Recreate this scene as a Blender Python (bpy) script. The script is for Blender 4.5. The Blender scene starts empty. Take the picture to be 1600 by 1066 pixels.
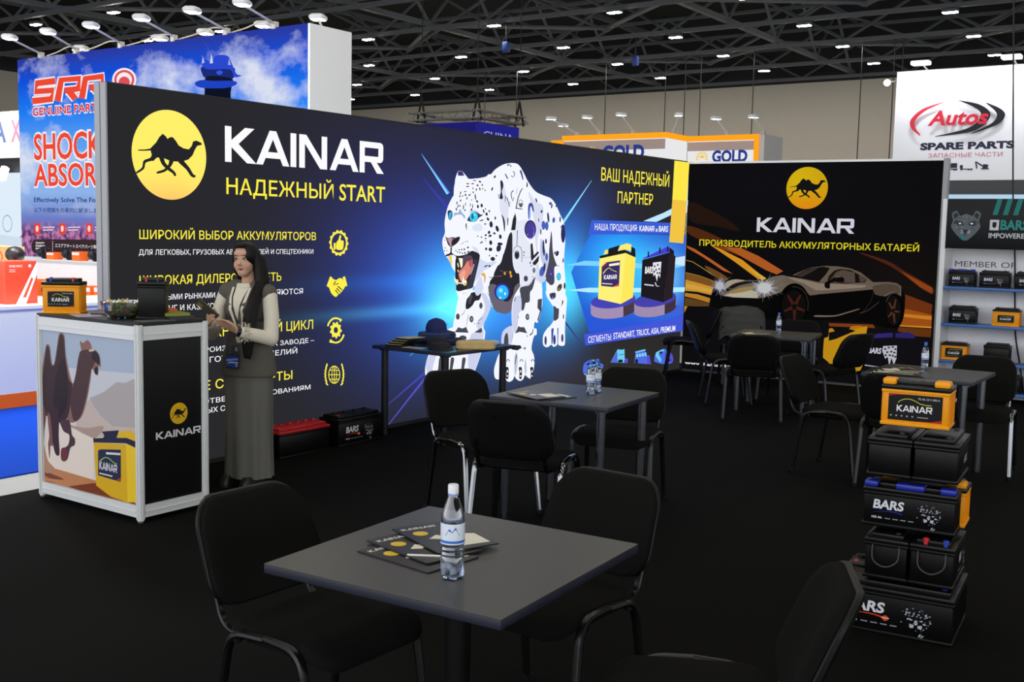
import bpy, bmesh, math, random, json
from mathutils import Vector, Matrix
from mathutils.bvhtree import BVHTree
R = math.radians
PI = math.pi
C = bpy.context.scene.collection
sc = bpy.context.scene
random.seed(7)
# ------------------------------------------------------------------ camera
cd = bpy.data.cameras.new('camera')
cam = bpy.data.objects.new('camera', cd)
C.objects.link(cam)
cd.sensor_width = 36.0
cd.lens = 36.0 * 1706.7 / 1600.0
cd.clip_end = 300
CAM_H, PITCH, ROLL, YAW = 1.7154, 0.1012, -0.0212, 0.6065
cam.matrix_world = (Matrix.Translation((0, 0, CAM_H)) @ Matrix.Rotation(YAW, 4, 'Z')
                    @ Matrix.Rotation(PI / 2 - PITCH, 4, 'X') @ Matrix.Rotation(-ROLL, 4, 'Z'))
sc.camera = cam
# ------------------------------------------------------------------ view, world, hall lamps
sc.view_settings.view_transform = 'Standard'
sc.view_settings.look = 'None'
sc.view_settings.exposure = 0.0
sc.view_settings.gamma = 1.0
sc.view_settings.use_curve_mapping = False
sc.cycles.use_denoising = True
sc.cycles.max_bounces = 8
sc.cycles.transparent_max_bounces = 16
sc.cycles.caustics_reflective = False
sc.cycles.caustics_refractive = False
world = bpy.data.worlds.new('hall')
sc.world = world
world.use_nodes = True
wb = world.node_tree.nodes['Background']
wb.inputs[0].default_value = (0.95, 0.97, 1.0, 1)
wb.inputs[1].default_value = 2.3          # the rest of the hall around the stand
HALL_LAMP_W = 44.0
def area(loc, power, sx, sy, rot=(0, 0, 0), col=(1, .94, .82), spread=180):
    l = bpy.data.lights.new('area_light', 'AREA')
    l.shape = 'RECTANGLE'; l.size = sx; l.size_y = sy; l.energy = power; l.color = col; l.spread = R(spread)
    o = bpy.data.objects.new('area_light', l); C.objects.link(o)
    o.location = loc; o.rotation_euler = rot
    return o
for gx in (-19.1, -14.2, -9.4, -4.6, .2, 5.0):            # the hall's lamp grid carries on over the stand
    for gy in (0.0, 4.65, 9.3, 14.0, 18.6):
        area((gx, gy, 9.0), HALL_LAMP_W, 1.1, .5)

# ------------------------------------------------------------------ materials
def lin(h):
    h = h.lstrip('#')
    v = [int(h[i:i + 2], 16) / 255 for i in (0, 2, 4)]
    return tuple(c / 12.92 if c <= .04045 else ((c + .055) / 1.055) ** 2.4 for c in v) + (1.0,)
MATS = {}
def mat(col, rough=.5, metal=0., var=.06, scale=60., bump=0., spec=.5, coat=0., sheen=0.):
    key = ('d', col, rough, metal, var, scale, bump, spec, coat, sheen)
    if key in MATS: return MATS[key]
    m = bpy.data.materials.new('surface'); m.use_nodes = True
    nt = m.node_tree; p = nt.nodes['Principled BSDF']
    c = lin(col)
    tc = nt.nodes.new('ShaderNodeTexCoord'); nz = nt.nodes.new('ShaderNodeTexNoise')
    nz.inputs['Scale'].default_value = scale; nz.inputs['Detail'].default_value = 4
    nt.links.new(tc.outputs['Object'], nz.inputs['Vector'])
    mx = nt.nodes.new('ShaderNodeMix'); mx.data_type = 'RGBA'
    mx.inputs['A'].default_value = tuple(max(0, x * (1 - var)) for x in c[:3]) + (1,)
    mx.inputs['B'].default_value = tuple(min(1, x * (1 + var)) for x in c[:3]) + (1,)
    nt.links.new(nz.outputs['Fac'], mx.inputs['Factor'])
    nt.links.new(mx.outputs['Result'], p.inputs['Base Color'])
    p.inputs['Roughness'].default_value = rough; p.inputs['Metallic'].default_value = metal
    p.inputs['Specular IOR Level'].default_value = spec
    p.inputs['Coat Weight'].default_value = coat
    p.inputs['Sheen Weight'].default_value = sheen
    if bump:
        b = nt.nodes.new('ShaderNodeBump'); b.inputs['Strength'].default_value = bump; b.inputs['Distance'].default_value = .002
        nt.links.new(nz.outputs['Fac'], b.inputs['Height']); nt.links.new(b.outputs['Normal'], p.inputs['Normal'])
    MATS[key] = m
    return m
def emi(col, s=1.0):
    key = ('e', col, s)
    if key in MATS: return MATS[key]
    m = bpy.data.materials.new('lit'); m.use_nodes = True; nt = m.node_tree
    nt.nodes.remove(nt.nodes['Principled BSDF'])
    e = nt.nodes.new('ShaderNodeEmission'); e.inputs[0].default_value = lin(col) if isinstance(col, str) else col
    e.inputs[1].default_value = s
    nt.links.new(e.outputs[0], nt.nodes['Material Output'].inputs[0])
    MATS[key] = m
    return m
def glow_mat(base, blobs):
    """a lit picture: base colour plus soft round patches, laid out in the panel's own coordinates"""
    m = bpy.data.materials.new('lit_picture'); m.use_nodes = True; nt = m.node_tree; N = nt.nodes; L = nt.links
    N.remove(N['Principled BSDF'])
    tc = N.new('ShaderNodeTexCoord'); last = None
    rgb = N.new('ShaderNodeRGB'); rgb.outputs[0].default_value = lin(base); last = rgb.outputs[0]
    for (u, v, su, sv, col) in blobs:
        a = N.new('ShaderNodeVectorMath'); a.operation = 'SUBTRACT'; a.inputs[1].default_value = (u, 0, v)
        L.new(tc.outputs['Object'], a.inputs[0])
        b = N.new('ShaderNodeVectorMath'); b.operation = 'MULTIPLY'; b.inputs[1].default_value = (1 / su, 0, 1 / sv)
        L.new(a.outputs[0], b.inputs[0])
        d = N.new('ShaderNodeVectorMath'); d.operation = 'DOT_PRODUCT'
        L.new(b.outputs[0], d.inputs[0]); L.new(b.outputs[0], d.inputs[1])
        g = N.new('ShaderNodeMath'); g.operation = 'MULTIPLY'; g.inputs[1].default_value = -1; L.new(d.outputs['Value'], g.inputs[0])
        e = N.new('ShaderNodeMath'); e.operation = 'EXPONENT'; L.new(g.outputs[0], e.inputs[0])
        s = N.new('ShaderNodeVectorMath'); s.operation = 'SCALE'; s.inputs[0].default_value = col; L.new(e.outputs[0], s.inputs['Scale'])
        t = N.new('ShaderNodeVectorMath'); t.operation = 'ADD'; L.new(last, t.inputs[0]); L.new(s.outputs[0], t.inputs[1])
        last = t.outputs[0]
    em = N.new('ShaderNodeEmission'); L.new(last, em.inputs[0]); L.new(em.outputs[0], N['Material Output'].inputs[0])
    return m
def glass(tint='#f4f8fc', rough=.03, fres=1.35, amt=.12):
    key = ('g', tint, rough, fres, amt)
    if key in MATS: return MATS[key]
    m = bpy.data.materials.new('clear_plastic'); m.use_nodes = True; nt = m.node_tree; N = nt.nodes; L = nt.links
    N.remove(N['Principled BSDF'])
    tr = N.new('ShaderNodeBsdfTransparent'); tr.inputs[0].default_value = lin(tint)
    gl = N.new('ShaderNodeBsdfGlossy'); gl.inputs['Roughness'].default_value = rough
    lw = N.new('ShaderNodeLayerWeight'); lw.inputs[0].default_value = .35
    mp = N.new('ShaderNodeMath'); mp.operation = 'MULTIPLY_ADD'; mp.inputs[1].default_value = .75; mp.inputs[2].default_value = amt; mp.use_clamp = True
    L.new(lw.outputs['Facing'], mp.inputs[0])
    mx = N.new('ShaderNodeMixShader'); L.new(mp.outputs[0], mx.inputs[0]); L.new(tr.outputs[0], mx.inputs[1]); L.new(gl.outputs[0], mx.inputs[2])
    L.new(mx.outputs[0], N['Material Output'].inputs[0])
    MATS[key] = m
    return m
def water():
    if 'water' in MATS: return MATS['water']
    m = bpy.data.materials.new('water'); m.use_nodes = True; p = m.node_tree.nodes['Principled BSDF']
    p.inputs['Base Color'].default_value = (.95, .97, 1, 1); p.inputs['Roughness'].default_value = 0.0
    p.inputs['IOR'].default_value = 1.33; p.inputs['Transmission Weight'].default_value = 1
    MATS['water'] = m
    return m

# ------------------------------------------------------------------ mesh helpers
class MB:
    """collects shapes, then links them as one mesh object"""
    def __init__(s): s.v = []; s.f = []; s.m = []; s.mats = []
    def mi(s, m):
        if m not in s.mats: s.mats.append(m)
        return s.mats.index(m)
    def add(s, vs, fs, m=None, mx=None):
        b = len(s.v); k = s.mi(m) if m else 0
        s.v += [tuple(mx @ Vector(v)) for v in vs] if mx else [tuple(v) for v in vs]
        s.f += [tuple(i + b for i in f) for f in fs]; s.m += [k] * len(fs)
        return s
    def box(s, x0, x1, y0, y1, z0, z1, m=None, mx=None):
        vs = [(x, y, z) for z in (z0, z1) for y in (y0, y1) for x in (x0, x1)]
        return s.add(vs, [(0, 2, 3, 1), (4, 5, 7, 6), (0, 1, 5, 4), (2, 6, 7, 3), (0, 4, 6, 2), (1, 3, 7, 5)], m, mx)
    def rbox(s, x0, x1, y0, y1, z0, z1, r=.01, m=None, mx=None, seg=2):
        bm = bmesh.new(); bmesh.ops.create_cube(bm, size=1)
        for v in bm.verts: v.co = ((x0 + x1) / 2 + v.co.x * (x1 - x0), (y0 + y1) / 2 + v.co.y * (y1 - y0), (z0 + z1) / 2 + v.co.z * (z1 - z0))
        bmesh.ops.bevel(bm, geom=bm.edges[:], offset=min(r, .49 * min(x1 - x0, y1 - y0, z1 - z0)), segments=seg, affect='EDGES', profile=.5)
        return s.frombm(bm, m, mx)
    def frombm(s, bm, m=None, mx=None):
        bm.verts.index_update()
        s.add([v.co.copy() for v in bm.verts], [[v.index for v in f.verts] for f in bm.faces], m, mx); bm.free(); return s
    def loft(s, rings, m=None, caps=True, mx=None):
        n = len(rings[0]); vs = [p for r in rings for p in r]; fs = []
        for i in range(len(rings) - 1):
            for j in range(n): fs.append((i * n + j, i * n + (j + 1) % n, (i + 1) * n + (j + 1) % n, (i + 1) * n + j))
        if caps: fs += [tuple(range(n - 1, -1, -1)), tuple((len(rings) - 1) * n + j for j in range(n))]
        return s.add(vs, fs, m, mx)
    def lathe(s, prof, n=20, m=None, mx=None, caps=True, wob=None):
        rings = []
        for r, z in prof:
            rings.append([((r + (wob(2 * PI * j / n, z) if wob else 0)) * math.cos(2 * PI * j / n), (r + (wob(2 * PI * j / n, z) if wob else 0)) * math.sin(2 * PI * j / n), z) for j in range(n)])
        return s.loft(rings, m, caps, mx)
    def tube(s, pts, r, n=8, m=None, mx=None, flat=1.0, rs=None):
        pts = [Vector(p) for p in pts]; rings = []; up = None
        for i, p in enumerate(pts):
            t = (pts[min(i + 1, len(pts) - 1)] - pts[max(i - 1, 0)]).normalized()
            if up is None:
                up = Vector((0, 0, 1)) if abs(t.z) < .9 else Vector((1, 0, 0))
            a = t.cross(up).normalized(); b = a.cross(t).normalized(); up = b
            rr = rs[i] if rs else r
            rings.append([p + a * (rr * math.cos(2 * PI * j / n)) + b * (rr * flat * math.sin(2 * PI * j / n)) for j in range(n)])
        return s.loft(rings, m, True, mx)
    def ball(s, c, rx, ry=None, rz=None, m=None, u=14, v=9, mx=None):
        ry = ry or rx; rz = rz or rx
        bm = bmesh.new(); bmesh.ops.create_uvsphere(bm, u_segments=u, v_segments=v, radius=1)
        for w in bm.verts: w.co = (c[0] + w.co.x * rx, c[1] + w.co.y * ry, c[2] + w.co.z * rz)
        return s.frombm(bm, m, mx)
    def prism(s, poly, z0, z1, m=None, mx=None):
        return s.loft([[(x, y, z0) for x, y in poly], [(x, y, z1) for x, y in poly]], m, True, mx)
    def build(s, name, m=None, parent=None, smooth=35):
        me = bpy.data.meshes.new(name); me.from_pydata(s.v, [], s.f)
        for q in (s.mats or [m]): me.materials.append(q)
        if s.mats: me.polygons.foreach_set('material_index', s.m)
        bm = bmesh.new(); bm.from_mesh(me); bmesh.ops.recalc_face_normals(bm, faces=bm.faces[:]); bm.to_mesh(me); bm.free()
        if smooth:
            me.polygons.foreach_set('use_smooth', [True] * len(me.polygons)); me.set_sharp_from_angle(angle=R(smooth))
        me.update()
        o = bpy.data.objects.new(name, me); C.objects.link(o)
        if parent: o.parent = parent
        return o
def bez(pts, k=6):
    """rounds the corners of a polyline (Catmull-Rom)"""
    P = [Vector(p) for p in pts]; out = []
    for i in range(len(P) - 1):
        a, b, c, d = P[max(i - 1, 0)], P[i], P[i + 1], P[min(i + 2, len(P) - 1)]
        for j in range(k):
            t = j / k
            out.append(.5 * ((2 * b) + (c - a) * t + (2 * a - 5 * b + 4 * c - d) * t * t + (3 * b - a - 3 * c + d) * t ** 3))
    return out + [P[-1]]
def corner(pts, r, k=5):
    """polyline with rounded corners of radius about r"""
    P = [Vector(p) for p in pts]; out = [P[0]]
    for i in range(1, len(P) - 1):
        a, b, c = P[i - 1], P[i], P[i + 1]
        d1 = (a - b); d2 = (c - b); q = min(r, d1.length * .49, d2.length * .49)
        s, e = b + d1.normalized() * q, b + d2.normalized() * q
        for j in range(k + 1):
            t = j / k; out.append(s * (1 - t) ** 2 + b * 2 * t * (1 - t) + e * t * t)
    return out + [P[-1]]
def rrect(w, d, r, n=5):
    out = []
    for cx, cy, a0 in ((w / 2 - r, d / 2 - r, 0), (-w / 2 + r, d / 2 - r, 90), (-w / 2 + r, -d / 2 + r, 180), (w / 2 - r, -d / 2 + r, 270)):
        for j in range(n + 1):
            a = R(a0 + 90 * j / n); out.append((cx + r * math.cos(a), cy + r * math.sin(a)))
    return out
def tag(o, label=None, cat=None, group=None, kind=None):
    if label: o['label'] = label
    if cat: o['category'] = cat
    if group: o['group'] = group
    if kind: o['kind'] = kind
    return o
def thing(name, label, cat, loc=(0, 0, 0), rz=0., group=None):
    o = bpy.data.objects.new(name, None); C.objects.link(o); o.empty_display_size = .1
    o.location = loc; o.rotation_euler = (0, 0, rz)
    return tag(o, label, cat, group)
def copy_tree(o, loc=None, rz=None, label=None, group=None, parent=None):
    c = o.copy(); C.objects.link(c)
    if parent: c.parent = parent
    if loc is not None: c.location = loc
    if rz is not None: c.rotation_euler = (0, 0, rz)
    if label: c['label'] = label
    if group: c['group'] = group
    for ch in o.children: copy_tree(ch, parent=c)
    return c
# ------------------------------------------------------------------ flat pictures and lettering
TXT = {}
def kainar_geo():
    """the wide square-cut capitals of the stand's name, cap height 1"""
    A_ = [[(0, 0), (.44, 1), (.66, 1), (.22, 0)], [(.44, 1), (.66, 1), (1.1, 0), (.88, 0)], [(.25, .2), (.85, .2), (.77, .38), (.33, .38)]]
    G = [(.93, [[(0, 0), (.2, 0), (.2, 1), (0, 1)], [(.2, .42), (.2, .62), (.62, 1), (.92, 1), (.42, .53), (.98, 0), (.68, 0)]]), (1.1, A_), (.2, [[(0, 0), (.2, 0), (.2, 1), (0, 1)]]),
         (1.0, [[(0, 0), (.2, 0), (.2, 1), (0, 1)], [(.8, 0), (1, 0), (1, 1), (.8, 1)], [(0, 1), (.25, 1), (1, 0), (.75, 0)]]), (1.1, A_),
         (.98, [[(0, 0), (.2, 0), (.2, 1), (0, 1)], [(.2, .81), (.76, .81), (.84, 1), (.2, 1)], [(.75, .56), (.75, .79), (.76, .81), (.84, 1), (.92, .96), (.95, .88), (.95, .47), (.92, .4), (.84, .35), (.74, .54)], [(.2, .35), (.84, .35), (.74, .54), (.2, .54)], [(.44, .36), (.68, .36), (.98, 0), (.7, 0)]])]
    vs = []; fs = []; x = 0
    for w, polys in G:
        for p in polys: fs.append(tuple(range(len(vs), len(vs) + len(p)))); vs += [(x + a, b) for a, b in p]
        x += w + (.04 if w in (1.1, .93) else .1)
    x = max(v[0] for v in vs)
    return [(a / x, b) for a, b in vs], fs
def text_geo(s, off=.02, shear=0.):
    key = (s, off, shear)
    if key in TXT: return TXT[key]
    if s == 'KAINAR': TXT[key] = kainar_geo(); return TXT[key]
    cu = bpy.data.curves.new('lettering', 'FONT'); cu.body = s; cu.shear = shear
    o = bpy.data.objects.new('lettering', cu); C.objects.link(o)
    dg = bpy.context.evaluated_depsgraph_get(); bad = []
    if any(c in s for c in 'ЬЫЪ'):                              # the soft-sign bowl: give it a true hole
        for q in o.to_curve(dg).splines:
            P = [(p.co.copy(), p.handle_left.copy(), p.handle_right.copy()) for p in q.bezier_points]
            if len(P) == 19 and P[9][0].x < P[0][0].x < P[10][0].x and abs(P[10][0].x - P[11][0].x) < .01 and P[9][0].y > .7 and P[8][0].y < .05 and abs(P[0][0].x - P[18][0].x) < .01: bad.append(P)
        o.to_curve_clear()
    cu.offset = off; cu.resolution_u = 3; o.update_tag(); dg = bpy.context.evaluated_depsgraph_get()
    me = bpy.data.meshes.new_from_object(o.evaluated_get(dg))
    vs = [(v.co.x, v.co.y) for v in me.vertices]; fs = [tuple(p.vertices) for p in me.polygons]
    bpy.data.objects.remove(o); bpy.data.curves.remove(cu); bpy.data.meshes.remove(me)
    for P in bad:
        x0, x1 = min(p[0].x for p in P) - off - .004, max(p[0].x for p in P) + off + .01
        fs = [f for f in fs if not all(x0 <= vs[i][0] <= x1 and vs[i][1] < .76 for i in f)]
        c2 = bpy.data.curves.new('letter', 'CURVE'); c2.dimensions = '2D'; c2.fill_mode = 'BOTH'; c2.resolution_u = 3; c2.offset = off
        v = lambda y: (Vector((P[11][0].x, y, 0)),) * 3
        for Q in ([v(P[0][0].y)] + P[1:11], P[11:18] + [v(P[18][0].y)]):
            n = c2.splines.new('BEZIER'); n.bezier_points.add(len(Q) - 1); n.use_cyclic_u = True
            for b, (co, hl, hr) in zip(n.bezier_points, Q):
                b.handle_left_type = b.handle_right_type = 'FREE'; b.co, b.handle_left, b.handle_right = co, hl, hr
        o = bpy.data.objects.new('letter', c2); C.objects.link(o)
        dg = bpy.context.evaluated_depsgraph_get(); me = bpy.data.meshes.new_from_object(o.evaluated_get(dg)); k = len(vs)
        vs += [(w.co.x, w.co.y) for w in me.vertices]; fs += [tuple(i + k for i in p.vertices) for p in me.polygons]
        bpy.data.objects.remove(o); bpy.data.curves.remove(c2); bpy.data.meshes.remove(me)
    xs = [v[0] for v in vs]
    big = max(ord(c) for c in s)
    cap = .686 if big < 0x400 else (.728 if big < 0x2500 else .86)
    x0, x1 = min(xs), max(xs)
    TXT[key] = ([((x - x0) / (x1 - x0), y / cap) for x, y in vs], fs)
    return TXT[key]
def spline(p, k=4):
    n = len(p); out = []
    for i in range(n):
        a, b, c, d = p[i - 1], p[i], p[(i + 1) % n], p[(i + 2) % n]
        for j in range(k):
            t = j / k
            out.append(tuple(.5 * (2 * b[q] + (c[q] - a[q]) * t + (2 * a[q] - 5 * b[q] + 4 * c[q] - d[q]) * t * t + (3 * b[q] - a[q] - 3 * c[q] + d[q]) * t ** 3) for q in (0, 1)))
    return out
class Art:
    """flat coloured shapes and letters in one plane (x, z), each a hair above the last; faces -Y"""
    def __init__(s, lit=None, rough=.5, y0=-.002, step=.00012): s.b = MB(); s.y = y0; s.st = step; s.lit = lit; s.rough = rough
    def m(s, col):
        if not isinstance(col, str): return col
        return emi(col, s.lit) if s.lit else mat(col, s.rough, var=.03, spec=.2)
    def poly(s, col, pts, smooth=0):
        if smooth: pts = spline(pts)
        s.y -= s.st
        ar = sum(pts[i - 1][0] * pts[i][1] - pts[i][0] * pts[i - 1][1] for i in range(len(pts)))
        if ar < 0: pts = pts[::-1]
        s.b.add([(x, s.y, z) for x, z in pts], [tuple(range(len(pts)))], s.m(col)); return s
    def flat(s, col, xs, smooth=0):
        return s.poly(col, [(xs[i], xs[i + 1]) for i in range(0, len(xs), 2)], smooth)
    def rect(s, col, x0, x1, z0, z1): return s.poly(col, [(x0, z0), (x1, z0), (x1, z1), (x0, z1)])
    def disc(s, col, x, z, rx, rz=None, n=40): return s.poly(col, [(x + rx * math.cos(2 * PI * i / n), z + (rz or rx) * math.sin(2 * PI * i / n)) for i in range(n)])
    def text(s, t, x, z, w, h, col, off=.02, shear=0.):
        vs, fs = text_geo(t, off, shear); s.y -= s.st
        s.b.add([(x + a * w, s.y, z + b * h) for a, b in vs], fs, s.m(col)); return s
    def emblem(s, x, z, r, disc, ink):
        if disc: s.disc(disc, x, z, r)
        for q in EMB: s.poly(ink, [(x + q[i] * r, z + q[i + 1] * r) for i in range(0, len(q), 2)], 1 if q is not EMB[0] else 0)
        return s
    def build(s, name, parent=None):
        me = bpy.data.meshes.new(name); me.from_pydata(s.b.v, [], s.b.f)
        for q in s.b.mats: me.materials.append(q)
        me.polygons.foreach_set('material_index', s.b.m); me.update()
        o = bpy.data.objects.new(name, me); C.objects.link(o)
        if parent: o.parent = parent
        return o
def unpack(t):
    out = []
    for row in t.strip().split('\n'):
        c, sm, pts = row.split('|'); out.append((c, int(sm), [int(x) / 1000 for x in pts.split()]))
    return out

# ------------------------------------------------------------------ traced pictures: colour|rounded|x z x z ... in millimetres on their own wall
EMB = [[int(x) / 1000 for x in t.split()] for t in ('-530 103 -450 179 -373 249 -283 380 -192 460 -106 406 -69 356 8 400 75 406 165 323 232 233 368 176 509 163 595 249 629 350 722 380 866 336 879 293 746 260 682 169 612 32 492 -71 298 -131 25 -138 -203 -71 -356 -81 -446 -161 -543 -158 -486 -24 -516 63', '208 -131 429 -295 565 -445 669 -468 696 -418 629 -392 509 -235 295 -58', '-16 -98 -56 -218 -176 -328 -356 -392 -339 -432 -142 -378 18 -255 88 -121', '-299 -44 -223 -221 -69 -338 61 -408 108 -465 158 -438 115 -362 -9 -278 -136 -171 -189 -8', '-473 19 -520 -88 -700 -168 -743 -318 -894 -428 -870 -455 -693 -348 -643 -211 -460 -144 -369 -18', '-824 42 -660 49 -483 76 -490 113 -660 79 -824 63')]
DISC = (0.481, 2.172, 0.3)
RDISC = (1.489, 2.277, 0.244)
CDISC = (0.272, 0.602, 0.063)
PICS = {}
PICS['led_icons'] = '''
#fff14a|0|2188 1584 2187 1572 2175 1563 2172 1553 2177 1538 2172 1528 2156 1525 2149 1517 2147 1502 2137 1495 2122 1499 2112 1495 2104 1481 2092 1480 2079 1489 2069 1490 2056 1482 2044 1485 2037 1499 2028 1504 2012 1502 2003 1510 2004 1525 1997 1534 1983 1538 1978 1549 1985 1563 1983 1573 1972 1583 1972 1595 1985 1604 1988 1614 1982 1628 1988 1639 2003 1642 2010 1650 2011 1665 2021 1671 2036 1668 2046 1672 2054 1685 2066 1687 2078 1678 2089 1677 2102 1686 2114 1683 2121 1669 2130 1664 2146 1666 2155 1658 2155 1643 2161 1634 2177 1630 2182 1619 2174 1605 2176 1595 2188 1584 2159 1585 2158 1598 2155 1610 2149 1621 2142 1632 2133 1641 2123 1648 2112 1654 2099 1658 2087 1661 2074 1661 2061 1659 2049 1655 2038 1650 2027 1642 2018 1634 2011 1624 2005 1613 2001 1601 2000 1589 2000 1576 2002 1564 2006 1553 2012 1542 2020 1532 2029 1523 2040 1516 2051 1511 2064 1508 2077 1506 2089 1507 2102 1509 2114 1514 2125 1520 2135 1528 2144 1537 2150 1548 2155 1559 2158 1571 2159 1584
#fff14a|0|2022 1583 2044 1584 2044 1530 2022 1533
#fff14a|1|2053 1586 2075 1611 2089 1646 2105 1639 2100 1605 2131 1601 2130 1549 2114 1529 2053 1534
#fff14a|0|1984 1319 2011 1308 1974 1229 1946 1243
#fff14a|0|2123 1310 2151 1315 2178 1238 2148 1232
#fff14a|1|1998 1298 2050 1287 2081 1301 2123 1293 2148 1234 2131 1209 2103 1185 2071 1167 2047 1152 2002 1179 1981 1214 1974 1237
#26262c|0|2037 1279 2017 1247 2051 1249 2080 1258 2076 1264 2048 1255 2027 1248 2048 1275
#26262c|0|2067 1233 2117 1202 2123 1207 2075 1240
#26262c|0|2052 1219 2096 1186 2102 1190 2061 1225
#26262c|0|2038 1205 2075 1172 2082 1175 2048 1210
#fff14a|0|1951 925 1954 931 1957 938 1960 944 1964 950 1969 956 1974 961 1979 966 1985 970 1991 974 1997 978 2004 981 2010 984 2017 986 2025 987 2032 988 2039 989 2047 989 2054 988 2062 987 2069 985 2076 983 2083 981 2090 977 2097 974 2104 970 2110 965 2116 960 2104 950 2099 955 2094 958 2088 962 2083 965 2077 968 2071 970 2065 972 2059 973 2053 974 2047 975 2041 975 2035 974 2029 973 2023 972 2017 970 2012 968 2007 965 2001 962 1996 959 1992 955 1988 951 1983 946 1980 941 1976 936 1973 931 1971 925 1969 919
#fff14a|0|2148 840 2146 833 2142 827 2139 820 2134 814 2130 809 2125 803 2119 798 2113 794 2107 790 2101 787 2094 784 2087 781 2080 779 2073 778 2066 777 2058 776 2051 777 2043 777 2036 778 2029 780 2021 782 2014 785 2007 789 2001 792 1994 796 1988 801 1982 806 1994 816 1999 812 2004 808 2009 804 2015 801 2021 798 2026 796 2032 794 2038 792 2044 791 2050 790 2057 790 2063 791 2069 792 2074 793 2080 795 2086 797 2091 799 2097 802 2102 806 2106 810 2111 814 2115 819 2119 824 2122 829 2125 834 2128 840 2130 846
#fff14a|0|2090 979 2118 967 2094 943
#fff14a|0|1987 816 1976 792 2011 782
#fff14a|0|2116 881 2115 869 2099 863 2095 855 2100 838 2092 830 2076 836 2067 833 2061 817 2049 817 2040 832 2031 835 2016 828 2006 836 2008 853 2003 861 1987 866 1984 878 1996 889 1997 898 1986 912 1991 923 2008 923 2014 929 2015 946 2026 951 2039 939 2048 940 2060 952 2071 948 2075 931 2083 925 2099 926 2106 916 2099 901 2101 892 2116 881 2073 884 2072 888 2071 892 2070 896 2067 899 2065 902 2062 905 2058 907 2055 909 2051 910 2047 910 2043 910 2040 909 2036 907 2033 905 2031 902 2028 899 2027 896 2025 892 2025 888 2025 885 2026 881 2027 877 2029 873 2031 870 2034 867 2037 865 2041 863 2044 862 2048 861 2052 861 2056 861 2059 862 2062 864 2065 867 2068 869 2070 873 2071 876 2072 880 2073 884
#fff14a|0|2100 518 2099 501 2094 485 2085 472 2074 461 2060 454 2046 451 2030 451 2015 456 2001 464 1988 475 1978 489 1972 505 1968 522 1968 539 1971 555 1978 570 1988 582 2000 591 2014 597 2029 598 2045 596 2059 590 2073 580 2084 567 2093 552 2099 535 2100 518 2092 519 2090 535 2085 550 2078 564 2068 575 2056 584 2043 590 2030 592 2017 590 2004 585 1994 577 1985 566 1979 552 1976 538 1977 522 1980 507 1986 492 1994 479 2005 469 2017 462 2031 457 2044 457 2057 460 2069 467 2078 477 2086 489 2090 503 2092 519
#fff14a|0|2063 522 2063 505 2060 489 2057 475 2052 463 2046 455 2039 451 2032 451 2025 455 2019 462 2013 473 2009 486 2006 502 2004 519 2004 536 2006 552 2009 567 2013 580 2018 590 2025 596 2031 598 2038 597 2045 591 2051 582 2056 570 2060 555 2062 539 2063 522 2056 522 2056 538 2054 553 2051 567 2047 578 2042 587 2037 592 2032 593 2027 591 2022 585 2018 576 2014 564 2012 550 2011 535 2011 519 2012 503 2015 489 2018 476 2023 466 2027 459 2033 456 2038 456 2043 460 2048 468 2051 479 2054 492 2056 506 2056 522
#fff14a|0|1967 528 2100 515 2100 521 1967 534
#fff14a|0|1978 563 2090 552 2090 557 1978 568
#fff14a|0|1978 490 2090 479 2090 485 1978 496
#fff14a|0|2030 596 2031 454 2038 453 2037 595
#fff14a|0|1957 461 1966 450 1965 444 1956 446 1944 454 1936 465 1936 472 1945 470
#fff14a|0|1949 487 1956 475 1954 469 1945 471 1935 481 1928 493 1930 499 1939 496
#fff14a|0|1943 512 1948 500 1945 494 1937 497 1928 508 1923 520 1926 526 1934 522
#fff14a|0|1941 536 1944 524 1940 519 1932 523 1925 534 1922 546 1926 551 1934 547
#fff14a|0|1943 560 1944 549 1939 544 1932 548 1926 560 1926 572 1931 577 1938 572
#fff14a|0|1949 584 1947 573 1942 568 1935 574 1932 585 1934 597 1940 601 1946 596
#fff14a|0|1958 608 1954 597 1947 593 1941 599 1940 611 1945 622 1951 625 1957 620
#fff14a|0|2126 436 2113 429 2104 430 2103 436 2112 446 2124 452 2134 452 2134 445
#fff14a|0|2135 461 2124 453 2115 453 2113 459 2120 470 2131 478 2140 478 2141 472
#fff14a|0|2142 487 2133 478 2124 476 2121 483 2126 494 2135 503 2143 505 2146 498
#fff14a|0|2145 513 2137 503 2129 501 2125 507 2127 519 2135 529 2143 531 2147 525
#fff14a|0|2142 540 2137 529 2130 526 2125 532 2125 544 2130 555 2137 558 2143 552
#fff14a|0|2136 567 2133 556 2127 551 2121 557 2118 569 2121 580 2128 585 2134 579
#fff14a|0|2127 594 2126 582 2121 578 2114 583 2110 595 2110 606 2116 611 2123 606
'''
PICS['led_rays'] = '''
#4f9bff|0|3072 2358 3425 2017 3470 2037 3075 2360
#9fe6ff|0|3090 2338 3429 2022 3448 2031 3092 2339
#3d3fae|0|3093 2150 3434 1886 3468 1905 3096 2152
#8fe4ff|0|5859 2265 5314 1817 5354 1803 5864 2263
#5c4fc8|0|2638 -12 3499 616 3463 637 2631 -8
#4a46b4|0|2682 204 3407 533 3377 558 2677 209
#4fa8ff|0|2957 602 3476 848 3439 876 2951 606
#3b3b8c|0|5368 782 5768 486 5779 490 5396 793
'''
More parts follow.
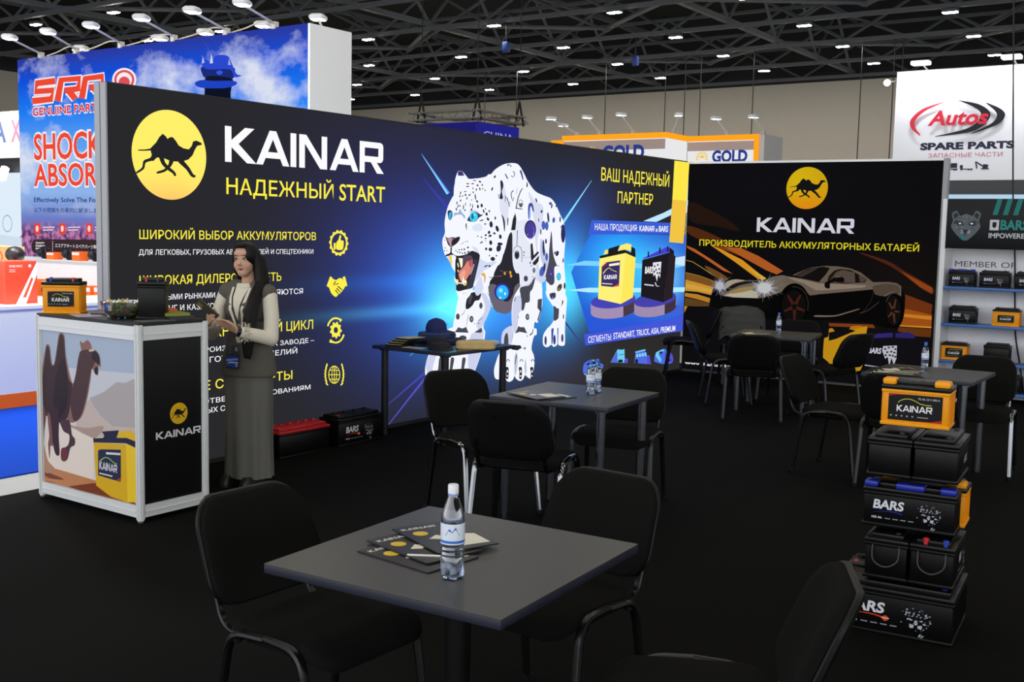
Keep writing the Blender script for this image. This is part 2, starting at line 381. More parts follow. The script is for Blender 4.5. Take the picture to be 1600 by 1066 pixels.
PICS['led_panel'] = '''
PANEL|0|5504 1285 5865 1693 8101 1702 8107 653 5897 619
#bfe9ff|0|7012 1851 7500 1960 8150 2139 8143 2071 7685 1936 7330 1848
#7fd4ff|0|5386 1358 5759 1404 6573 1382 7608 1327 8085 1345 8087 1315 7551 1270 6576 1328 5761 1353
#b5ecff|0|5444 1099 5871 1112 6591 1085 8134 1050 8113 991 6594 1036 5874 1060
#cfe8ff|0|7725 1413 8103 1440 8100 1321 7761 1340
#3c5fd6|0|5881 1842 7692 1843 7702 1710 5816 1684
#4457d8|0|5790 610 8112 677 8106 502 5821 484
#ffe94a|0|7727 2599 8120 2592 8087 2122 7708 2124
#f2c545|0|7708 2124 8087 2122 8039 1595 7666 1611
'''
PICS['led_products'] = '''
#3f63d8|1|7901 837 8086 773 8043 707 7618 706 7434 738
#a58fb4|0|6887 959 6880 944 6860 930 6827 916 6781 903 6724 892 6658 882 6586 875 6508 870 6428 867 6347 866 6268 868 6193 872 6123 878 6062 886 6009 896 5966 908 5935 920 5916 933 5909 947 5915 833 5922 820 5941 806 5972 794 6015 782 6068 772 6130 763 6199 756 6274 752 6354 749 6435 749 6515 752 6593 756 6666 763 6732 772 6789 783 6834 795 6868 809 6888 823 6894 838
#4a3a48|0|6875 977 6885 964 6885 951 6874 938 6852 926 6820 914 6779 903 6730 893 6674 884 6612 877 6619 758 6681 765 6738 773 6787 783 6828 793 6860 805 6882 817 6893 830 6893 843 6883 856
#4744b8|0|6887 959 6877 941 6847 923 6797 907 6730 893 6649 881 6559 873 6461 868 6362 866 6265 868 6174 874 6092 882 6023 893 5969 907 5931 922 5912 938 5911 955 5928 972 5964 988 6017 1003 6085 1016 6166 1026 6256 1034 6352 1038 6451 1039 6548 1037 6640 1030 6722 1021 6790 1008 6842 994 6875 977
#a08cae|0|7893 945 7886 930 7865 915 7830 901 7781 887 7721 874 7652 863 7575 854 7493 847 7408 842 7323 840 7239 839 7159 842 7086 846 7021 853 6965 862 6920 872 6886 883 6866 896 6858 910 6866 794 6873 781 6894 768 6927 756 6972 745 7028 736 7094 729 7168 724 7247 721 7331 720 7417 722 7502 727 7584 733 7661 742 7731 752 7791 765 7839 778 7874 793 7896 807 7902 822
#40323e|0|7880 963 7891 950 7891 937 7879 924 7856 911 7823 899 7780 887 7728 875 7668 866 7603 857 7611 736 7677 744 7737 753 7789 764 7832 776 7866 788 7889 801 7900 814 7901 827 7890 840
#4642ae|0|7893 945 7883 927 7851 909 7798 891 7728 875 7642 862 7546 851 7444 844 7339 840 7236 839 7140 843 7053 849 6980 859 6922 871 6882 885 6861 901 6860 918 6879 936 6917 953 6973 969 7044 984 7129 996 7225 1006 7327 1012 7431 1016 7534 1015 7631 1011 7718 1004 7790 993 7845 979 7880 963
#fff27a|0|6063 1432 6626 1487 6551 905 6056 983
#ffe95c|0|6626 1487 6856 1434 6823 972 6551 905
#201d22|0|6062 1454 6232 1473 6248 1533 6490 1573 6445 1507 6593 1524 6854 1460 6849 1432 6626 1484 6067 1426
#201d22|0|6744 1558 6839 1532 6855 1439 6750 1465
#ffe35c|0|6172 1518 6235 1520 6241 1480 6146 1467
#ffeb70|0|6500 1570 6650 1594 6749 1579 6747 1507 6604 1522 6450 1507
#3a3068|0|6208 1384 6505 1401 6498 1111 6360 1105 6112 1124 6112 1340
#e5432e|0|6112 1340 6208 1384 6228 1377 6135 1332
#e5432e|0|6360 1105 6496 1142 6498 1111
#fff6e0|0|6267 1363 6492 1378 6490 1350 6269 1338
#f5e85a|1|6155 1260 6218 1301 6273 1315 6327 1295 6427 1271 6431 1276 6332 1300 6274 1322 6208 1307 6141 1266
#fff6e0|0|6126 1147 6348 1133 6349 1142 6126 1156
#1e1a22|0|7012 1401 7687 1488 7559 884 7006 976
#2a2026|0|7687 1488 7838 1437 7799 930 7559 884
#4a3fd0|0|7036 1424 7602 1553 7671 1545 7675 1491 7026 1409
#1e1a22|0|7671 1550 7791 1504 7795 1449 7675 1488
#1b1730|0|7134 1495 7166 1500 7170 1437 7139 1428
#1b1730|0|7410 1542 7443 1548 7448 1483 7415 1475
#1b1730|0|7608 1558 7642 1564 7647 1499 7613 1490
#e8e6f0|0|7267 1367 7478 1377 7458 1181 7410 1225 7383 1140 7332 1227 7289 1206
#2a2433|0|7334 1323 7328 1312 7311 1309 7297 1317 7296 1330 7309 1338 7326 1335
#2a2433|0|7411 1338 7404 1327 7388 1324 7373 1332 7372 1345 7385 1353 7403 1350
#2a2433|0|7371 1280 7364 1268 7347 1265 7333 1274 7332 1287 7345 1295 7362 1292
#2a2433|0|7448 1289 7442 1278 7425 1275 7410 1283 7409 1296 7423 1304 7440 1301
#2a2433|0|7407 1241 7400 1230 7383 1227 7369 1236 7368 1249 7381 1257 7398 1253
#2a2433|0|7328 1259 7321 1247 7304 1245 7290 1253 7289 1266 7302 1274 7319 1271
#2a2433|0|7459 1240 7452 1229 7435 1226 7421 1235 7420 1248 7433 1256 7450 1252
#d8d6e0|0|7077 1106 7307 1086 7310 1101 7079 1121
#e8e6f0|0|7327 1128 7369 1083 7443 1079 7443 1085 7382 1089 7351 1132
'''
PICS['led_vehicles'] = '''
#4f6fe0|1|5806 281 5915 316 6021 315 6037 283 6117 269 6212 241 6200 200 6143 186 6126 108 6025 108 5812 172
#6fd0f4|0|5930 307 6021 312 6029 295 6073 280 6096 255 6003 252 5940 243 5991 212 6018 118 5960 135 5942 216 5917 286
#20203a|0|5848 273 5923 300 5918 259
#20203a|0|5952 294 6022 300 6074 261 5967 263
#20203a|0|6054 236 6105 216 6149 205 6093 183 6049 195
#20203a|0|5966 184 5964 163 5957 149 5946 144 5934 151 5925 167 5921 188 5923 208 5930 223 5941 227 5953 221 5962 205
#6fd0f4|0|5822 166 5994 115 6111 104 6111 115 5998 125 5829 175
#6fd0f4|0|6366 251 6508 383 6531 393 6546 384 6646 377 6669 387 6684 267 6754 261 6757 214 6366 251
#4f6fe0|0|6366 251 6509 375 6525 237
#20203a|0|6546 271 6638 263 6640 228 6525 237
#5a4fd4|0|6692 271 6754 263 6757 214 6656 226
#20203a|0|6544 319 6674 319 6672 325 6541 325
#4f6fe0|0|6932 327 7141 343 7196 270 7271 259 7312 149 6908 201 6914 240
#6fd0f4|0|6916 332 7150 344 7175 328 6936 314
#8fd8ff|0|6947 298 6990 300 6997 264 6952 261
#8fd8ff|0|7011 299 7054 301 7062 263 7017 261
#8fd8ff|0|7076 300 7120 302 7127 263 7082 260
#8fd8ff|0|7141 302 7185 304 7193 262 7147 260
#20203a|0|6997 213 6993 200 6979 191 6960 189 6941 194 6926 205 6920 220 6924 233 6937 242 6957 244 6976 238 6991 227
#5a4fd4|0|7197 257 7271 259 7312 149 7220 161
#4f6fe0|1|7392 208 7430 280 7608 312 7670 303 7707 266 7760 275 7863 203 7851 124 7648 122 7412 170
#6fd0f4|0|7429 284 7599 312 7636 289 7482 263 7564 194 7559 144 7532 163 7416 240
#20203a|0|7489 279 7584 288 7578 247
#5a4fd4|1|7656 249 7760 266 7863 203 7850 136 7700 132 7661 178
#20203a|0|7679 176 7787 150 7839 163 7717 135
'''
PICS['led_leopard'] = '''
#f6f8ff|1|3513 818 3993 789 3979 589 3905 430 3829 339 3742 324 3693 377 3638 322 3544 319 3487 372 3415 320 3307 320 3235 362 3163 403 3161 507 3229 628 3370 687 3442 746
#cdd3ee|1|3817 752 3994 771 3960 560 3885 413 3809 360 3766 514
#cdd3ee|1|3162 496 3230 605 3336 637 3267 498 3234 373
#4a4a56|1|3351 551 3337 470 3323 390 3359 383 3378 463 3396 543
#4a4a56|1|3516 537 3502 456 3487 374 3524 367 3543 448 3562 529
#4a4a56|1|3685 523 3670 440 3656 358 3694 351 3713 433 3732 515
#8f93a6|0|3484 619 3715 631 3877 589 3883 603 3715 646 3479 634
#4a4a56|0|3742 708 3731 695 3703 688 3667 691 3639 701 3628 716 3638 729 3666 736 3701 734 3730 723
#f6f8ff|1|5052 1120 5299 1147 5417 1029 5428 967 5407 719 5415 558 5393 515 5296 527 5278 568 5264 533 5202 516 5162 541 5139 538 5078 521 5007 552 5003 648 5069 713 5130 744 5189 802 5184 924 5055 1042
#4a4a56|1|5158 982 5231 922 5279 911 5281 850 5268 806 5190 793 5185 907
#4a4a56|1|5309 928 5356 961 5357 996 5338 1006 5332 953
#39406e|0|5070 591 5069 570 5063 554 5055 545 5046 546 5037 556 5030 573 5027 594 5028 615 5033 631 5042 640 5051 639 5060 629 5067 612
#39406e|0|5236 588 5235 565 5229 547 5219 538 5208 539 5197 550 5190 569 5186 592 5188 614 5194 632 5203 642 5215 641 5225 630 5233 611
#39406e|0|5382 596 5381 577 5375 562 5367 554 5357 554 5347 564 5340 580 5337 599 5339 618 5344 633 5353 641 5363 641 5372 631 5379 616
#2f4fb8|0|5147 708 5193 714 5177 548 5157 550
#2f4fb8|0|5259 710 5280 709 5282 550 5270 551
#4a4a56|0|5381 823 5381 811 5378 802 5374 797 5369 797 5364 803 5360 812 5359 824 5359 835 5362 844 5366 849 5371 849 5376 844 5380 834
#f6f8ff|1|3516 2022 3563 2196 3632 2221 3714 2175 3900 2191 4046 2225 4138 2286 4269 2339 4405 2359 4504 2349 4587 2284 4672 2195 4799 2106 4949 2069 5079 2045 5169 1987 5263 1880 5335 1795 5366 1608 5353 1409 5392 1057 5194 939 5056 1068 5029 1192 5004 1266 4921 1195 4855 1245 4752 1199 4510 1087 4435 949 4278 921 4122 986 4081 1102 3819 1201 3594 1645
#2b2a33|1|4155 1320 4297 1496 4367 1661 4426 1675 4441 1412 4500 1301 4556 1287 4572 1156 4575 1091 4389 1020 4251 981 4101 1050 4075 1209 4135 1270
#6b6472|1|4055 1172 4180 1187 4270 1050 4389 1026 4463 1095 4483 1159 4559 1196 4596 1129 4599 1044 4469 952 4372 904 4253 917 4145 966
#3a2f9a|0|4408 1116 4396 1080 4361 1052 4309 1038 4252 1040 4200 1058 4164 1088 4151 1125 4162 1160 4196 1188 4247 1202 4304 1201 4356 1183 4394 1153
#2bb8ff|0|4383 1110 4379 1089 4365 1069 4344 1055 4316 1046 4286 1043 4255 1048 4228 1059 4206 1075 4191 1095 4186 1117 4190 1138 4203 1158 4224 1172 4251 1182 4281 1184 4312 1180 4340 1169 4362 1153 4377 1132
#8fe6ff|0|4288 1133 4285 1123 4277 1116 4264 1112 4250 1113 4237 1117 4228 1125 4224 1135 4227 1144 4236 1151 4248 1155 4263 1155 4276 1150 4285 1142
#ffffff|0|4340 1099 4339 1093 4335 1088 4330 1086 4325 1086 4319 1089 4316 1094 4314 1100 4315 1106 4319 1111 4324 1113 4329 1113 4335 1110 4338 1105
#e9ffff|0|4263 1063 4261 1060 4257 1057 4251 1055 4245 1055 4239 1057 4234 1061 4233 1064 4234 1068 4238 1071 4244 1073 4251 1073 4257 1071 4261 1067
#e8a83c|0|4424 1303 4423 1295 4418 1290 4411 1287 4403 1287 4396 1290 4391 1296 4389 1303 4391 1310 4395 1316 4402 1319 4410 1319 4417 1316 4422 1310
#e8a83c|0|4436 1270 4435 1263 4430 1257 4423 1254 4415 1254 4408 1258 4403 1264 4401 1271 4403 1278 4407 1284 4414 1287 4422 1287 4429 1283 4434 1277
#e8a83c|0|4332 1298 4331 1291 4326 1285 4319 1282 4312 1282 4305 1285 4300 1291 4298 1299 4299 1306 4304 1311 4310 1315 4318 1314 4325 1311 4330 1305
#f0b040|0|4006 1292 4004 1284 3995 1278 3983 1275 3969 1276 3957 1279 3948 1285 3945 1293 3948 1300 3956 1306 3968 1309 3982 1309 3994 1306 4003 1299
#c9922e|0|3990 1280 3993 1217 4004 1217 4013 1279
#7a5a50|0|4061 1269 4095 1255 4138 1267 4274 1270 4273 1277 4136 1273 4095 1262 4066 1274
#8a5a50|0|4237 1329 4303 1302 4370 1314 4367 1319 4304 1307 4241 1334
#f6f8ff|1|3612 1086 3567 955 3524 770 3585 766 3754 750 3964 753 3999 831 4062 914 4097 1004 4018 1127 3725 1148
#cdd3ee|1|3944 1118 4019 1104 4097 998 4062 914 3999 831 3954 788 3917 768 3879 827 3914 870 3996 934 4003 1014
#2b2a33|1|3723 1054 3771 1119 3870 1132 3944 1113 3918 1057 3854 1048 3819 1010 3757 979 3716 987
#4a4a56|0|3762 1102 3789 1112 3817 1095 3782 1023 3755 1030
#4a4a56|0|3629 913 3627 901 3619 891 3608 886 3596 887 3584 893 3576 904 3573 916 3576 928 3583 938 3594 943 3607 942 3618 936 3626 926
#4a4a56|0|3835 879 3833 866 3824 855 3812 850 3798 851 3786 857 3777 869 3774 882 3776 896 3785 906 3797 911 3810 910 3823 904 3832 893
#8f93a6|0|3818 880 3817 874 3814 869 3809 866 3804 866 3799 869 3796 875 3794 881 3795 887 3799 892 3803 895 3808 895 3813 892 3817 886
#4a4a56|0|3971 999 3968 987 3961 977 3951 971 3940 972 3929 978 3922 989 3919 1002 3921 1014 3928 1024 3938 1029 3950 1029 3960 1023 3968 1012
#4a4a56|0|3558 773 3610 817 3672 800 3725 813 3763 755
#4a4a56|0|3844 752 3963 791 3973 759 3955 743
#2b2a33|0|3654 921 3689 943 3713 981 3710 982 3684 945 3648 925
#2b2a33|0|3912 857 3962 875 3980 892 3977 893 3958 878 3908 861
#2b2a33|0|3755 924 3731 847 3728 813 3731 813 3736 846 3761 923
#2b2a33|0|3857 835 3856 832 3855 831 3852 830 3850 830 3848 831 3846 833 3846 835 3846 838 3848 840 3850 841 3852 841 3854 839 3856 837
#2b2a33|0|3922 836 3921 832 3920 829 3917 827 3914 827 3911 829 3910 832 3909 836 3909 840 3911 843 3914 845 3916 845 3919 843 3921 840
#cdd3ee|1|4291 587 4293 727 4423 781 4466 741 4416 562
#4a4a56|1|4325 593 4329 684 4376 713 4394 596
#f6f8ff|1|4455 1040 4591 1184 4702 1290 4926 1226 4965 1020 4954 918 4899 792 4839 795 4827 736 4872 725 4875 665 4830 650 4791 534 4838 453 4849 366 4810 232 4743 238 4691 269 4656 230 4599 219 4533 250 4511 278 4477 239 4407 229 4343 269 4288 266 4192 284 4169 368 4200 447 4252 525 4347 550 4410 554 4468 691 4441 842
#4a4a56|1|4586 1135 4707 1164 4713 1030 4670 998 4644 932 4600 942
#4a4a56|0|4503 701 4557 773 4586 759 4658 755 4711 688 4653 700 4580 713
#4a4a56|0|4558 862 4555 850 4546 840 4533 834 4519 835 4506 842 4496 853 4493 866 4495 879 4504 889 4517 894 4531 893 4545 887 4554 876
#4a4a56|0|4741 853 4739 839 4730 828 4716 823 4702 824 4688 831 4678 842 4674 856 4677 870 4686 881 4699 886 4714 886 4728 879 4737 867
#a6a9ba|0|4538 863 4537 858 4534 853 4529 851 4524 851 4520 854 4516 859 4515 865 4516 870 4519 875 4523 877 4529 877 4533 874 4537 869
#a6a9ba|0|4724 854 4723 848 4719 843 4714 840 4708 841 4703 844 4699 849 4698 855 4699 861 4702 866 4707 869 4713 868 4718 865 4722 860
#cdd3ee|1|4469 1039 4581 1068 4601 934 4552 894 4548 811 4523 738 4481 707 4448 842
#2b2a33|0|4450 588 4593 578 4622 550 4544 529 4448 547
#4a4a56|0|4878 938 4882 1023 4957 1029 4954 918 4899 792 4883 818 4925 902
#2b2a33|0|4491 1064 4472 1019 4483 1017 4502 1062
#2b2a33|0|4764 662 4807 684 4817 728 4808 729 4792 689 4748 674
#2b2a33|0|4724 662 4723 660 4720 658 4715 657 4710 658 4705 659 4702 661 4701 663 4702 665 4705 667 4709 668 4715 667 4719 666 4723 664
#b9c4d8|1|4497 455 4531 511 4554 450 4544 334 4511 286
#b9c4d8|1|4673 356 4692 439 4711 318 4691 278
#2b2a33|1|4352 375 4365 325 4364 267 4400 263 4407 321 4399 373
#f6f8ff|0|4395 335 4394 328 4392 323 4388 321 4384 321 4380 324 4377 330 4375 336 4376 343 4379 348 4383 350 4387 350 4391 347 4394 341
#f6f8ff|0|4395 289 4394 285 4391 283 4387 282 4382 282 4377 284 4374 287 4373 291 4374 294 4377 297 4381 298 4386 298 4391 296 4394 293
#4a4a56|0|4421 437 4418 429 4411 424 4400 422 4387 423 4376 427 4368 434 4365 441 4367 448 4375 453 4386 456 4398 455 4410 450 4418 444
#f6f8ff|0|4411 429 4410 421 4405 415 4398 412 4390 413 4382 417 4377 424 4375 432 4376 440 4381 446 4388 449 4396 448 4404 444 4409 437
#2b2a33|1|4575 355 4588 304 4588 246 4625 241 4632 300 4624 353
#f6f8ff|0|4620 314 4619 307 4616 302 4612 300 4608 300 4604 304 4601 309 4600 316 4600 322 4603 327 4607 330 4611 330 4615 326 4618 321
#f6f8ff|0|4620 267 4619 264 4616 261 4611 260 4606 260 4602 262 4598 266 4597 270 4598 273 4601 276 4606 277 4611 276 4615 274 4619 271
#4a4a56|0|4646 417 4644 410 4636 405 4624 403 4611 404 4600 408 4591 415 4588 422 4591 429 4599 435 4610 437 4623 436 4635 432 4643 425
#f6f8ff|0|4636 410 4635 402 4630 396 4622 393 4614 394 4606 398 4601 405 4599 413 4600 421 4605 427 4613 430 4621 429 4629 425 4634 418
#2b2a33|1|4772 337 4786 286 4785 226 4824 221 4830 282 4822 335
#f6f8ff|0|4818 296 4817 289 4814 284 4810 281 4806 282 4801 285 4798 291 4797 298 4798 304 4801 309 4805 312 4809 312 4813 308 4817 302
#f6f8ff|0|4818 248 4817 245 4814 242 4809 241 4804 241 4799 243 4796 247 4795 251 4796 254 4799 257 4803 258 4809 258 4814 255 4817 252
#4a4a56|0|4845 401 4842 393 4834 388 4822 386 4809 387 4797 391 4789 398 4785 406 4788 413 4796 418 4808 421 4821 419 4833 415 4842 408
#f6f8ff|0|4835 393 4833 385 4828 379 4820 376 4812 377 4804 381 4798 388 4796 396 4798 404 4803 410 4810 413 4819 413 4827 408 4833 401
#4a4a56|0|4282 448 4281 439 4277 432 4272 428 4266 429 4260 433 4256 441 4255 451 4256 460 4259 467 4265 471 4271 470 4276 465 4280 458
#2b2a33|0|4258 401 4256 311 4273 309 4282 398
#2b2a33|0|4525 487 4511 438 4505 396 4514 395 4522 436 4539 485
#2b2a33|0|4689 541 4687 536 4681 533 4672 531 4661 532 4652 535 4645 539 4643 545 4645 550 4651 553 4660 555 4671 554 4680 551 4687 546
#f6f8ff|0|4673 544 4672 542 4670 540 4666 539 4661 539 4657 541 4654 543 4653 546 4654 548 4657 550 4661 551 4665 550 4669 549 4672 547
#d9def2|1|4671 2096 4788 2010 4930 1962 4935 1829 4893 1719 4850 1630 4858 1431 4910 1297 4960 1229 4867 1205 4819 1259 4835 1431 4804 1630 4773 1826 4709 1994
#c3cae8|1|4908 1640 5008 1500 5049 1399 4983 1265 4914 1213 4877 1261 4956 1346 4903 1467
#dfe3f4|1|4210 2190 4276 2118 4348 1906 4289 1753 4247 1711 4223 1815 4196 2002
#e6eaf8|1|4429 1752 4614 1819 4660 1794 4618 1715 4644 1638 4726 1573 4755 1402 4803 1362 4839 1321 4819 1255 4707 1172 4606 1155 4571 1176 4556 1294 4500 1301 4441 1412
#2f2c50|0|4817 1728 4815 1706 4807 1685 4794 1667 4776 1652 4755 1642 4732 1636 4708 1636 4684 1641 4662 1651 4644 1666 4630 1684 4620 1704 4617 1726 4619 1748 4626 1768 4639 1786 4657 1801 4677 1812 4701 1817 4725 1818 4748 1813 4770 1803 4789 1789 4804 1771 4813 1750
#4b3f96|0|4802 1728 4800 1708 4793 1689 4780 1673 4763 1661 4744 1653 4723 1650 4701 1652 4681 1660 4664 1672 4650 1688 4642 1706 4638 1726 4640 1746 4647 1764 4660 1781 4676 1793 4696 1801 4717 1804 4738 1802 4758 1795 4776 1783 4789 1767 4798 1748
#6b62c4|0|4789 1698 4787 1678 4780 1659 4768 1645 4752 1635 4735 1632 4717 1635 4701 1644 4688 1658 4679 1677 4675 1697 4677 1717 4685 1735 4697 1750 4712 1759 4730 1763 4747 1760 4764 1751 4777 1736 4786 1718
#4a3f98|0|4773 1704 4771 1686 4765 1669 4754 1655 4741 1647 4725 1644 4710 1646 4695 1655 4684 1668 4676 1685 4673 1703 4675 1722 4681 1738 4691 1752 4705 1761 4720 1764 4736 1761 4750 1753 4762 1740 4770 1723
#8f9bff|0|4680 1674 4679 1670 4676 1668 4673 1666 4669 1666 4665 1668 4663 1670 4662 1674 4662 1677 4665 1680 4668 1681 4672 1681 4676 1680 4679 1677
#8f9bff|0|4788 1685 4787 1681 4784 1679 4781 1677 4777 1677 4773 1678 4770 1681 4769 1685 4770 1688 4773 1691 4776 1692 4780 1692 4784 1691 4787 1688
#8f9bff|0|4719 1632 4718 1628 4716 1626 4712 1624 4708 1624 4704 1626 4702 1628 4701 1632 4701 1635 4704 1638 4707 1639 4711 1639 4715 1638 4718 1635
#2b2a33|0|4725 1579 4759 1593 4787 1468 4855 1510 4879 1493 4777 1428 4755 1408 4737 1442
#2b2a33|0|4767 1395 4886 1470 4871 1407 4814 1368 4779 1375
#3b3b46|0|4490 1714 4491 1565 4554 1545 4577 1508 4576 1404 4584 1404 4586 1508 4561 1549 4501 1567 4502 1714
#3b3b46|0|4493 1565 4444 1541 4435 1502 4441 1501 4451 1539 4499 1561
#4a4a56|0|4539 1476 4536 1459 4528 1444 4515 1435 4499 1432 4482 1435 4469 1445 4459 1459 4455 1476 4458 1493 4466 1507 4479 1516 4495 1520 4512 1516 4526 1507 4535 1492
#8f93a6|0|4520 1509 4518 1505 4511 1502 4502 1500 4491 1501 4481 1502 4474 1505 4472 1509 4474 1513 4480 1516 4490 1518 4501 1518 4511 1516 4518 1513
#2b2a33|0|4524 1469 4522 1457 4515 1447 4504 1442 4492 1442 4482 1447 4474 1457 4471 1469 4473 1482 4480 1492 4490 1497 4502 1497 4513 1491 4521 1481
#4a4a56|0|4693 1238 4690 1225 4680 1215 4666 1210 4650 1210 4635 1216 4625 1227 4621 1240 4624 1253 4633 1263 4648 1269 4664 1268 4678 1262 4689 1252
#6f7280|0|4821 1318 4819 1306 4812 1297 4802 1292 4791 1292 4780 1297 4773 1307 4770 1319 4772 1331 4779 1341 4789 1346 4800 1346 4810 1340 4818 1330
#2b2a33|0|4738 1395 4737 1391 4734 1387 4730 1385 4725 1385 4720 1387 4717 1391 4715 1396 4716 1400 4719 1404 4724 1406 4729 1406 4734 1404 4737 1400
#2b2a33|0|4754 1366 4754 1363 4751 1361 4748 1359 4743 1359 4740 1361 4737 1363 4736 1366 4737 1369 4739 1371 4743 1372 4747 1372 4751 1371 4753 1368
#2b2a33|0|4783 1253 4782 1250 4780 1248 4777 1247 4773 1247 4770 1248 4768 1251 4767 1253 4768 1256 4770 1258 4773 1259 4777 1259 4780 1258 4782 1255
#2b2a33|0|4625 1501 4624 1497 4622 1494 4618 1492 4613 1492 4609 1494 4606 1497 4605 1501 4606 1505 4609 1508 4613 1510 4617 1510 4621 1508 4624 1505
#2b2a33|0|4623 1470 4622 1467 4620 1465 4616 1464 4611 1464 4607 1465 4604 1467 4603 1470 4604 1473 4607 1475 4611 1476 4615 1476 4619 1475 4622 1473
#8088a8|0|4595 1448 4731 1450 4730 1453 4595 1451
#cdd3ee|0|4509 1352 4598 1350 4598 1353 4509 1354
#555966|0|4607 1153 4721 1177 4822 1251 4816 1254 4716 1180 4604 1158
#4a4a56|1|4572 1156 4719 1172 4819 1252 4777 1137 4733 1099 4725 1006 4611 1011 4597 1077 4563 1098
#4a4a56|1|5055 1520 5083 1708 5103 1654 5129 1486 5208 1363 5257 1355 5160 1343 5166 1193 5107 1161 5058 1183 4996 1238 5049 1399
#4b3f80|0|5151 1282 5149 1256 5141 1234 5127 1220 5111 1215 5094 1221 5079 1236 5069 1258 5064 1284 5066 1310 5075 1331 5088 1346 5105 1351 5122 1345 5136 1330 5147 1308
#8f7aff|0|5110 1276 5109 1272 5106 1269 5101 1267 5096 1267 5091 1269 5088 1272 5086 1277 5087 1281 5090 1284 5095 1286 5101 1286 5106 1284 5109 1280
#cdd3ee|1|4877 1254 4983 1265 5008 1218 4915 1186 4891 1207
#2f2a60|0|5340 1715 5338 1682 5328 1656 5314 1641 5298 1641 5282 1655 5271 1681 5265 1714 5268 1746 5277 1772 5291 1787 5307 1787 5323 1773 5335 1747
#2f2a60|0|5344 1683 5342 1649 5335 1620 5323 1601 5308 1594 5293 1601 5279 1620 5269 1649 5264 1683 5266 1716 5273 1745 5285 1765 5300 1772 5315 1765 5329 1746 5339 1717
#2a2a50|0|5230 1480 5222 1469 5209 1461 5195 1458 5182 1460 5174 1467 5171 1478 5174 1490 5183 1502 5195 1510 5209 1513 5222 1511 5231 1504 5234 1493
#2a2a50|0|5170 1490 5164 1483 5157 1478 5150 1476 5145 1477 5143 1481 5144 1488 5148 1495 5154 1502 5161 1507 5168 1509 5173 1507 5175 1503 5174 1497
#4a4a56|0|5329 1413 5328 1401 5325 1392 5320 1387 5315 1387 5310 1393 5306 1402 5304 1413 5305 1424 5308 1433 5313 1438 5318 1438 5323 1433 5327 1424
#1f95b8|0|5284 1245 5282 1230 5273 1217 5260 1209 5244 1206 5228 1210 5214 1219 5204 1232 5201 1247 5203 1262 5212 1275 5225 1283 5241 1286 5257 1283 5271 1274 5281 1261
#43d3ee|0|5275 1245 5273 1233 5266 1223 5256 1217 5244 1215 5231 1217 5221 1224 5213 1235 5210 1247 5212 1259 5219 1269 5229 1275 5241 1278 5253 1275 5264 1268 5272 1258
#4c4636|0|5300 1122 5285 1107 5264 1097 5243 1094 5226 1099 5216 1110 5214 1126 5222 1143 5238 1158 5258 1168 5279 1171 5296 1167 5307 1155 5308 1139
#8a8030|0|5269 1115 5268 1109 5262 1104 5255 1101 5246 1101 5238 1104 5232 1110 5230 1116 5231 1123 5237 1128 5245 1131 5253 1130 5261 1127 5267 1122
#2a2a50|0|5374 1146 5373 1131 5369 1120 5362 1113 5354 1113 5347 1120 5341 1132 5339 1147 5340 1162 5344 1174 5351 1181 5359 1181 5366 1174 5372 1162
#3f4058|1|5081 1073 5184 1080 5186 1029 5113 1018
#6b86ff|0|5163 1030 5161 1026 5156 1024 5148 1022 5139 1023 5131 1024 5126 1028 5124 1031 5125 1035 5131 1037 5138 1039 5147 1038 5155 1036 5161 1033
#333a6e|0|4966 1553 4964 1510 4956 1483 4944 1483 4933 1510 4928 1553 4930 1596 4938 1623 4950 1623 4960 1596
#333a6e|0|4977 1500 4975 1476 4968 1462 4957 1462 4949 1476 4944 1500 4947 1523 4954 1538 4964 1538 4973 1523
#4a62b8|0|5037 1453 5033 1429 5020 1414 5004 1415 4990 1429 4984 1453 4988 1476 5001 1491 5017 1491 5031 1476
#4a62b8|0|4980 1300 4962 1271 4932 1255 4904 1259 4886 1281 4887 1312 4906 1342 4935 1358 4964 1354 4981 1332
#333a6e|0|4995 1344 4987 1317 4974 1301 4961 1302 4952 1320 4952 1347 4960 1374 4973 1391 4986 1390 4994 1372
#333a6e|0|4905 1706 4904 1686 4898 1674 4891 1674 4885 1686 4882 1705 4883 1725 4889 1737 4896 1737 4902 1725
#333a6e|0|5006 1610 5004 1594 4996 1585 4985 1585 4977 1594 4973 1610 4975 1626 4983 1635 4993 1635 5002 1626
#4a62b8|0|4973 1770 4968 1743 4951 1726 4929 1725 4910 1742 4903 1769 4908 1797 4925 1814 4947 1814 4965 1798
#4a62b8|0|5028 1765 5023 1737 5009 1720 4989 1720 4973 1736 4966 1764 4971 1791 4986 1808 5005 1809 5021 1792
#333a6e|0|5038 1853 5042 1821 5037 1801 5025 1800 5011 1819 5001 1850 4997 1881 5002 1901 5014 1902 5028 1883
#4a62b8|0|5147 1825 5139 1808 5124 1798 5108 1799 5096 1810 5094 1827 5101 1844 5116 1855 5132 1854 5144 1843
#4a62b8|0|5081 1993 5076 1983 5062 1977 5045 1976 5030 1982 5024 1991 5029 2000 5043 2007 5061 2007 5076 2002
#333a6e|0|5092 1965 5085 1952 5075 1944 5067 1945 5062 1954 5064 1967 5071 1980 5080 1988 5089 1987 5093 1978
#333a6e|0|5252 1836 5250 1818 5244 1807 5234 1807 5227 1818 5223 1835 5225 1853 5232 1864 5241 1864 5249 1853
#333a6e|0|5303 1753 5311 1738 5308 1726 5296 1723 5278 1729 5262 1743 5254 1759 5257 1770 5269 1773 5287 1767
#333a6e|0|4813 2019 4818 2006 4816 1998 4807 1996 4796 2002 4787 2014 4782 2026 4784 2035 4792 2037 4803 2031
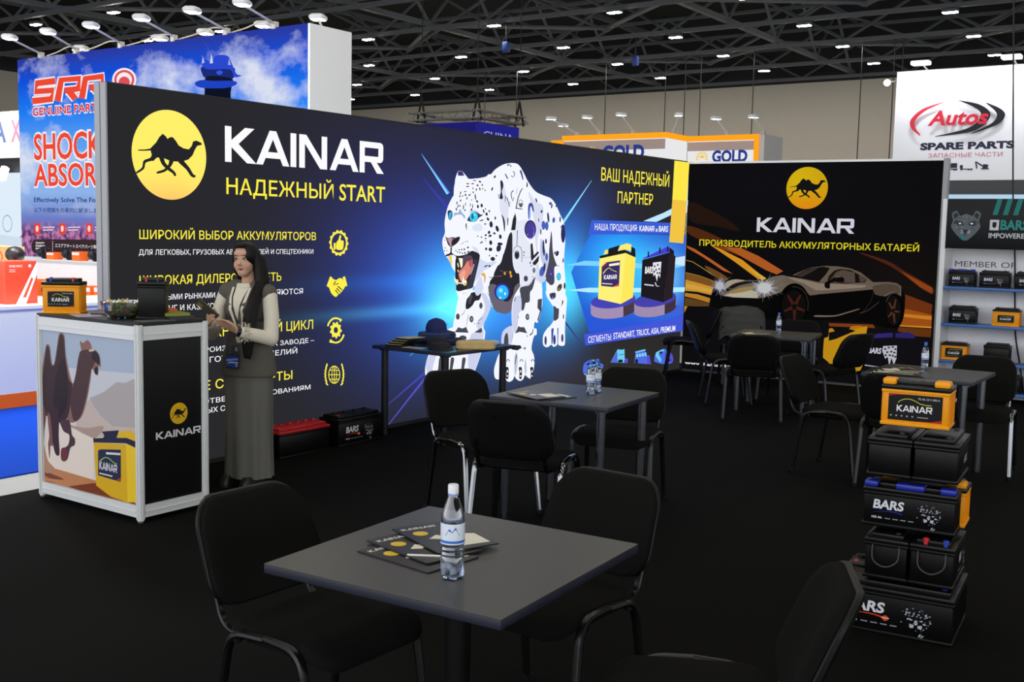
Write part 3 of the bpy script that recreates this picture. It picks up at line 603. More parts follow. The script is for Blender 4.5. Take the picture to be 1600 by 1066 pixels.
#333a6e|0|4913 1905 4905 1896 4894 1891 4884 1893 4879 1900 4881 1910 4889 1919 4900 1924 4910 1923 4914 1916
#333a6e|0|4858 1821 4857 1810 4854 1802 4849 1802 4844 1809 4842 1821 4843 1833 4847 1840 4852 1840 4856 1833
#333a6e|0|5168 1969 5166 1962 5160 1958 5153 1958 5147 1962 5144 1968 5146 1974 5152 1978 5159 1979 5166 1975
#4a4f9a|1|4660 1941 4676 1980 4715 1988 4744 1969 4764 1898 4735 1917 4711 1955 4689 1915 4703 1857 4682 1824 4664 1850
#8fb8ff|1|4679 1896 4700 1929 4709 1857 4682 1824
#3a3c78|1|4506 2290 4530 2295 4553 2258 4572 2207 4553 2213 4531 2250
#4a4c80|1|4261 2252 4288 2240 4316 2207 4305 2201 4283 2221
#5a6088|1|4389 2274 4413 2265 4411 2242 4390 2228 4372 2238 4365 2233 4391 2222 4423 2240 4425 2268 4398 2281
#4a86b8|1|4290 2331 4327 2349 4338 2337 4306 2325
#4a5a88|0|4369 2330 4368 2326 4364 2324 4358 2322 4351 2321 4345 2322 4341 2325 4339 2328 4341 2331 4345 2334 4351 2336 4357 2336 4363 2335 4368 2333
#4a5080|1|4400 2098 4367 2072 4371 2033 4402 1993 4422 2028 4412 2029 4405 2000 4384 2035 4381 2071 4412 2092
#4a5080|1|4294 2023 4317 1993 4343 1935 4361 1982 4350 1983 4350 1941 4330 1995 4308 2026
#33354e|0|4273 2043 4272 1980 4279 1980 4284 2043
#2b2a33|1|4628 2191 4644 2166 4641 2140 4624 2143
#3a3a44|0|4553 2126 4519 2098 4477 2026 4447 1923 4464 1921 4492 2024 4533 2095 4564 2122
#7a7e90|0|4479 2128 4462 2113 4456 2062 4462 2062 4468 2113 4483 2126
#3a3a54|0|4460 1923 4565 1918 4567 1925 4462 1933
#4a4a56|0|4568 1980 4567 1972 4565 1964 4561 1957 4555 1951 4548 1947 4540 1945 4532 1944 4524 1945 4516 1948 4509 1953 4504 1959 4500 1966 4498 1973 4497 1981 4499 1989 4502 1996 4507 2003 4514 2008 4521 2011 4529 2013 4538 2013 4545 2011 4553 2007 4559 2002 4564 1995 4567 1988 4568 1980 4560 1979 4559 1986 4557 1993 4553 1999 4548 2003 4543 2006 4536 2008 4530 2008 4524 2007 4518 2004 4513 2000 4509 1994 4506 1988 4505 1981 4505 1974 4507 1967 4510 1961 4515 1956 4520 1952 4526 1949 4532 1948 4539 1949 4545 1951 4550 1955 4555 1960 4558 1966 4560 1972 4560 1979
#5a5e74|1|4503 1974 4564 1976 4554 1941 4515 1943
#2b2a33|0|4446 1883 4465 1820 4452 1717 4381 1713 4405 1819
#4a4a56|1|4318 1830 4334 1824 4326 1760 4315 1766
#2b2c3c|1|4191 2176 4228 2172 4240 2129 4220 2078 4238 2016 4196 2008 4175 2026 4205 2077
#34384e|1|4201 1865 4244 1847 4278 1791 4280 1711 4259 1711 4234 1815
#b9c4ea|1|4102 2036 4184 2052 4180 2014 4123 2012
#f6f8ff|1|3511 2155 3543 2222 3571 2238 3614 2233 3657 2207 3721 2167 3794 2181 3874 2184 3953 2200 4024 2233 4097 2184 4147 2075 4178 1939 4240 1815 4270 1696 4299 1627 4266 1500 4206 1386 4061 1363 3899 1322 3821 1225 3793 1158 3746 1099 3668 1059 3600 1074 3560 1135 3544 1202 3537 1311 3493 1360 3430 1444 3383 1480 3348 1562 3347 1621 3378 1680 3371 1768 3392 1857 3423 1928 3473 1995 3500 2025 3510 2096
#d5dcf6|1|3772 1559 3873 1522 3895 1448 4018 1410 4163 1415 4061 1359 3949 1324 3852 1215 3823 1154 3865 1097 3955 1150 3942 1212 3920 1275 3821 1228 3744 1169 3818 1339 3875 1449
#3b3670|0|3547 2225 3571 2238 3614 2233 3643 2198 3553 2193
#3f3a70|1|3696 1795 3726 1835 3774 1872 3823 1877 3893 1854 3934 1853 3864 1820 3825 1789 3766 1784
#3fd8f0|0|3851 1832 3848 1817 3840 1804 3827 1794 3810 1787 3791 1784 3772 1786 3755 1792 3741 1802 3732 1815 3729 1829 3731 1843 3740 1856 3753 1867 3769 1874 3788 1876 3807 1875 3825 1869 3838 1859 3848 1846
#1f6f90|0|3794 1834 3793 1822 3787 1813 3778 1807 3769 1807 3760 1812 3754 1821 3751 1833 3753 1844 3759 1854 3767 1859 3777 1859 3786 1854 3792 1845
#c9ffff|0|3809 1846 3808 1842 3805 1839 3801 1838 3797 1837 3793 1839 3790 1842 3789 1846 3790 1849 3793 1852 3797 1854 3801 1854 3805 1853 3808 1850
#2f3a70|1|3411 1869 3448 1882 3481 1859 3475 1812 3445 1793 3421 1816
#3fbfe8|0|3478 1832 3476 1820 3471 1809 3463 1801 3454 1799 3445 1801 3437 1808 3431 1819 3429 1831 3431 1844 3436 1855 3443 1862 3453 1865 3462 1863 3470 1856 3476 1845
#1f5f80|0|3470 1829 3470 1822 3467 1815 3463 1812 3459 1812 3455 1815 3453 1821 3452 1829 3452 1837 3455 1843 3459 1846 3463 1846 3466 1843 3469 1837
#9fb4da|1|3496 1824 3509 1860 3561 1864 3584 1897 3618 1863 3662 1834 3653 1809 3619 1839 3571 1846 3524 1839
#c8d0f0|1|3724 1883 3803 1891 3883 1875 3803 1879 3744 1866
#3a3a4a|1|3669 1753 3684 1768 3690 1704 3678 1726
#e0e6fa|1|3777 1745 3886 1771 3928 1717 3848 1697 3788 1705
#6a5560|1|3383 1647 3416 1633 3491 1642 3519 1637 3586 1646 3582 1613 3530 1577 3479 1553 3470 1538 3455 1553 3417 1583
#b59a9c|1|3416 1624 3486 1630 3468 1601 3469 1553 3455 1565 3431 1594
#2b2630|1|3487 1613 3529 1631 3586 1646 3582 1613 3526 1574 3479 1568
#2b2630|1|3407 1618 3431 1589 3446 1559 3417 1580
#2b2a33|1|3458 1544 3479 1544 3480 1499 3561 1472 3686 1486 3764 1516 3813 1510 3884 1485 3885 1436 3848 1326 3807 1216 3783 1174 3685 1161 3589 1149 3550 1162 3545 1193 3533 1283 3529 1415 3538 1463 3481 1482 3420 1470 3383 1470 3401 1485 3452 1500
#3c3a48|1|3776 1413 3855 1436 3843 1338 3801 1228 3773 1186 3695 1170 3779 1327
#e08a7a|1|3646 1366 3717 1432 3781 1431 3769 1339 3702 1261 3664 1226 3615 1239 3580 1294 3594 1336
#c05a64|1|3717 1432 3781 1443 3777 1388 3748 1364
#5a4a58|1|3643 1462 3755 1474 3776 1437 3698 1420 3650 1390
#f0a890|1|3604 1306 3661 1341 3681 1317 3644 1245 3610 1257
#f4efc0|0|3573 1452 3634 1450 3636 1378 3612 1357 3597 1397
#ffffff|0|3605 1445 3631 1444 3629 1378 3614 1366
#e8cf70|0|3425 1470 3476 1476 3482 1422 3480 1374 3449 1416
#f4efc0|0|3514 1284 3543 1259 3576 1255 3577 1222 3559 1204 3519 1248
#fffbe8|0|3648 1284 3663 1250 3698 1243 3699 1207 3660 1199 3630 1227 3639 1257
#d9c24a|0|3659 1220 3703 1225 3694 1201 3665 1195
#e8e0c0|0|3577 1218 3649 1213 3650 1227 3578 1232
#cfc8d0|0|3796 1395 3774 1340 3746 1298 3754 1296 3783 1338 3808 1393
#e8dfa0|0|3573 1397 3572 1392 3569 1388 3566 1385 3561 1385 3558 1388 3555 1392 3554 1397 3555 1402 3557 1406 3561 1409 3565 1409 3569 1406 3572 1402
#e8dfa0|0|3579 1337 3578 1331 3576 1327 3572 1325 3568 1325 3564 1327 3561 1332 3560 1337 3561 1342 3563 1346 3567 1349 3571 1348 3575 1346 3578 1342
#e8dfa0|0|3583 1379 3582 1373 3579 1369 3576 1367 3571 1367 3568 1369 3565 1374 3564 1379 3565 1384 3567 1388 3571 1391 3575 1391 3579 1388 3582 1384
#2b2c3c|0|3540 1520 3538 1516 3532 1514 3526 1516 3523 1520 3526 1524 3531 1526 3538 1524
#2b2c3c|0|3589 1528 3586 1523 3579 1521 3572 1523 3570 1528 3572 1532 3579 1534 3586 1532
#2b2c3c|0|3626 1529 3623 1524 3616 1522 3608 1524 3605 1529 3608 1534 3615 1536 3623 1534
#2b2c3c|0|3667 1531 3663 1525 3654 1523 3645 1525 3641 1531 3645 1537 3654 1540 3663 1537
#2b2c3c|0|3721 1548 3717 1542 3707 1539 3698 1542 3693 1548 3697 1555 3707 1558 3716 1555
#2b2c3c|0|3567 1506 3565 1502 3558 1500 3551 1502 3548 1506 3551 1511 3557 1513 3564 1511
#2b2c3c|0|3601 1502 3598 1497 3591 1495 3585 1497 3582 1502 3584 1507 3591 1509 3598 1507
#2b2c3c|0|3636 1496 3633 1491 3626 1489 3619 1491 3616 1496 3619 1500 3626 1502 3633 1500
#2b2c3c|0|3676 1497 3673 1491 3664 1489 3655 1491 3651 1497 3655 1504 3663 1506 3672 1504
#2b2c3c|0|3723 1506 3719 1500 3710 1497 3701 1500 3697 1506 3701 1512 3710 1514 3719 1512
#2b2c3c|0|3733 1512 3731 1507 3725 1506 3718 1508 3716 1512 3718 1516 3724 1518 3731 1516
#2b2c3c|0|3643 1589 3641 1585 3635 1584 3630 1585 3627 1589 3630 1593 3635 1594 3640 1593
#2b2c3c|0|3675 1600 3674 1597 3669 1595 3664 1597 3662 1600 3664 1603 3669 1605 3673 1603
#2b2c3c|0|3704 1605 3701 1601 3696 1599 3690 1601 3688 1604 3690 1608 3696 1610 3701 1608
#2b2c3c|0|3612 1580 3611 1577 3607 1576 3602 1577 3601 1580 3602 1583 3606 1584 3610 1583
#2b2c3c|0|3384 1544 3382 1540 3377 1539 3371 1540 3369 1544 3371 1548 3376 1549 3382 1548
#2b2c3c|0|3408 1520 3406 1517 3400 1515 3395 1517 3393 1520 3395 1524 3400 1526 3405 1524
#2b2c3c|0|3375 1518 3373 1514 3368 1512 3363 1514 3360 1518 3363 1521 3368 1523 3373 1521
#2b2c3c|0|3371 1612 3370 1609 3366 1608 3362 1609 3360 1612 3362 1615 3366 1616 3370 1615
#2b2c3c|0|3658 1129 3656 1126 3652 1125 3648 1126 3646 1129 3648 1132 3652 1133 3656 1132
#2b2c3c|0|3692 1129 3690 1126 3686 1125 3682 1126 3680 1129 3682 1132 3686 1133 3690 1132
#2b2d42|0|3930 1603 3928 1598 3915 1591 3898 1586 3885 1585 3881 1589 3889 1595 3905 1602 3921 1605
#2b2d42|0|3861 1652 3858 1649 3851 1647 3843 1647 3838 1650 3838 1654 3843 1657 3851 1658 3858 1656
#2b2d42|0|3919 1644 3915 1640 3907 1638 3898 1639 3891 1642 3891 1646 3897 1649 3907 1650 3915 1648
#2b2d42|0|3986 1668 3986 1661 3978 1656 3966 1654 3956 1656 3952 1662 3956 1668 3967 1672 3979 1672
#2b2d42|0|3984 1635 3982 1631 3974 1627 3964 1626 3955 1627 3953 1631 3958 1636 3968 1639 3978 1638
#2b2d42|0|4040 1687 4032 1678 4019 1674 4006 1677 3999 1686 4003 1697 4014 1704 4028 1705 4038 1698
#2b2d42|0|4062 1662 4059 1654 4046 1648 4029 1646 4014 1649 4010 1656 4019 1664 4035 1669 4052 1668
#2b2d42|0|4125 1677 4116 1672 4102 1671 4088 1675 4080 1681 4084 1688 4096 1691 4111 1690 4122 1684
#2b2d42|0|4221 1652 4218 1637 4206 1629 4190 1630 4178 1642 4175 1657 4182 1669 4197 1673 4212 1666
#2b2d42|0|4073 1595 4070 1580 4057 1572 4040 1573 4027 1584 4024 1600 4032 1612 4048 1616 4064 1609
#2b2d42|0|3997 1534 3993 1526 3982 1521 3970 1523 3962 1530 3961 1539 3969 1546 3981 1548 3992 1543
#2b2d42|0|4076 1529 4069 1518 4051 1512 4030 1514 4017 1524 4016 1535 4029 1545 4050 1547 4069 1541
#2b2d42|0|4239 1579 4227 1570 4200 1566 4171 1570 4153 1579 4154 1589 4174 1596 4204 1596 4230 1589
#2b2d42|0|4212 1536 4197 1515 4171 1506 4147 1513 4137 1533 4144 1557 4166 1573 4192 1574 4210 1559
#2b2d42|0|4121 1435 4109 1423 4085 1419 4061 1425 4048 1437 4052 1450 4071 1459 4097 1458 4116 1448
#2b2d42|0|4153 1470 4150 1464 4143 1461 4135 1462 4129 1467 4129 1473 4134 1477 4142 1478 4150 1475
#2b2d42|0|4042 1471 4040 1466 4034 1464 4027 1464 4022 1468 4022 1474 4026 1477 4033 1478 4039 1476
#2b2d42|0|4010 1381 4005 1375 3988 1369 3966 1364 3950 1364 3947 1368 3959 1374 3980 1380 4000 1383
#2b2d42|0|4053 1373 4049 1367 4038 1364 4026 1365 4017 1370 4017 1377 4025 1382 4038 1383 4049 1380
#2b2d42|0|3976 1612 3974 1609 3968 1608 3961 1609 3957 1610 3957 1613 3961 1615 3968 1615 3974 1614
#2b2d42|0|3855 1926 3852 1915 3843 1909 3832 1911 3825 1920 3824 1931 3831 1940 3842 1943 3851 1937
#2b2d42|0|3914 1938 3912 1926 3902 1919 3890 1920 3880 1929 3878 1941 3884 1952 3896 1955 3907 1950
#2b2d42|0|3939 1887 3941 1875 3936 1868 3927 1869 3919 1878 3914 1890 3916 1900 3923 1903 3932 1898
#2b2d42|0|3992 1862 3991 1851 3983 1844 3970 1844 3959 1851 3955 1862 3960 1871 3971 1875 3984 1871
#2b2d42|0|4012 1819 4017 1808 4012 1800 4000 1798 3985 1803 3976 1813 3975 1823 3984 1829 3999 1827
#2b2d42|0|4073 1767 4071 1747 4057 1735 4038 1737 4023 1752 4019 1773 4028 1790 4045 1795 4063 1786
#2b2d42|0|4167 1731 4172 1710 4163 1697 4145 1698 4126 1711 4115 1732 4117 1749 4131 1756 4150 1749
#2b2d42|0|4023 1891 4027 1882 4024 1876 4017 1876 4008 1881 4002 1890 4001 1897 4006 1900 4015 1898
#2b2d42|0|4121 1825 4118 1815 4111 1809 4103 1811 4097 1819 4097 1830 4102 1839 4110 1841 4118 1836
#2b2d42|0|3837 1977 3841 1968 3838 1962 3828 1960 3817 1964 3810 1972 3810 1980 3817 1984 3827 1983
#2b2d42|0|3806 2013 3808 1994 3804 1983 3798 1986 3791 2001 3787 2022 3788 2038 3793 2042 3800 2032
#2b2d42|0|3680 1995 3676 1986 3670 1982 3665 1984 3664 1992 3667 2001 3673 2009 3678 2010 3681 2004
#2b2d42|0|3716 2022 3703 2018 3694 2019 3693 2023 3700 2029 3712 2034 3723 2036 3729 2034 3726 2029
#2b2d42|0|3773 2054 3771 2048 3766 2045 3759 2046 3755 2050 3754 2056 3759 2060 3765 2062 3771 2059
#2b2d42|0|3768 2090 3765 2085 3760 2082 3753 2083 3749 2086 3748 2091 3753 2095 3759 2096 3765 2094
#2b2d42|0|3818 2078 3812 2071 3805 2068 3800 2070 3799 2077 3803 2085 3810 2090 3816 2091 3819 2086
#2b2d42|0|3871 2089 3872 2080 3868 2074 3861 2075 3854 2081 3851 2091 3852 2099 3858 2102 3866 2098
#2b2d42|0|3913 2092 3912 2086 3908 2083 3903 2084 3900 2088 3900 2094 3903 2099 3907 2100 3912 2097
#2b2d42|0|3948 2081 3951 2075 3950 2071 3944 2070 3938 2074 3934 2080 3933 2085 3937 2088 3943 2086
#2b2d42|0|3840 2115 3832 2111 3822 2111 3813 2115 3810 2121 3815 2126 3824 2128 3835 2126 3841 2121
#2b2d42|0|3806 2163 3800 2159 3785 2157 3768 2157 3756 2159 3756 2162 3767 2165 3785 2166 3800 2165
#2b2d42|0|3773 2132 3768 2128 3756 2126 3741 2126 3732 2128 3731 2132 3741 2135 3755 2137 3768 2135
#2b2d42|0|3704 2129 3698 2126 3683 2123 3666 2123 3655 2125 3655 2128 3666 2131 3683 2133 3698 2132
#2b2d42|0|3704 2107 3700 2103 3686 2098 3669 2096 3657 2097 3656 2101 3666 2105 3682 2109 3697 2109
#2b2d42|0|3878 2148 3869 2145 3856 2147 3845 2152 3840 2158 3845 2163 3856 2163 3869 2159 3878 2153
#2b2d42|0|3909 2126 3906 2121 3898 2119 3889 2119 3882 2123 3882 2127 3888 2132 3898 2133 3906 2131
#2b2d42|0|3963 1768 3961 1761 3954 1758 3945 1759 3940 1764 3940 1771 3945 1776 3953 1777 3960 1774
#2b2d42|0|3927 1806 3922 1801 3903 1795 3881 1791 3865 1791 3864 1795 3876 1800 3898 1805 3918 1808
#2b2d42|0|4098 2207 4086 2200 4075 2198 4068 2202 4070 2211 4079 2220 4091 2225 4101 2223 4104 2216
#2b2d42|0|4060 2094 4052 2083 4042 2078 4035 2081 4034 2091 4040 2103 4050 2112 4059 2113 4063 2106
#2b2d42|0|3583 2039 3578 2030 3572 2025 3568 2027 3567 2035 3570 2046 3576 2053 3581 2055 3584 2049
#2b2d42|0|3574 2010 3573 2002 3568 1998 3563 1999 3560 2006 3560 2014 3563 2020 3568 2022 3572 2018
#2b2d42|0|3664 2060 3660 2056 3648 2052 3633 2049 3622 2048 3621 2051 3629 2055 3644 2059 3658 2061
#2b2d42|0|3617 2018 3616 2014 3610 2011 3601 2009 3594 2009 3592 2012 3596 2016 3604 2019 3612 2020
#2b2d42|0|3659 2025 3657 2018 3650 2014 3642 2015 3637 2021 3637 2028 3642 2034 3650 2035 3656 2032
#2b2d42|0|3584 1969 3575 1963 3567 1960 3564 1963 3567 1970 3575 1978 3584 1983 3590 1982 3590 1977
#2b2d42|0|3533 1948 3529 1939 3523 1934 3518 1936 3517 1945 3520 1955 3526 1963 3531 1964 3534 1958
#2b2d42|0|3548 1919 3541 1908 3534 1903 3530 1906 3531 1915 3537 1927 3544 1935 3550 1937 3551 1930
#2b2d42|0|3527 1894 3528 1886 3524 1880 3517 1881 3511 1887 3508 1896 3509 1903 3515 1905 3522 1902
#2b2d42|0|3575 1923 3571 1916 3565 1912 3561 1914 3561 1921 3565 1929 3570 1934 3575 1935 3577 1930
#2b2d42|0|3627 1913 3623 1898 3617 1890 3612 1893 3611 1905 3613 1922 3618 1934 3623 1937 3627 1928
#2b2d42|0|3654 1941 3653 1931 3649 1926 3646 1928 3643 1936 3643 1946 3645 1954 3649 1956 3652 1951
#2b2d42|0|3651 1887 3649 1880 3644 1876 3637 1878 3633 1883 3633 1890 3637 1896 3643 1898 3649 1894
#2b2d42|0|3727 1938 3726 1926 3722 1920 3718 1922 3716 1931 3715 1943 3718 1953 3721 1955 3725 1949
#2b2d42|0|3761 1927 3760 1913 3756 1906 3751 1908 3748 1919 3748 1933 3750 1944 3755 1947 3759 1940
#2b2d42|0|3751 1896 3749 1889 3741 1885 3733 1886 3727 1892 3727 1899 3732 1905 3741 1906 3748 1903
#2b2d42|0|3752 1984 3749 1981 3741 1980 3731 1980 3725 1981 3725 1984 3731 1986 3740 1987 3749 1986
#2b2d42|0|3955 1908 3953 1902 3949 1899 3943 1900 3940 1904 3939 1910 3943 1915 3948 1916 3953 1913
'''
PICS['car_streaks'] = '''
#2a1a14|1|41 2102 258 2029 553 1883 688 1762 426 1807 50 1876
#5a2f16|1|-29 1812 243 1754 565 1611 701 1466 436 1558 57 1700
#c4652a|0|508 1563 711 1559 936 1469 1247 1298 1172 1255 1042 1300 633 1499
#8a4420|0|321 1588 508 1563 633 1499 489 1524
#f0a426|0|332 1578 447 1542 738 1415 955 1258 1047 1204 1008 1179 938 1195 638 1392
#f7c63a|0|792 1339 945 1258 1045 1204 1008 1181
#d0682e|0|11 1570 114 1533 350 1402 624 1241 500 1275 223 1438 18 1541
#c9a050|0|7 1383 97 1366 226 1296 482 1148 487 1156 231 1303 101 1373 9 1390
#e8b84a|0|8 1228 189 1195 422 1126 424 1133 192 1203 10 1236
#7a5426|1|259 1325 386 1285 565 1185 484 1152 357 1225
#8a5c26|0|9 1232 190 1199 423 1130 384 1074 194 1110 1 1146
#e5a43a|0|1 1146 194 1110 384 1069 357 969 177 1000 2 1006
#f0b84a|0|-2 1101 196 1070 375 1039 366 999 177 1020 0 1041
#d09030|0|-3 981 179 970 348 929 340 874 171 910 -6 936
#6b4a24|0|-11 921 171 900 340 869 332 829 142 818 -7 820
#d8a030|0|-12 815 52 814 -3 730
#56281a|1|2120 1543 2305 1502 2488 1438 2649 1341 2941 1182 2946 1109 2857 1144 2595 1327 2422 1425
#a04a1c|0|2593 1350 2763 1265 2942 1176 2945 1112 2812 1176
#7a3816|0|2657 1089 2952 990 2948 876 2661 916
#b05a1c|0|2666 928 2953 876 2956 739 2605 734
#e08e24|0|2664 871 2954 859 2953 819 2655 835
#e89a2a|0|2616 740 2955 745 2957 726 2605 726
#6e3a16|0|2606 717 2957 716 2957 625 2799 626 2597 670
#8a4418|0|1818 714 2324 728 2348 688 1826 676
#d08030|0|482 713 539 712 510 671 489 669
#a05a20|0|1068 738 1176 735 1168 711 1069 714
'''
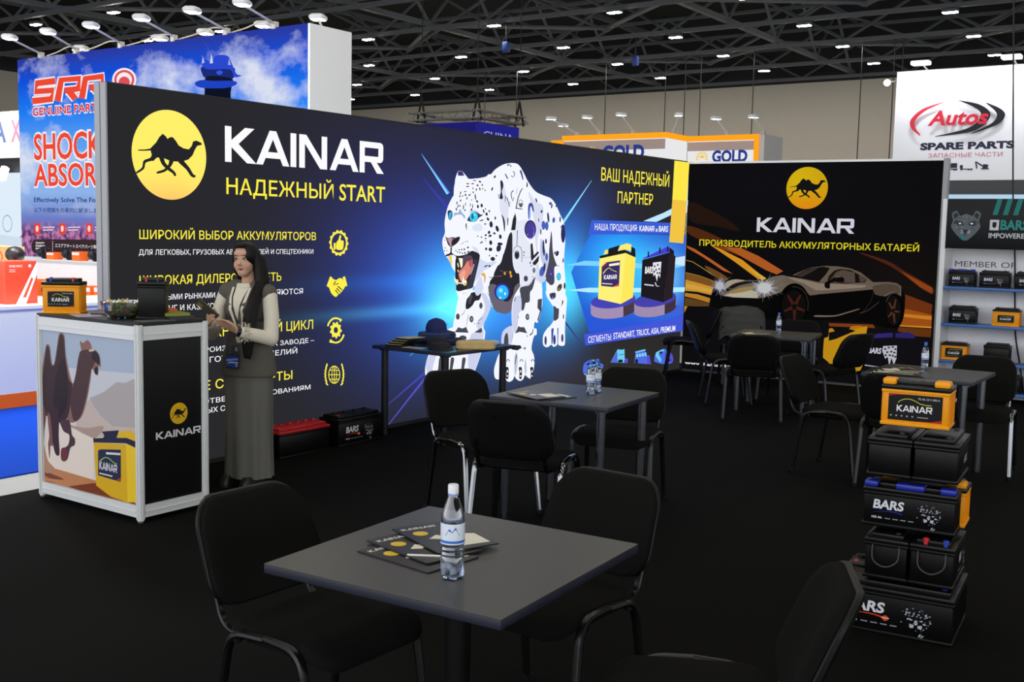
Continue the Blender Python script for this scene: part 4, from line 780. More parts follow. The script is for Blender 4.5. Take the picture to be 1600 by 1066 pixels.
PICS['car_body'] = '''
#0e0d0f|0|348 929 417 1021 510 1035 858 974 1136 968 1247 1098 1436 1182 1549 1197 1572 735 1069 705 663 807 374 821
#100f10|0|1278 705 1316 951 1380 1160 1858 1216 2298 1200 2603 1178 2660 1043 2658 882 2595 716 2461 696 2300 744 1763 746 1401 712
#8f8272|0|510 1025 566 1155 667 1179 799 1170 1028 1175 1114 1226 1240 1250 1376 1227 1548 1225 1627 1153 1535 1111 1437 1163 1342 1140 1268 1061 1105 996 959 959 657 954 523 962 471 984
#d9ccb4|1|537 1125 597 1161 688 1175 779 1164 649 1129 570 1067 520 1036
#2a2420|1|530 1036 630 1109 770 1154 959 1167 950 1152 751 1114 632 1060 552 1017
#efe4cc|0|523 977 704 1034 854 1061 956 1027 949 959 657 954
#c8a868|1|593 1019 733 1075 912 1102 855 1051 715 1015 614 1001
#121112|0|343 938 420 952 1136 964 1129 901 1045 800 384 822
#8a7a6a|0|1230 1190 1302 1235 1401 1227 1511 1208 1681 1179 1741 1176 2320 1212 2467 1221 2557 1211 2608 1179 2615 1064 2562 1107 2507 1099 2442 1055 2328 1073 2302 1130 1688 1042 1581 1025 1479 1128 1380 1160 1282 1144
#b5a28e|0|1302 1232 1401 1224 1511 1204 1682 1173 2231 1173 2198 1146 1745 1092 1650 1088 1501 1165 1378 1196
#6a5a4e|1|2300 1165 2434 1200 2546 1193 2592 1166 2596 1097 2551 1113 2484 1104 2419 1060 2339 1073 2314 1119
#857465|0|1375 1262 1565 1348 1743 1378 1896 1377 2037 1359 2155 1316 2298 1211 2196 1195 1705 1180 1376 1226
#1c1817|0|1375 1244 1553 1341 1732 1368 1801 1354 1760 1283 1681 1187 1511 1214 1376 1230
#4c4039|0|1400 1251 1554 1329 1672 1358 1591 1301 1474 1236
#2a2422|0|1790 1261 1852 1328 1921 1349 2038 1341 2133 1292 2228 1243 2207 1205 1977 1180 1776 1183
#6f5f54|0|1810 1214 1876 1312 1945 1338 2086 1314 2098 1197 1859 1187
#6a594d|0|2134 1286 2222 1243 2195 1213 2152 1207
#171414|0|2089 1307 2114 1196 2128 1199 2102 1310
#171414|0|2115 1296 2143 1201 2152 1204 2124 1299
#0f0e0f|0|1664 1041 2302 1128 2285 1024 2211 903 2065 824 1665 789 1575 892
#141111|1|1810 1214 1867 1258 1937 1264 1974 1227 1953 1194 1823 1193 1809 1119 1755 1129 1753 1182
#7a6a5c|1|1856 1249 1902 1268 1949 1261 1891 1247
#a08a78|1|1665 778 1880 794 2019 839 2150 889 2147 898 2015 851 1877 808 1664 795
#5a4a40|1|2181 848 2271 891 2369 979 2365 984 2267 898 2177 856
#3b322c|1|2215 878 2289 1000 2310 1124 2306 1125 2284 1002 2210 881
#0b0a0b|0|1585 929 1584 878 1575 830 1558 785 1534 746 1505 715 1471 692 1434 679 1396 677 1357 685 1321 704 1288 732 1261 768 1239 811 1225 859 1218 909 1220 960 1230 1009 1247 1054 1271 1093 1301 1124 1336 1146 1373 1158 1411 1160 1449 1151 1485 1132 1517 1104 1544 1068 1565 1025 1579 978
#3a332e|0|1364 1120 1377 1123 1390 1124 1403 1124 1417 1123 1430 1121 1443 1117 1456 1113 1468 1106 1480 1099 1492 1091 1503 1081 1513 1071 1523 1059 1532 1047 1540 1033 1548 1019 1554 1005 1560 989 1565 974 1569 957 1572 941 1573 924 1574 908 1574 891 1573 874 1571 858 1567 841 1556 845 1559 860 1561 876 1562 892 1562 907 1561 923 1560 939 1557 954 1553 970 1549 985 1544 999 1538 1013 1531 1026 1523 1039 1514 1051 1505 1061 1496 1071 1485 1080 1475 1088 1463 1095 1452 1101 1440 1106 1428 1109 1416 1111 1403 1112 1391 1112 1379 1111 1367 1108
#191515|0|1545 890 1543 847 1535 806 1519 768 1497 736 1471 712 1441 695 1408 688 1375 691 1343 704 1314 725 1289 755 1270 791 1257 831 1251 874 1253 918 1262 959 1278 997 1300 1029 1327 1054 1357 1069 1390 1076 1423 1072 1454 1060 1483 1038 1507 1009 1527 973 1539 933
#5a2a22|0|1424 854 1526 829 1533 850 1438 893
#5a2a22|0|1386 845 1404 712 1426 714 1428 848
#5a2a22|0|1371 888 1280 831 1290 811 1390 851
#5a2a22|0|1405 922 1331 1020 1312 1009 1370 900
#5a2a22|0|1438 904 1482 1020 1462 1029 1400 922
#0c0b0b|0|2657 905 2657 863 2652 822 2643 785 2630 753 2614 727 2594 708 2573 698 2551 697 2529 704 2508 720 2488 744 2472 775 2459 811 2450 851 2445 893 2445 935 2450 976 2459 1013 2472 1045 2489 1071 2508 1089 2529 1099 2551 1100 2573 1092 2594 1076 2614 1052 2630 1022 2643 986 2652 946
#1d1715|0|2620 903 2620 863 2615 824 2606 791 2593 763 2577 743 2559 732 2540 731 2520 740 2502 757 2486 783 2473 816 2464 853 2460 894 2460 934 2465 972 2474 1006 2487 1034 2503 1053 2521 1064 2541 1065 2560 1056 2578 1038 2594 1012 2607 980 2616 942
#54443a|0|2451 996 2454 1007 2457 1017 2460 1026 2464 1036 2468 1044 2472 1053 2477 1060 2482 1067 2487 1074 2492 1080 2498 1085 2503 1090 2509 1094 2515 1097 2521 1100 2527 1102 2534 1103 2540 1104 2546 1104 2553 1103 2559 1102 2565 1100 2572 1097 2578 1093 2584 1089 2590 1085 2596 1079 2591 1069 2586 1074 2580 1079 2575 1082 2569 1086 2564 1088 2558 1090 2552 1092 2546 1092 2541 1092 2535 1092 2529 1091 2524 1089 2518 1086 2513 1083 2508 1079 2503 1075 2498 1070 2493 1064 2488 1058 2484 1051 2480 1044 2476 1036 2473 1028 2469 1019 2466 1010 2463 1001 2461 991
#6a4634|0|2552 883 2606 881 2608 894 2555 908
#6a4634|0|2532 867 2555 757 2569 759 2557 871
#6a4634|0|2520 890 2481 826 2492 818 2539 875
#6a4634|0|2540 924 2491 995 2479 988 2519 911
#6a4634|0|2556 924 2566 1030 2553 1033 2532 928
#b8bcd8|0|610 1094 497 1085 656 1051 496 1078 558 1046 493 1072 617 971 488 1066 539 995 482 1062 519 970 475 1059 495 917 468 1058 456 961 460 1058 419 952 453 1060 419 1016 447 1064 341 972 442 1069 338 1016 438 1075 347 1054 436 1082 289 1079 435 1089 348 1109 437 1096 341 1143 440 1103 388 1147 445 1108 387 1187 451 1113 424 1182 458 1115 448 1196 465 1117 480 1250 473 1116 504 1193 480 1114 542 1201 486 1110 609 1218 491 1105 636 1181 495 1099 628 1133 497 1092
#eef4ff|0|539 1090 511 1082 539 1068 508 1069 561 1028 500 1058 504 1042 489 1050 500 1000 475 1045 471 985 461 1044 448 1025 447 1048 434 1041 436 1055 408 1043 427 1066 370 1053 422 1078 371 1083 421 1092 404 1104 425 1105 395 1132 433 1116 402 1164 444 1125 437 1163 457 1129 462 1183 472 1130 500 1202 485 1126 524 1170 497 1119 531 1136 506 1109 530 1110 511 1096
#b0aeb8|0|1171 1095 1083 1087 1194 1071 1081 1079 1272 1022 1077 1072 1216 1001 1071 1065 1129 1016 1064 1059 1137 968 1054 1055 1102 948 1044 1052 1053 979 1034 1051 1014 905 1023 1051 992 986 1013 1053 942 962 1003 1057 894 966 995 1061 875 995 988 1068 828 1012 984 1074 787 1039 981 1082 741 1075 981 1090 860 1107 983 1098 812 1149 987 1105 829 1184 993 1112 910 1178 1001 1117 966 1165 1010 1122 933 1286 1020 1124 1008 1215 1030 1126 1045 1218 1041 1125 1108 1283 1051 1123 1137 1234 1061 1120 1163 1205 1069 1115 1233 1207 1076 1109 1148 1132 1080 1102 1268 1136 1083 1095
#eef4ff|0|1217 1097 1110 1084 1166 1068 1106 1070 1198 1027 1096 1056 1098 1045 1082 1045 1111 998 1065 1036 1068 1003 1045 1032 1038 964 1024 1031 1009 1016 1004 1034 948 971 986 1040 935 1010 971 1050 877 1014 960 1063 903 1057 954 1077 902 1082 953 1092 866 1113 958 1107 863 1151 968 1121 942 1148 982 1132 932 1204 999 1140 978 1216 1019 1145 1029 1162 1040 1146 1066 1195 1060 1143 1107 1192 1078 1136 1158 1190 1093 1126 1163 1151 1104 1114 1124 1111 1110 1099
#ffffff|0|1113 1092 1106 1066 1085 1044 1053 1031 1017 1029 984 1039 960 1059 951 1085 958 1111 979 1133 1011 1146 1047 1147 1080 1137 1104 1117
'''
PICS['wall_products'] = '''
#d89a20|0|1827 649 1862 657 1887 635 1888 623 1942 600 1833 535 1821 522
#c88a1a|0|1774 519 1833 535 1811 498 1813 341 1832 307 1809 298 1770 362
#141214|0|1811 498 1948 591 1986 534 1836 355
#d8861c|0|2051 651 2083 695 2175 707 2263 689 2259 647 2179 648 2121 650
#d8a01c|0|1833 535 1847 139 1984 121 1971 270 1880 311 1852 501
#c8901c|0|1984 121 2180 405 2272 412 2169 167
#e0a51e|0|1775 533 1905 591 2133 665 2260 708 2256 634 2234 185 2158 182 1845 251 1773 305
#161417|0|1827 605 2057 660 2134 645 1908 532 1832 507
#17151b|0|2309 580 2811 603 2943 578 2958 131 2255 68 2242 528
#3a2f86|0|2342 594 2363 625 2531 648 2548 643 2551 597 2355 574
#352b7a|0|2576 647 2720 666 2787 636 2789 600 2579 596
#d8d8e4|0|2450 490 2601 507 2603 361 2579 284 2547 363 2530 257 2507 372 2480 346 2441 437
#24222c|0|2489 458 2484 450 2471 447 2461 452 2461 461 2470 467 2483 466
#24222c|0|2527 479 2522 470 2510 467 2500 472 2499 481 2509 488 2521 486
#24222c|0|2571 488 2566 479 2554 476 2544 481 2544 490 2553 497 2566 495
#24222c|0|2601 467 2596 458 2583 455 2573 460 2573 469 2582 475 2595 474
#24222c|0|2513 425 2508 416 2496 413 2486 418 2485 427 2495 434 2507 433
#24222c|0|2558 434 2553 426 2540 423 2530 428 2530 437 2539 443 2552 442
#24222c|0|2592 425 2587 417 2575 414 2564 419 2564 428 2573 434 2586 433
#24222c|0|2498 389 2493 380 2481 377 2471 382 2470 391 2480 398 2492 397
#24222c|0|2543 392 2538 384 2526 381 2516 386 2515 395 2525 401 2537 400
#24222c|0|2577 389 2572 380 2560 377 2550 382 2549 391 2559 398 2571 397
#24222c|0|2605 380 2600 371 2588 368 2578 373 2578 382 2587 388 2599 387
#c8c8d4|0|2245 251 2440 237 2441 249 2246 263
#c8c8d4|0|2545 278 2579 223 2599 218 2600 225 2586 229 2557 285
'''
PICS['counter_print'] = '''
#aab8cc|0|-6 1061 953 1073 951 78 -2 75
#c9ccd4|0|-16 826 957 860 957 509 -16 477
#d8cfcb|0|-12 568 952 633 951 78 -2 75
#b0a8a8|0|501 673 643 725 764 795 848 798 951 839 950 539 724 533 604 572
#c8b6ae|0|446 618 501 668 604 582 724 533 952 550 951 498 530 444 351 477 371 523
#b0968a|1|260 488 460 490 637 522 539 435 369 468
#e6d8cc|0|91 490 351 466 539 435 522 171 98 187 5 253
#c08058|0|4 241 99 198 231 195 540 185 663 171 951 78 -2 75
#7a4030|1|5 173 78 161 229 144 77 127 4 145
#7a4030|1|3 104 153 110 76 87
#b4856a|1|-2 332 62 238 137 192 1 161
#8a6458|1|-11 748 27 819 60 933 80 962 108 948 127 850 151 852 183 954 204 1026 233 1043 263 1020 274 906 316 779 346 747 371 806 405 917 430 951 419 994 426 1007 449 998 494 1019 525 996 537 971 580 961 611 929 616 869 595 875 590 821 562 824 533 853 513 776 474 654 417 550 334 507 288 513 261 526 185 490 53 519 -12 568
#3a2629|1|-6 737 35 797 69 928 85 951 103 936 119 844 157 847 191 954 213 1022 232 1034 256 1014 267 900 297 772 333 739 321 670 280 534 185 490 53 519 -6 569
#4b3335|1|346 747 371 806 405 917 435 952 545 966 580 953 600 928 606 881 569 894 542 859 524 842 501 770 462 653 412 555 344 520 310 614 326 693
#281a1f|1|545 959 583 953 607 923 606 881 564 899 535 912
#281a1f|1|560 858 591 867 587 826 562 828
#cdb8a8|1|510 963 554 972 559 960 513 952
#281a1f|1|198 845 264 873 287 744 264 598 186 518 134 629
#3a2629|1|103 558 188 568 182 411 188 300 159 283 132 315 107 424
#6a4548|1|-6 569 54 530 30 415 4 332 -14 364
#7a5450|1|69 532 101 513 120 347 94 333 82 252 70 341 83 399
#4b3335|1|204 503 289 519 311 472 322 429 349 410 344 371 301 349 271 278 233 256 204 269 210 331 246 344 284 369 295 426 240 441 213 471
#6e3038|1|208 325 246 344 273 317 262 271 229 256 204 271
#7a3a1e|0|265 105 531 167 663 176 965 86 951 78 625 79 375 77
#d8ac1e|0|538 413 848 442 857 100 696 111 557 155
#e8c428|0|848 442 953 440 949 120 857 100
#23253a|0|535 437 632 452 645 469 619 488 783 516 756 468 858 480 943 471 943 432 848 448 538 413
#e0b422|0|783 508 892 527 941 507 943 469 858 480 765 469
#262a48|0|581 370 607 381 800 404 797 218 784 213 577 221
#b83a2a|0|750 216 798 240 797 217
#d8d8d8|0|658 358 795 371 797 384 660 371
#9acb4a|1|599 305 642 333 683 335 725 318 759 312 762 316 729 322 686 340 640 337 594 309
#d8d8d8|0|589 232 714 231 718 239 593 240
'''
PICS['srr_pic'] = '''
#f2eef4|0|1079 4051 506 4040 466 3769 962 3764 910 3761 418 3762 441 3608 1028 3621 1081 3894 581 3904 629 3898 1107 3900
#f2eef4|0|1270 3630 1352 3924 1694 3912 1635 3880 1331 3881 1364 3731 1792 3757 1815 4035 1170 4040 1013 3670
#f2eef4|0|1356 3759 1535 3616 1736 3699 1559 3841
#f2eef4|0|1930 3640 2005 3909 2304 3908 2272 3883 2004 3890 2031 3744 2429 3766 2405 4034 1826 4019 1684 3680
#f2eef4|0|2026 3776 2181 3650 2373 3731 2220 3856
#ee4a34|0|1083 4027 526 4017 484 3791 981 3785 929 3739 421 3737 437 3632 1009 3644 1062 3873 562 3882 609 3920 1102 3925
#ee4a34|0|1229 3637 1323 3943 1714 3932 1661 3860 1336 3857 1359 3755 1766 3776 1795 4016 1199 4021 1055 3664
#ee4a34|0|1389 3772 1568 3630 1704 3686 1527 3828
#ee4a34|0|1891 3647 1976 3927 2320 3928 2297 3864 2008 3867 2027 3767 2404 3784 2389 4014 1855 4002 1724 3673
#ee4a34|0|2057 3789 2212 3663 2342 3718 2189 3843
#3a2a30|0|302 1290 355 1376 480 1393 2320 1429 2314 1215 396 1159 309 1205
#c8b8c0|0|920 1375 914 1208 928 1208 934 1376
#e84434|0|411 1660 579 1662 572 1480 404 1471
#f6d8d0|0|531 1572 517 1532 485 1515 454 1531 442 1570 457 1610 489 1627 520 1611
#ded0e0|0|655 1584 998 1595 997 1614 654 1603
#ded0e0|0|653 1539 948 1550 948 1569 653 1558
#e84434|0|1138 1670 1298 1672 1292 1494 1131 1485
#f6d8d0|0|1253 1584 1239 1545 1208 1528 1179 1544 1168 1582 1181 1621 1212 1638 1241 1622
#ded0e0|0|1370 1595 1698 1606 1698 1625 1370 1614
#ded0e0|0|1369 1551 1651 1562 1651 1581 1369 1571
#e84434|0|1877 1680 2030 1682 2025 1508 1872 1500
#f6d8d0|0|1987 1596 1974 1558 1945 1541 1917 1557 1906 1595 1919 1633 1948 1649 1976 1634
#ded0e0|0|2100 1607 2413 1618 2412 1636 2099 1626
#ded0e0|0|2098 1564 2368 1574 2367 1593 2098 1583
#f2eef0|0|3214 3868 3205 3830 3183 3794 3147 3763 3099 3737 3043 3719 2979 3710 2913 3709 2846 3717 2782 3733 2725 3758 2678 3789 2643 3825 2621 3864 2614 3904 2623 3943 2647 3980 2684 4011 2732 4036 2790 4054 2854 4063 2921 4063 2987 4054 3050 4037 3106 4012 3152 3982 3186 3946 3207 3908
#e0505a|0|3165 3871 3157 3838 3137 3807 3105 3781 3063 3760 3012 3746 2957 3739 2899 3740 2842 3749 2788 3766 2742 3789 2705 3817 2679 3850 2666 3884 2667 3918 2682 3951 2709 3980 2747 4004 2795 4021 2849 4031 2906 4033 2964 4028 3019 4014 3068 3994 3109 3968 3140 3938 3159 3905 3165 3871 3107 3875 3103 3901 3088 3926 3064 3949 3033 3968 2995 3983 2953 3994 2908 3998 2865 3996 2823 3988 2787 3975 2758 3957 2737 3935 2726 3910 2725 3884 2735 3859 2755 3834 2783 3813 2819 3795 2859 3782 2903 3775 2948 3774 2990 3780 3029 3790 3061 3806 3086 3826 3101 3850 3107 3875
#e0505a|0|3057 3840 3045 3808 3014 3782 2968 3766 2914 3762 2860 3772 2814 3793 2784 3823 2774 3856 2786 3889 2817 3915 2864 3931 2918 3934 2972 3924 3017 3903 3047 3873
#1d2a78|1|4721 3958 4940 3975 5390 3914 5412 3819 5342 3746 4841 3786 4720 3878
#2b48d0|1|4722 4005 4820 4061 4940 3990 5013 4095 5274 4076 5367 3961 5459 3816 5574 3785 5412 3773 5319 3887 4843 3918
#b8c0e0|0|4722 4005 4748 4107 4785 4016
#d0d8f0|0|4902 3993 4932 4138 4969 3998
#9aa8d8|0|5282 3952 5311 4043 5348 3941
#101830|1|4817 3809 5342 3762 5365 3667 5270 3517 4839 3555
#2f5ae8|0|5173 3850 5166 3837 5148 3827 5121 3823 5091 3825 5065 3832 5046 3844 5040 3858 5046 3871 5065 3881 5092 3885 5122 3884 5148 3876 5167 3864
#1f42c0|1|4571 3738 4719 3774 4986 3745 5412 3720 5449 3663 5176 3631 4694 3667
#0c1226|0|4791 3652 5341 3622 5339 3389 4765 3463
'''
TEXTS = {
 'led_title': [('KAINAR', 0.945, 2.157, 1.653, 0.252, '#fdfdff', 0.022, 0),
   ('НАДЕЖНЫЙ', 0.956, 1.93, 1.061, 0.115, '#fff14a', 0.008, 0),
   ('START', 2.083, 1.924, 0.533, 0.126, '#fff14a', 0.01, 0)],
 'led_list': [('ШИРОКИЙ ВЫБОР АККУМУЛЯТОРОВ', 0.231, 1.605, 1.599, 0.061, '#fff14a', 0.006, 0),
   ('ДЛЯ ЛЕГКОВЫХ, ГРУЗОВЫХ АВТОМОБИЛЕЙ И СПЕЦТЕХНИКИ', 0.226, 1.499, 1.576, 0.036, '#fdfdff', 0.004, 0),
   ('ШИРОКАЯ ДИЛЕРСКАЯ СЕТЬ', 0.227, 1.297, 1.246, 0.063, '#fff14a', 0.006, 0),
   ('ОСНОВНЫМИ РЫНКАМИ', 0.226, 1.192, 0.624, 0.038, '#fdfdff', 0.004, 0),
   ('СБЫТА ЯВЛЯЮТСЯ', 0.978, 1.191, 0.715, 0.041, '#fdfdff', 0.004, 0),
   ('ЕАЭС, СНГ И КАЗАХСТАН', 0.225, 1.114, 0.734, 0.04, '#fdfdff', 0.004, 0),
   ('ПОЛНЫЙ ТЕХНИЧЕСКИЙ ЦИКЛ', 0.221, 0.911, 1.58, 0.072, '#fff14a', 0.006, 0),
   ('ПРОДУКЦИЯ ПРОИЗВОДИТСЯ НА ЗАВОДЕ –', 0.22, 0.805, 1.593, 0.036, '#fdfdff', 0.004, 0),
   ('ПО ВЫПУСКУ ГОТОВЫХ ИЗДЕЛИЙ', 0.219, 0.73, 1.415, 0.04, '#fdfdff', 0.004, 0),
   ('МИРОВЫЕ СТАНДАРТЫ', 0.216, 0.535, 1.368, 0.067, '#fff14a', 0.006, 0),
   ('ПРОДУКЦИЯ ОТВЕЧАЕТ ТРЕБОВАНИЯМ', 0.214, 0.435, 1.56, 0.036, '#fdfdff', 0.004, 0),
   ('МЕЖДУНАРОДНЫХ СТАНДАРТОВ', 0.213, 0.367, 1.142, 0.038, '#fdfdff', 0.004, 0)],
 'led_offer': [('ВАШ НАДЕЖНЫЙ', 6.04, 2.272, 1.558, 0.142, '#fff14a', 0.006, 0),
   ('ПАРТНЕР', 6.4, 2.042, 0.81, 0.128, '#fff14a', 0.006, 0),
   ('НАША ПРОДУКЦИЯ:', 5.936, 1.735, 0.932, 0.071, '#fdfdff', 0.004, 0),
   ('KAINAR', 6.912, 1.734, 0.355, 0.065, '#fdfdff', 0.03, 0),
   ('и', 7.302, 1.735, 0.041, 0.048, '#fdfdff', 0.004, 0),
   ('BARS', 7.379, 1.735, 0.229, 0.066, '#fdfdff', 0.018, 0),
   ('СЕГМЕНТЫ:', 5.864, 0.51, 0.497, 0.071, '#fdfdff', 0.004, 0),
   ('STANDART, TRUCK, ASIA, PREMIUM', 6.397, 0.516, 1.49, 0.069, '#fdfdff', 0.008, 0),
   ('KAINAR', 6.154, 1.194, 0.28, 0.049, '#fdfdff', 0.03, 0),
   ('BARS', 7.074, 1.244, 0.191, 0.075, '#fdfdff', 0.03, 0.1)],
 'rw': [('KAINAR', 0.905, 1.757, 1.155, 0.17, '#cfd0dc', 0.022, 0),
   ('ПРОИЗВОДИТЕЛЬ АККУМУЛЯТОРНЫХ БАТАРЕЙ', 0.183, 1.574, 2.596, 0.075, '#dcd026', 0.012, 0),
   ('BARS', 2.289, 0.401, 0.145, 0.061, '#d0d0dc', 0.03, 0.15),
   ('www.kainar.kz', 0.048, 0.09, 0.616, 0.034, '#e6e6ee', 0.02, 0)],
 'ctr': [('KAINAR', 0.592, 0.261, 0.171, 0.047, '#dcdce4', 0.02, 0)],
 'ctr_r': [('KAINAR', 0.109, 0.466, 0.322, 0.043, '#e4e4ea', 0.02, 0)],
 'srr': [('GENUINE PARTS', 0.414, 3.443, 1.895, 0.125, '#d8344a', 0.02, 0),
   ('SHOCK', 0.435, 2.724, 1.886, 0.405, '#ee4a34', 0.02, 0),
   ('ABSORBER', 0.417, 2.289, 2.692, 0.346, '#ee4a34', 0.02, 0),
   ('Effectively Solve The Following', 0.406, 2.018, 2.233, 0.073, '#27407e', 0.018, 0),
   ('以下の問題を効果的に解決します', 0.399, 1.853, 1.888, 0.072, '#27407e', 0.01, 0),
   ('エスアアオートスペアパーツ製造', 1.01, 1.277, 1.218, 0.062, '#ffffff', 0.0, 0),
   ('QUALITY', 0.452, 1.32, 0.255, 0.028, '#ffffff', 0.02, 0),
   ('DURABILITY', 0.45, 1.27, 0.27, 0.028, '#ffffff', 0.02, 0),
   ('DEPENDABILITY', 0.448, 1.222, 0.381, 0.028, '#ffffff', 0.02, 0)],
}
# ------------------------------------------------------------------ the hall: floor, walls, roof, trusses, lamps
tag(MB().box(-75, 45, -25, 60, -.06, -.012).build('floor', mat('#a3a39f', .55, var=.08, scale=.7)), kind='structure')
carpet = mat('#0b0b0a', .95, var=.35, scale=260, bump=.35, spec=.08)
tag(MB().box(-6.4, 4.5, -4, 13.4, -.011, 0).build('floor_carpet', carpet), kind='structure')
tag(MB().box(-9.5, -6.87, -4, 9.4, -.011, -.002).build('floor_blue_carpet', mat('#0a40b0', .95, var=.12, scale=200, bump=.2, spec=.1)), kind='structure')
wall_m = mat('#c2bcb0', .8, var=.03, scale=3)
tag(MB().box(-52, 45, 51.5, 52, -.01, 9.0).build('wall_back', wall_m), kind='structure')
tag(MB().box(-52.5, -52, -10, 52, -.01, 9.0).build('wall_left', wall_m), kind='structure')
tag(MB().box(-52, 45, -12, 52, 12.5, 12.8).build('ceiling', mat('#26282b', .9, var=.2, scale=1.5)), kind='structure')
tag(MB().box(-52, 45, 51.45, 52, 9.0, 12.5).build('trim_1', mat('#2c2d2f', .9)), kind='structure')
tag(MB().box(-52.5, -51.95, -10, 51.45, 9.0, 12.5).build('trim_2', mat('#2c2d2f', .9)), kind='structure')
tm = mat('#6d7176', .6, var=.1, scale=4); tm2 = mat('#5a5e63', .6, var=.1, scale=4)
ROWS = [18.8, 23.4, 28.0, 32.4, 37.2, 41.9, 46.6, 51.0]
for k, y in enumerate(ROWS):                                   # trusses along the hall
    b = MB()
    b.box(-50, 30, y - .09, y + .09, 9.06, 9.2).box(-50, 30, y - .07, y + .07, 10.5, 10.62)
    x = -49.0; i = 0
    while x < 29:
        for x0, x1 in ((x, x + 2.5), (x + 5, x + 2.5)):
            b.tube([(x0, y, 9.15), (x1, y, 10.55)], .06, 6)
        x += 5
    tag(b.build('roof_truss', tm2), kind='structure')
for k, x in enumerate((-48.9, -36.6, -26.7, -16.7, -6.8, 3.2)):    # deep trusses across
    b = MB()
    b.box(x - .1, x + .1, 8, 51.4, 9.25, 9.42).box(x - .1, x + .1, 8, 51.4, 11.6, 11.8)
    y = 9.6
    while y < 50:
        b.tube([(x, y, 9.35), (x, y + 2.3, 11.7)], .07, 6).tube([(x, y + 4.6, 9.35), (x, y + 2.3, 11.7)], .07, 6)
        y += 4.6
    tag(b.build('roof_truss', tm), kind='structure')
for k, y in enumerate((28.0, 37.2, 46.6)):                     # sloping braces between the trusses
    for x in (-41.6, -31.6, -21.7, -11.8, -1.8):
        b = MB()
        b.tube([(x - 5, y - 4.5, 9.3), (x, y, 9.5)], .08, 6).tube([(x + 5, y - 4.5, 9.3), (x, y, 9.5)], .08, 6)
        b.tube([(x - 5, y, 11.6), (x, y, 9.4)], .07, 6).tube([(x + 5, y, 11.6), (x, y, 9.4)], .07, 6)
        tag(b.build('roof_brace', tm), kind='structure')
NTH = ['first', 'second', 'third', 'fourth', 'fifth', 'sixth', 'seventh', 'eighth', 'ninth', 'tenth', 'eleventh']
lampm = emi('#fff6e8', 200.0); housem = mat('#5a5c60', .5)
lp = thing('ceiling_light', 'x', 'ceiling lamp', (0, 0, -50))
MB().box(-.24, .24, -.13, .13, .0, .1).build('housing', housem, lp)
MB().box(-.22, .22, -.1, .1, -.02, -.002).build('diffuser', lampm, lp)
GRID = [(23.9, [-38.4, -33.7], 'nearest'), (28.2, [-42.3, -37.6, -33.2], 'second nearest'), (32.2, [-29.4, -23.4, -18.5, -13.9], 'third nearest'),
        (37.3, [-34.0, -28.8, -23.7, -18.8, -13.9, -9.1], 'third farthest'), (42.0, [-39.1, -34.0, -28.8, -23.9, -19.0, -14.1, -9.4], 'second farthest'),
        (46.6, [-43.9, -39.1, -34.1, -29.0, -24.2, -19.1, -14.3, -9.6], 'farthest')]
first = True
for y, xs, nm in GRID:
    for i, x in enumerate(xs):
        lab = 'small bright ceiling lamp, %s from the left on the %s lit roof truss' % (NTH[i], nm)
        if first:
            lp.location = (x, y, 8.94); lp['label'] = lab; lp['group'] = 'ceiling lamps on the trusses'; first = False
        else: copy_tree(lp, (x, y, 8.94), label=lab)
for i, (x, y) in enumerate(((-23.0, 32.4), (-20.4, 37.2))):      # small blue chain hoists
    h = thing('chain_hoist', ['small blue chain hoist hanging below the roof, left one', 'small blue chain hoist hanging below the roof, right one'][i], 'hoist', (x, y, 8.25), group='blue hoists under the roof')
    MB().rbox(-.12, .12, -.1, .1, -.25, .12, .04).build('body', mat('#23438f', .5), h)
    MB().tube([(0, 0, .1), (0, 0, .85)], .02, 6).build('chain', mat('#2a2a2c', .5, .6), h)

# ------------------------------------------------------------------ the stand: lit display wall
alu = mat('#dfe1e1', .38, .15, var=.04); alud = mat('#6d7072', .45, .5); white = mat('#e6e6e4', .5); black = mat('#0d0d0e', .45); dark = mat('#17181a', .6)
LW = thing('display_wall', 'long black lit display wall with yellow camel emblem and white robotic leopard', 'display wall', (-6.2, 4.33, 0), math.atan2(8.12, .17))
LEN = 8.122
MB().box(.0, LEN - .06, .002, .1, .0, 2.59).build('cabinet', dark, LW)
b = MB().box(-.012, 0, -.012, .045, 0, 2.6).box(-.012, 0, .055, .112, 0, 2.6).box(-.006, .004, .04, .06, 0, 2.6)
b.build('end_post', mat('#a0a2a5', .4, .2), LW)
MB().box(0, LEN - .06, -.012, .11, 2.592, 2.604).build('top_rail', mat('#2b2b2e', .5, .4), LW)
MB().box(0, LEN - .06, -.012, .1, 0, .03).build('bottom_rail', mat('#2a2a2c', .5, .4), LW)
screen = glow_mat('#29292c', [
    (2.9, 1.75, 1.2, .9, (.006, .004, .05)), (3.25, 1.2, .95, .66, (.012, .07, .5)), (3.55, 1.1, .5, .40, (.03, .42, .62)), (3.6, 1.0, .36, .2, (.08, .5, .3)),
    (3.1, 1.0, 1.0, .05, (.03, .2, .35)), (3.0, 1.25, .9, .07, (.0, .05, .2)),
    (4.35, 1.05, .75, .55, (.02, .25, .85)), (5.4, 1.25, .55, .58, (.02, .2, .85)), (5.42, 1.12, .4, .36, (.05, .55, .35)),
    (5.5, .2, 2.0, .35, (.012, .006, .0)), (5.9, 1.95, .6, .4, (.006, .01, .06)), (4.4, 1.8, .9, .5, (.0, .01, .07))])
MB().add([(.004, -.002, .03), (LEN - .06, -.002, .03), (LEN - .06, -.002, 2.592), (.004, -.002, 2.592)], [(0, 1, 2, 3)]).build('screen', screen, LW, 0)
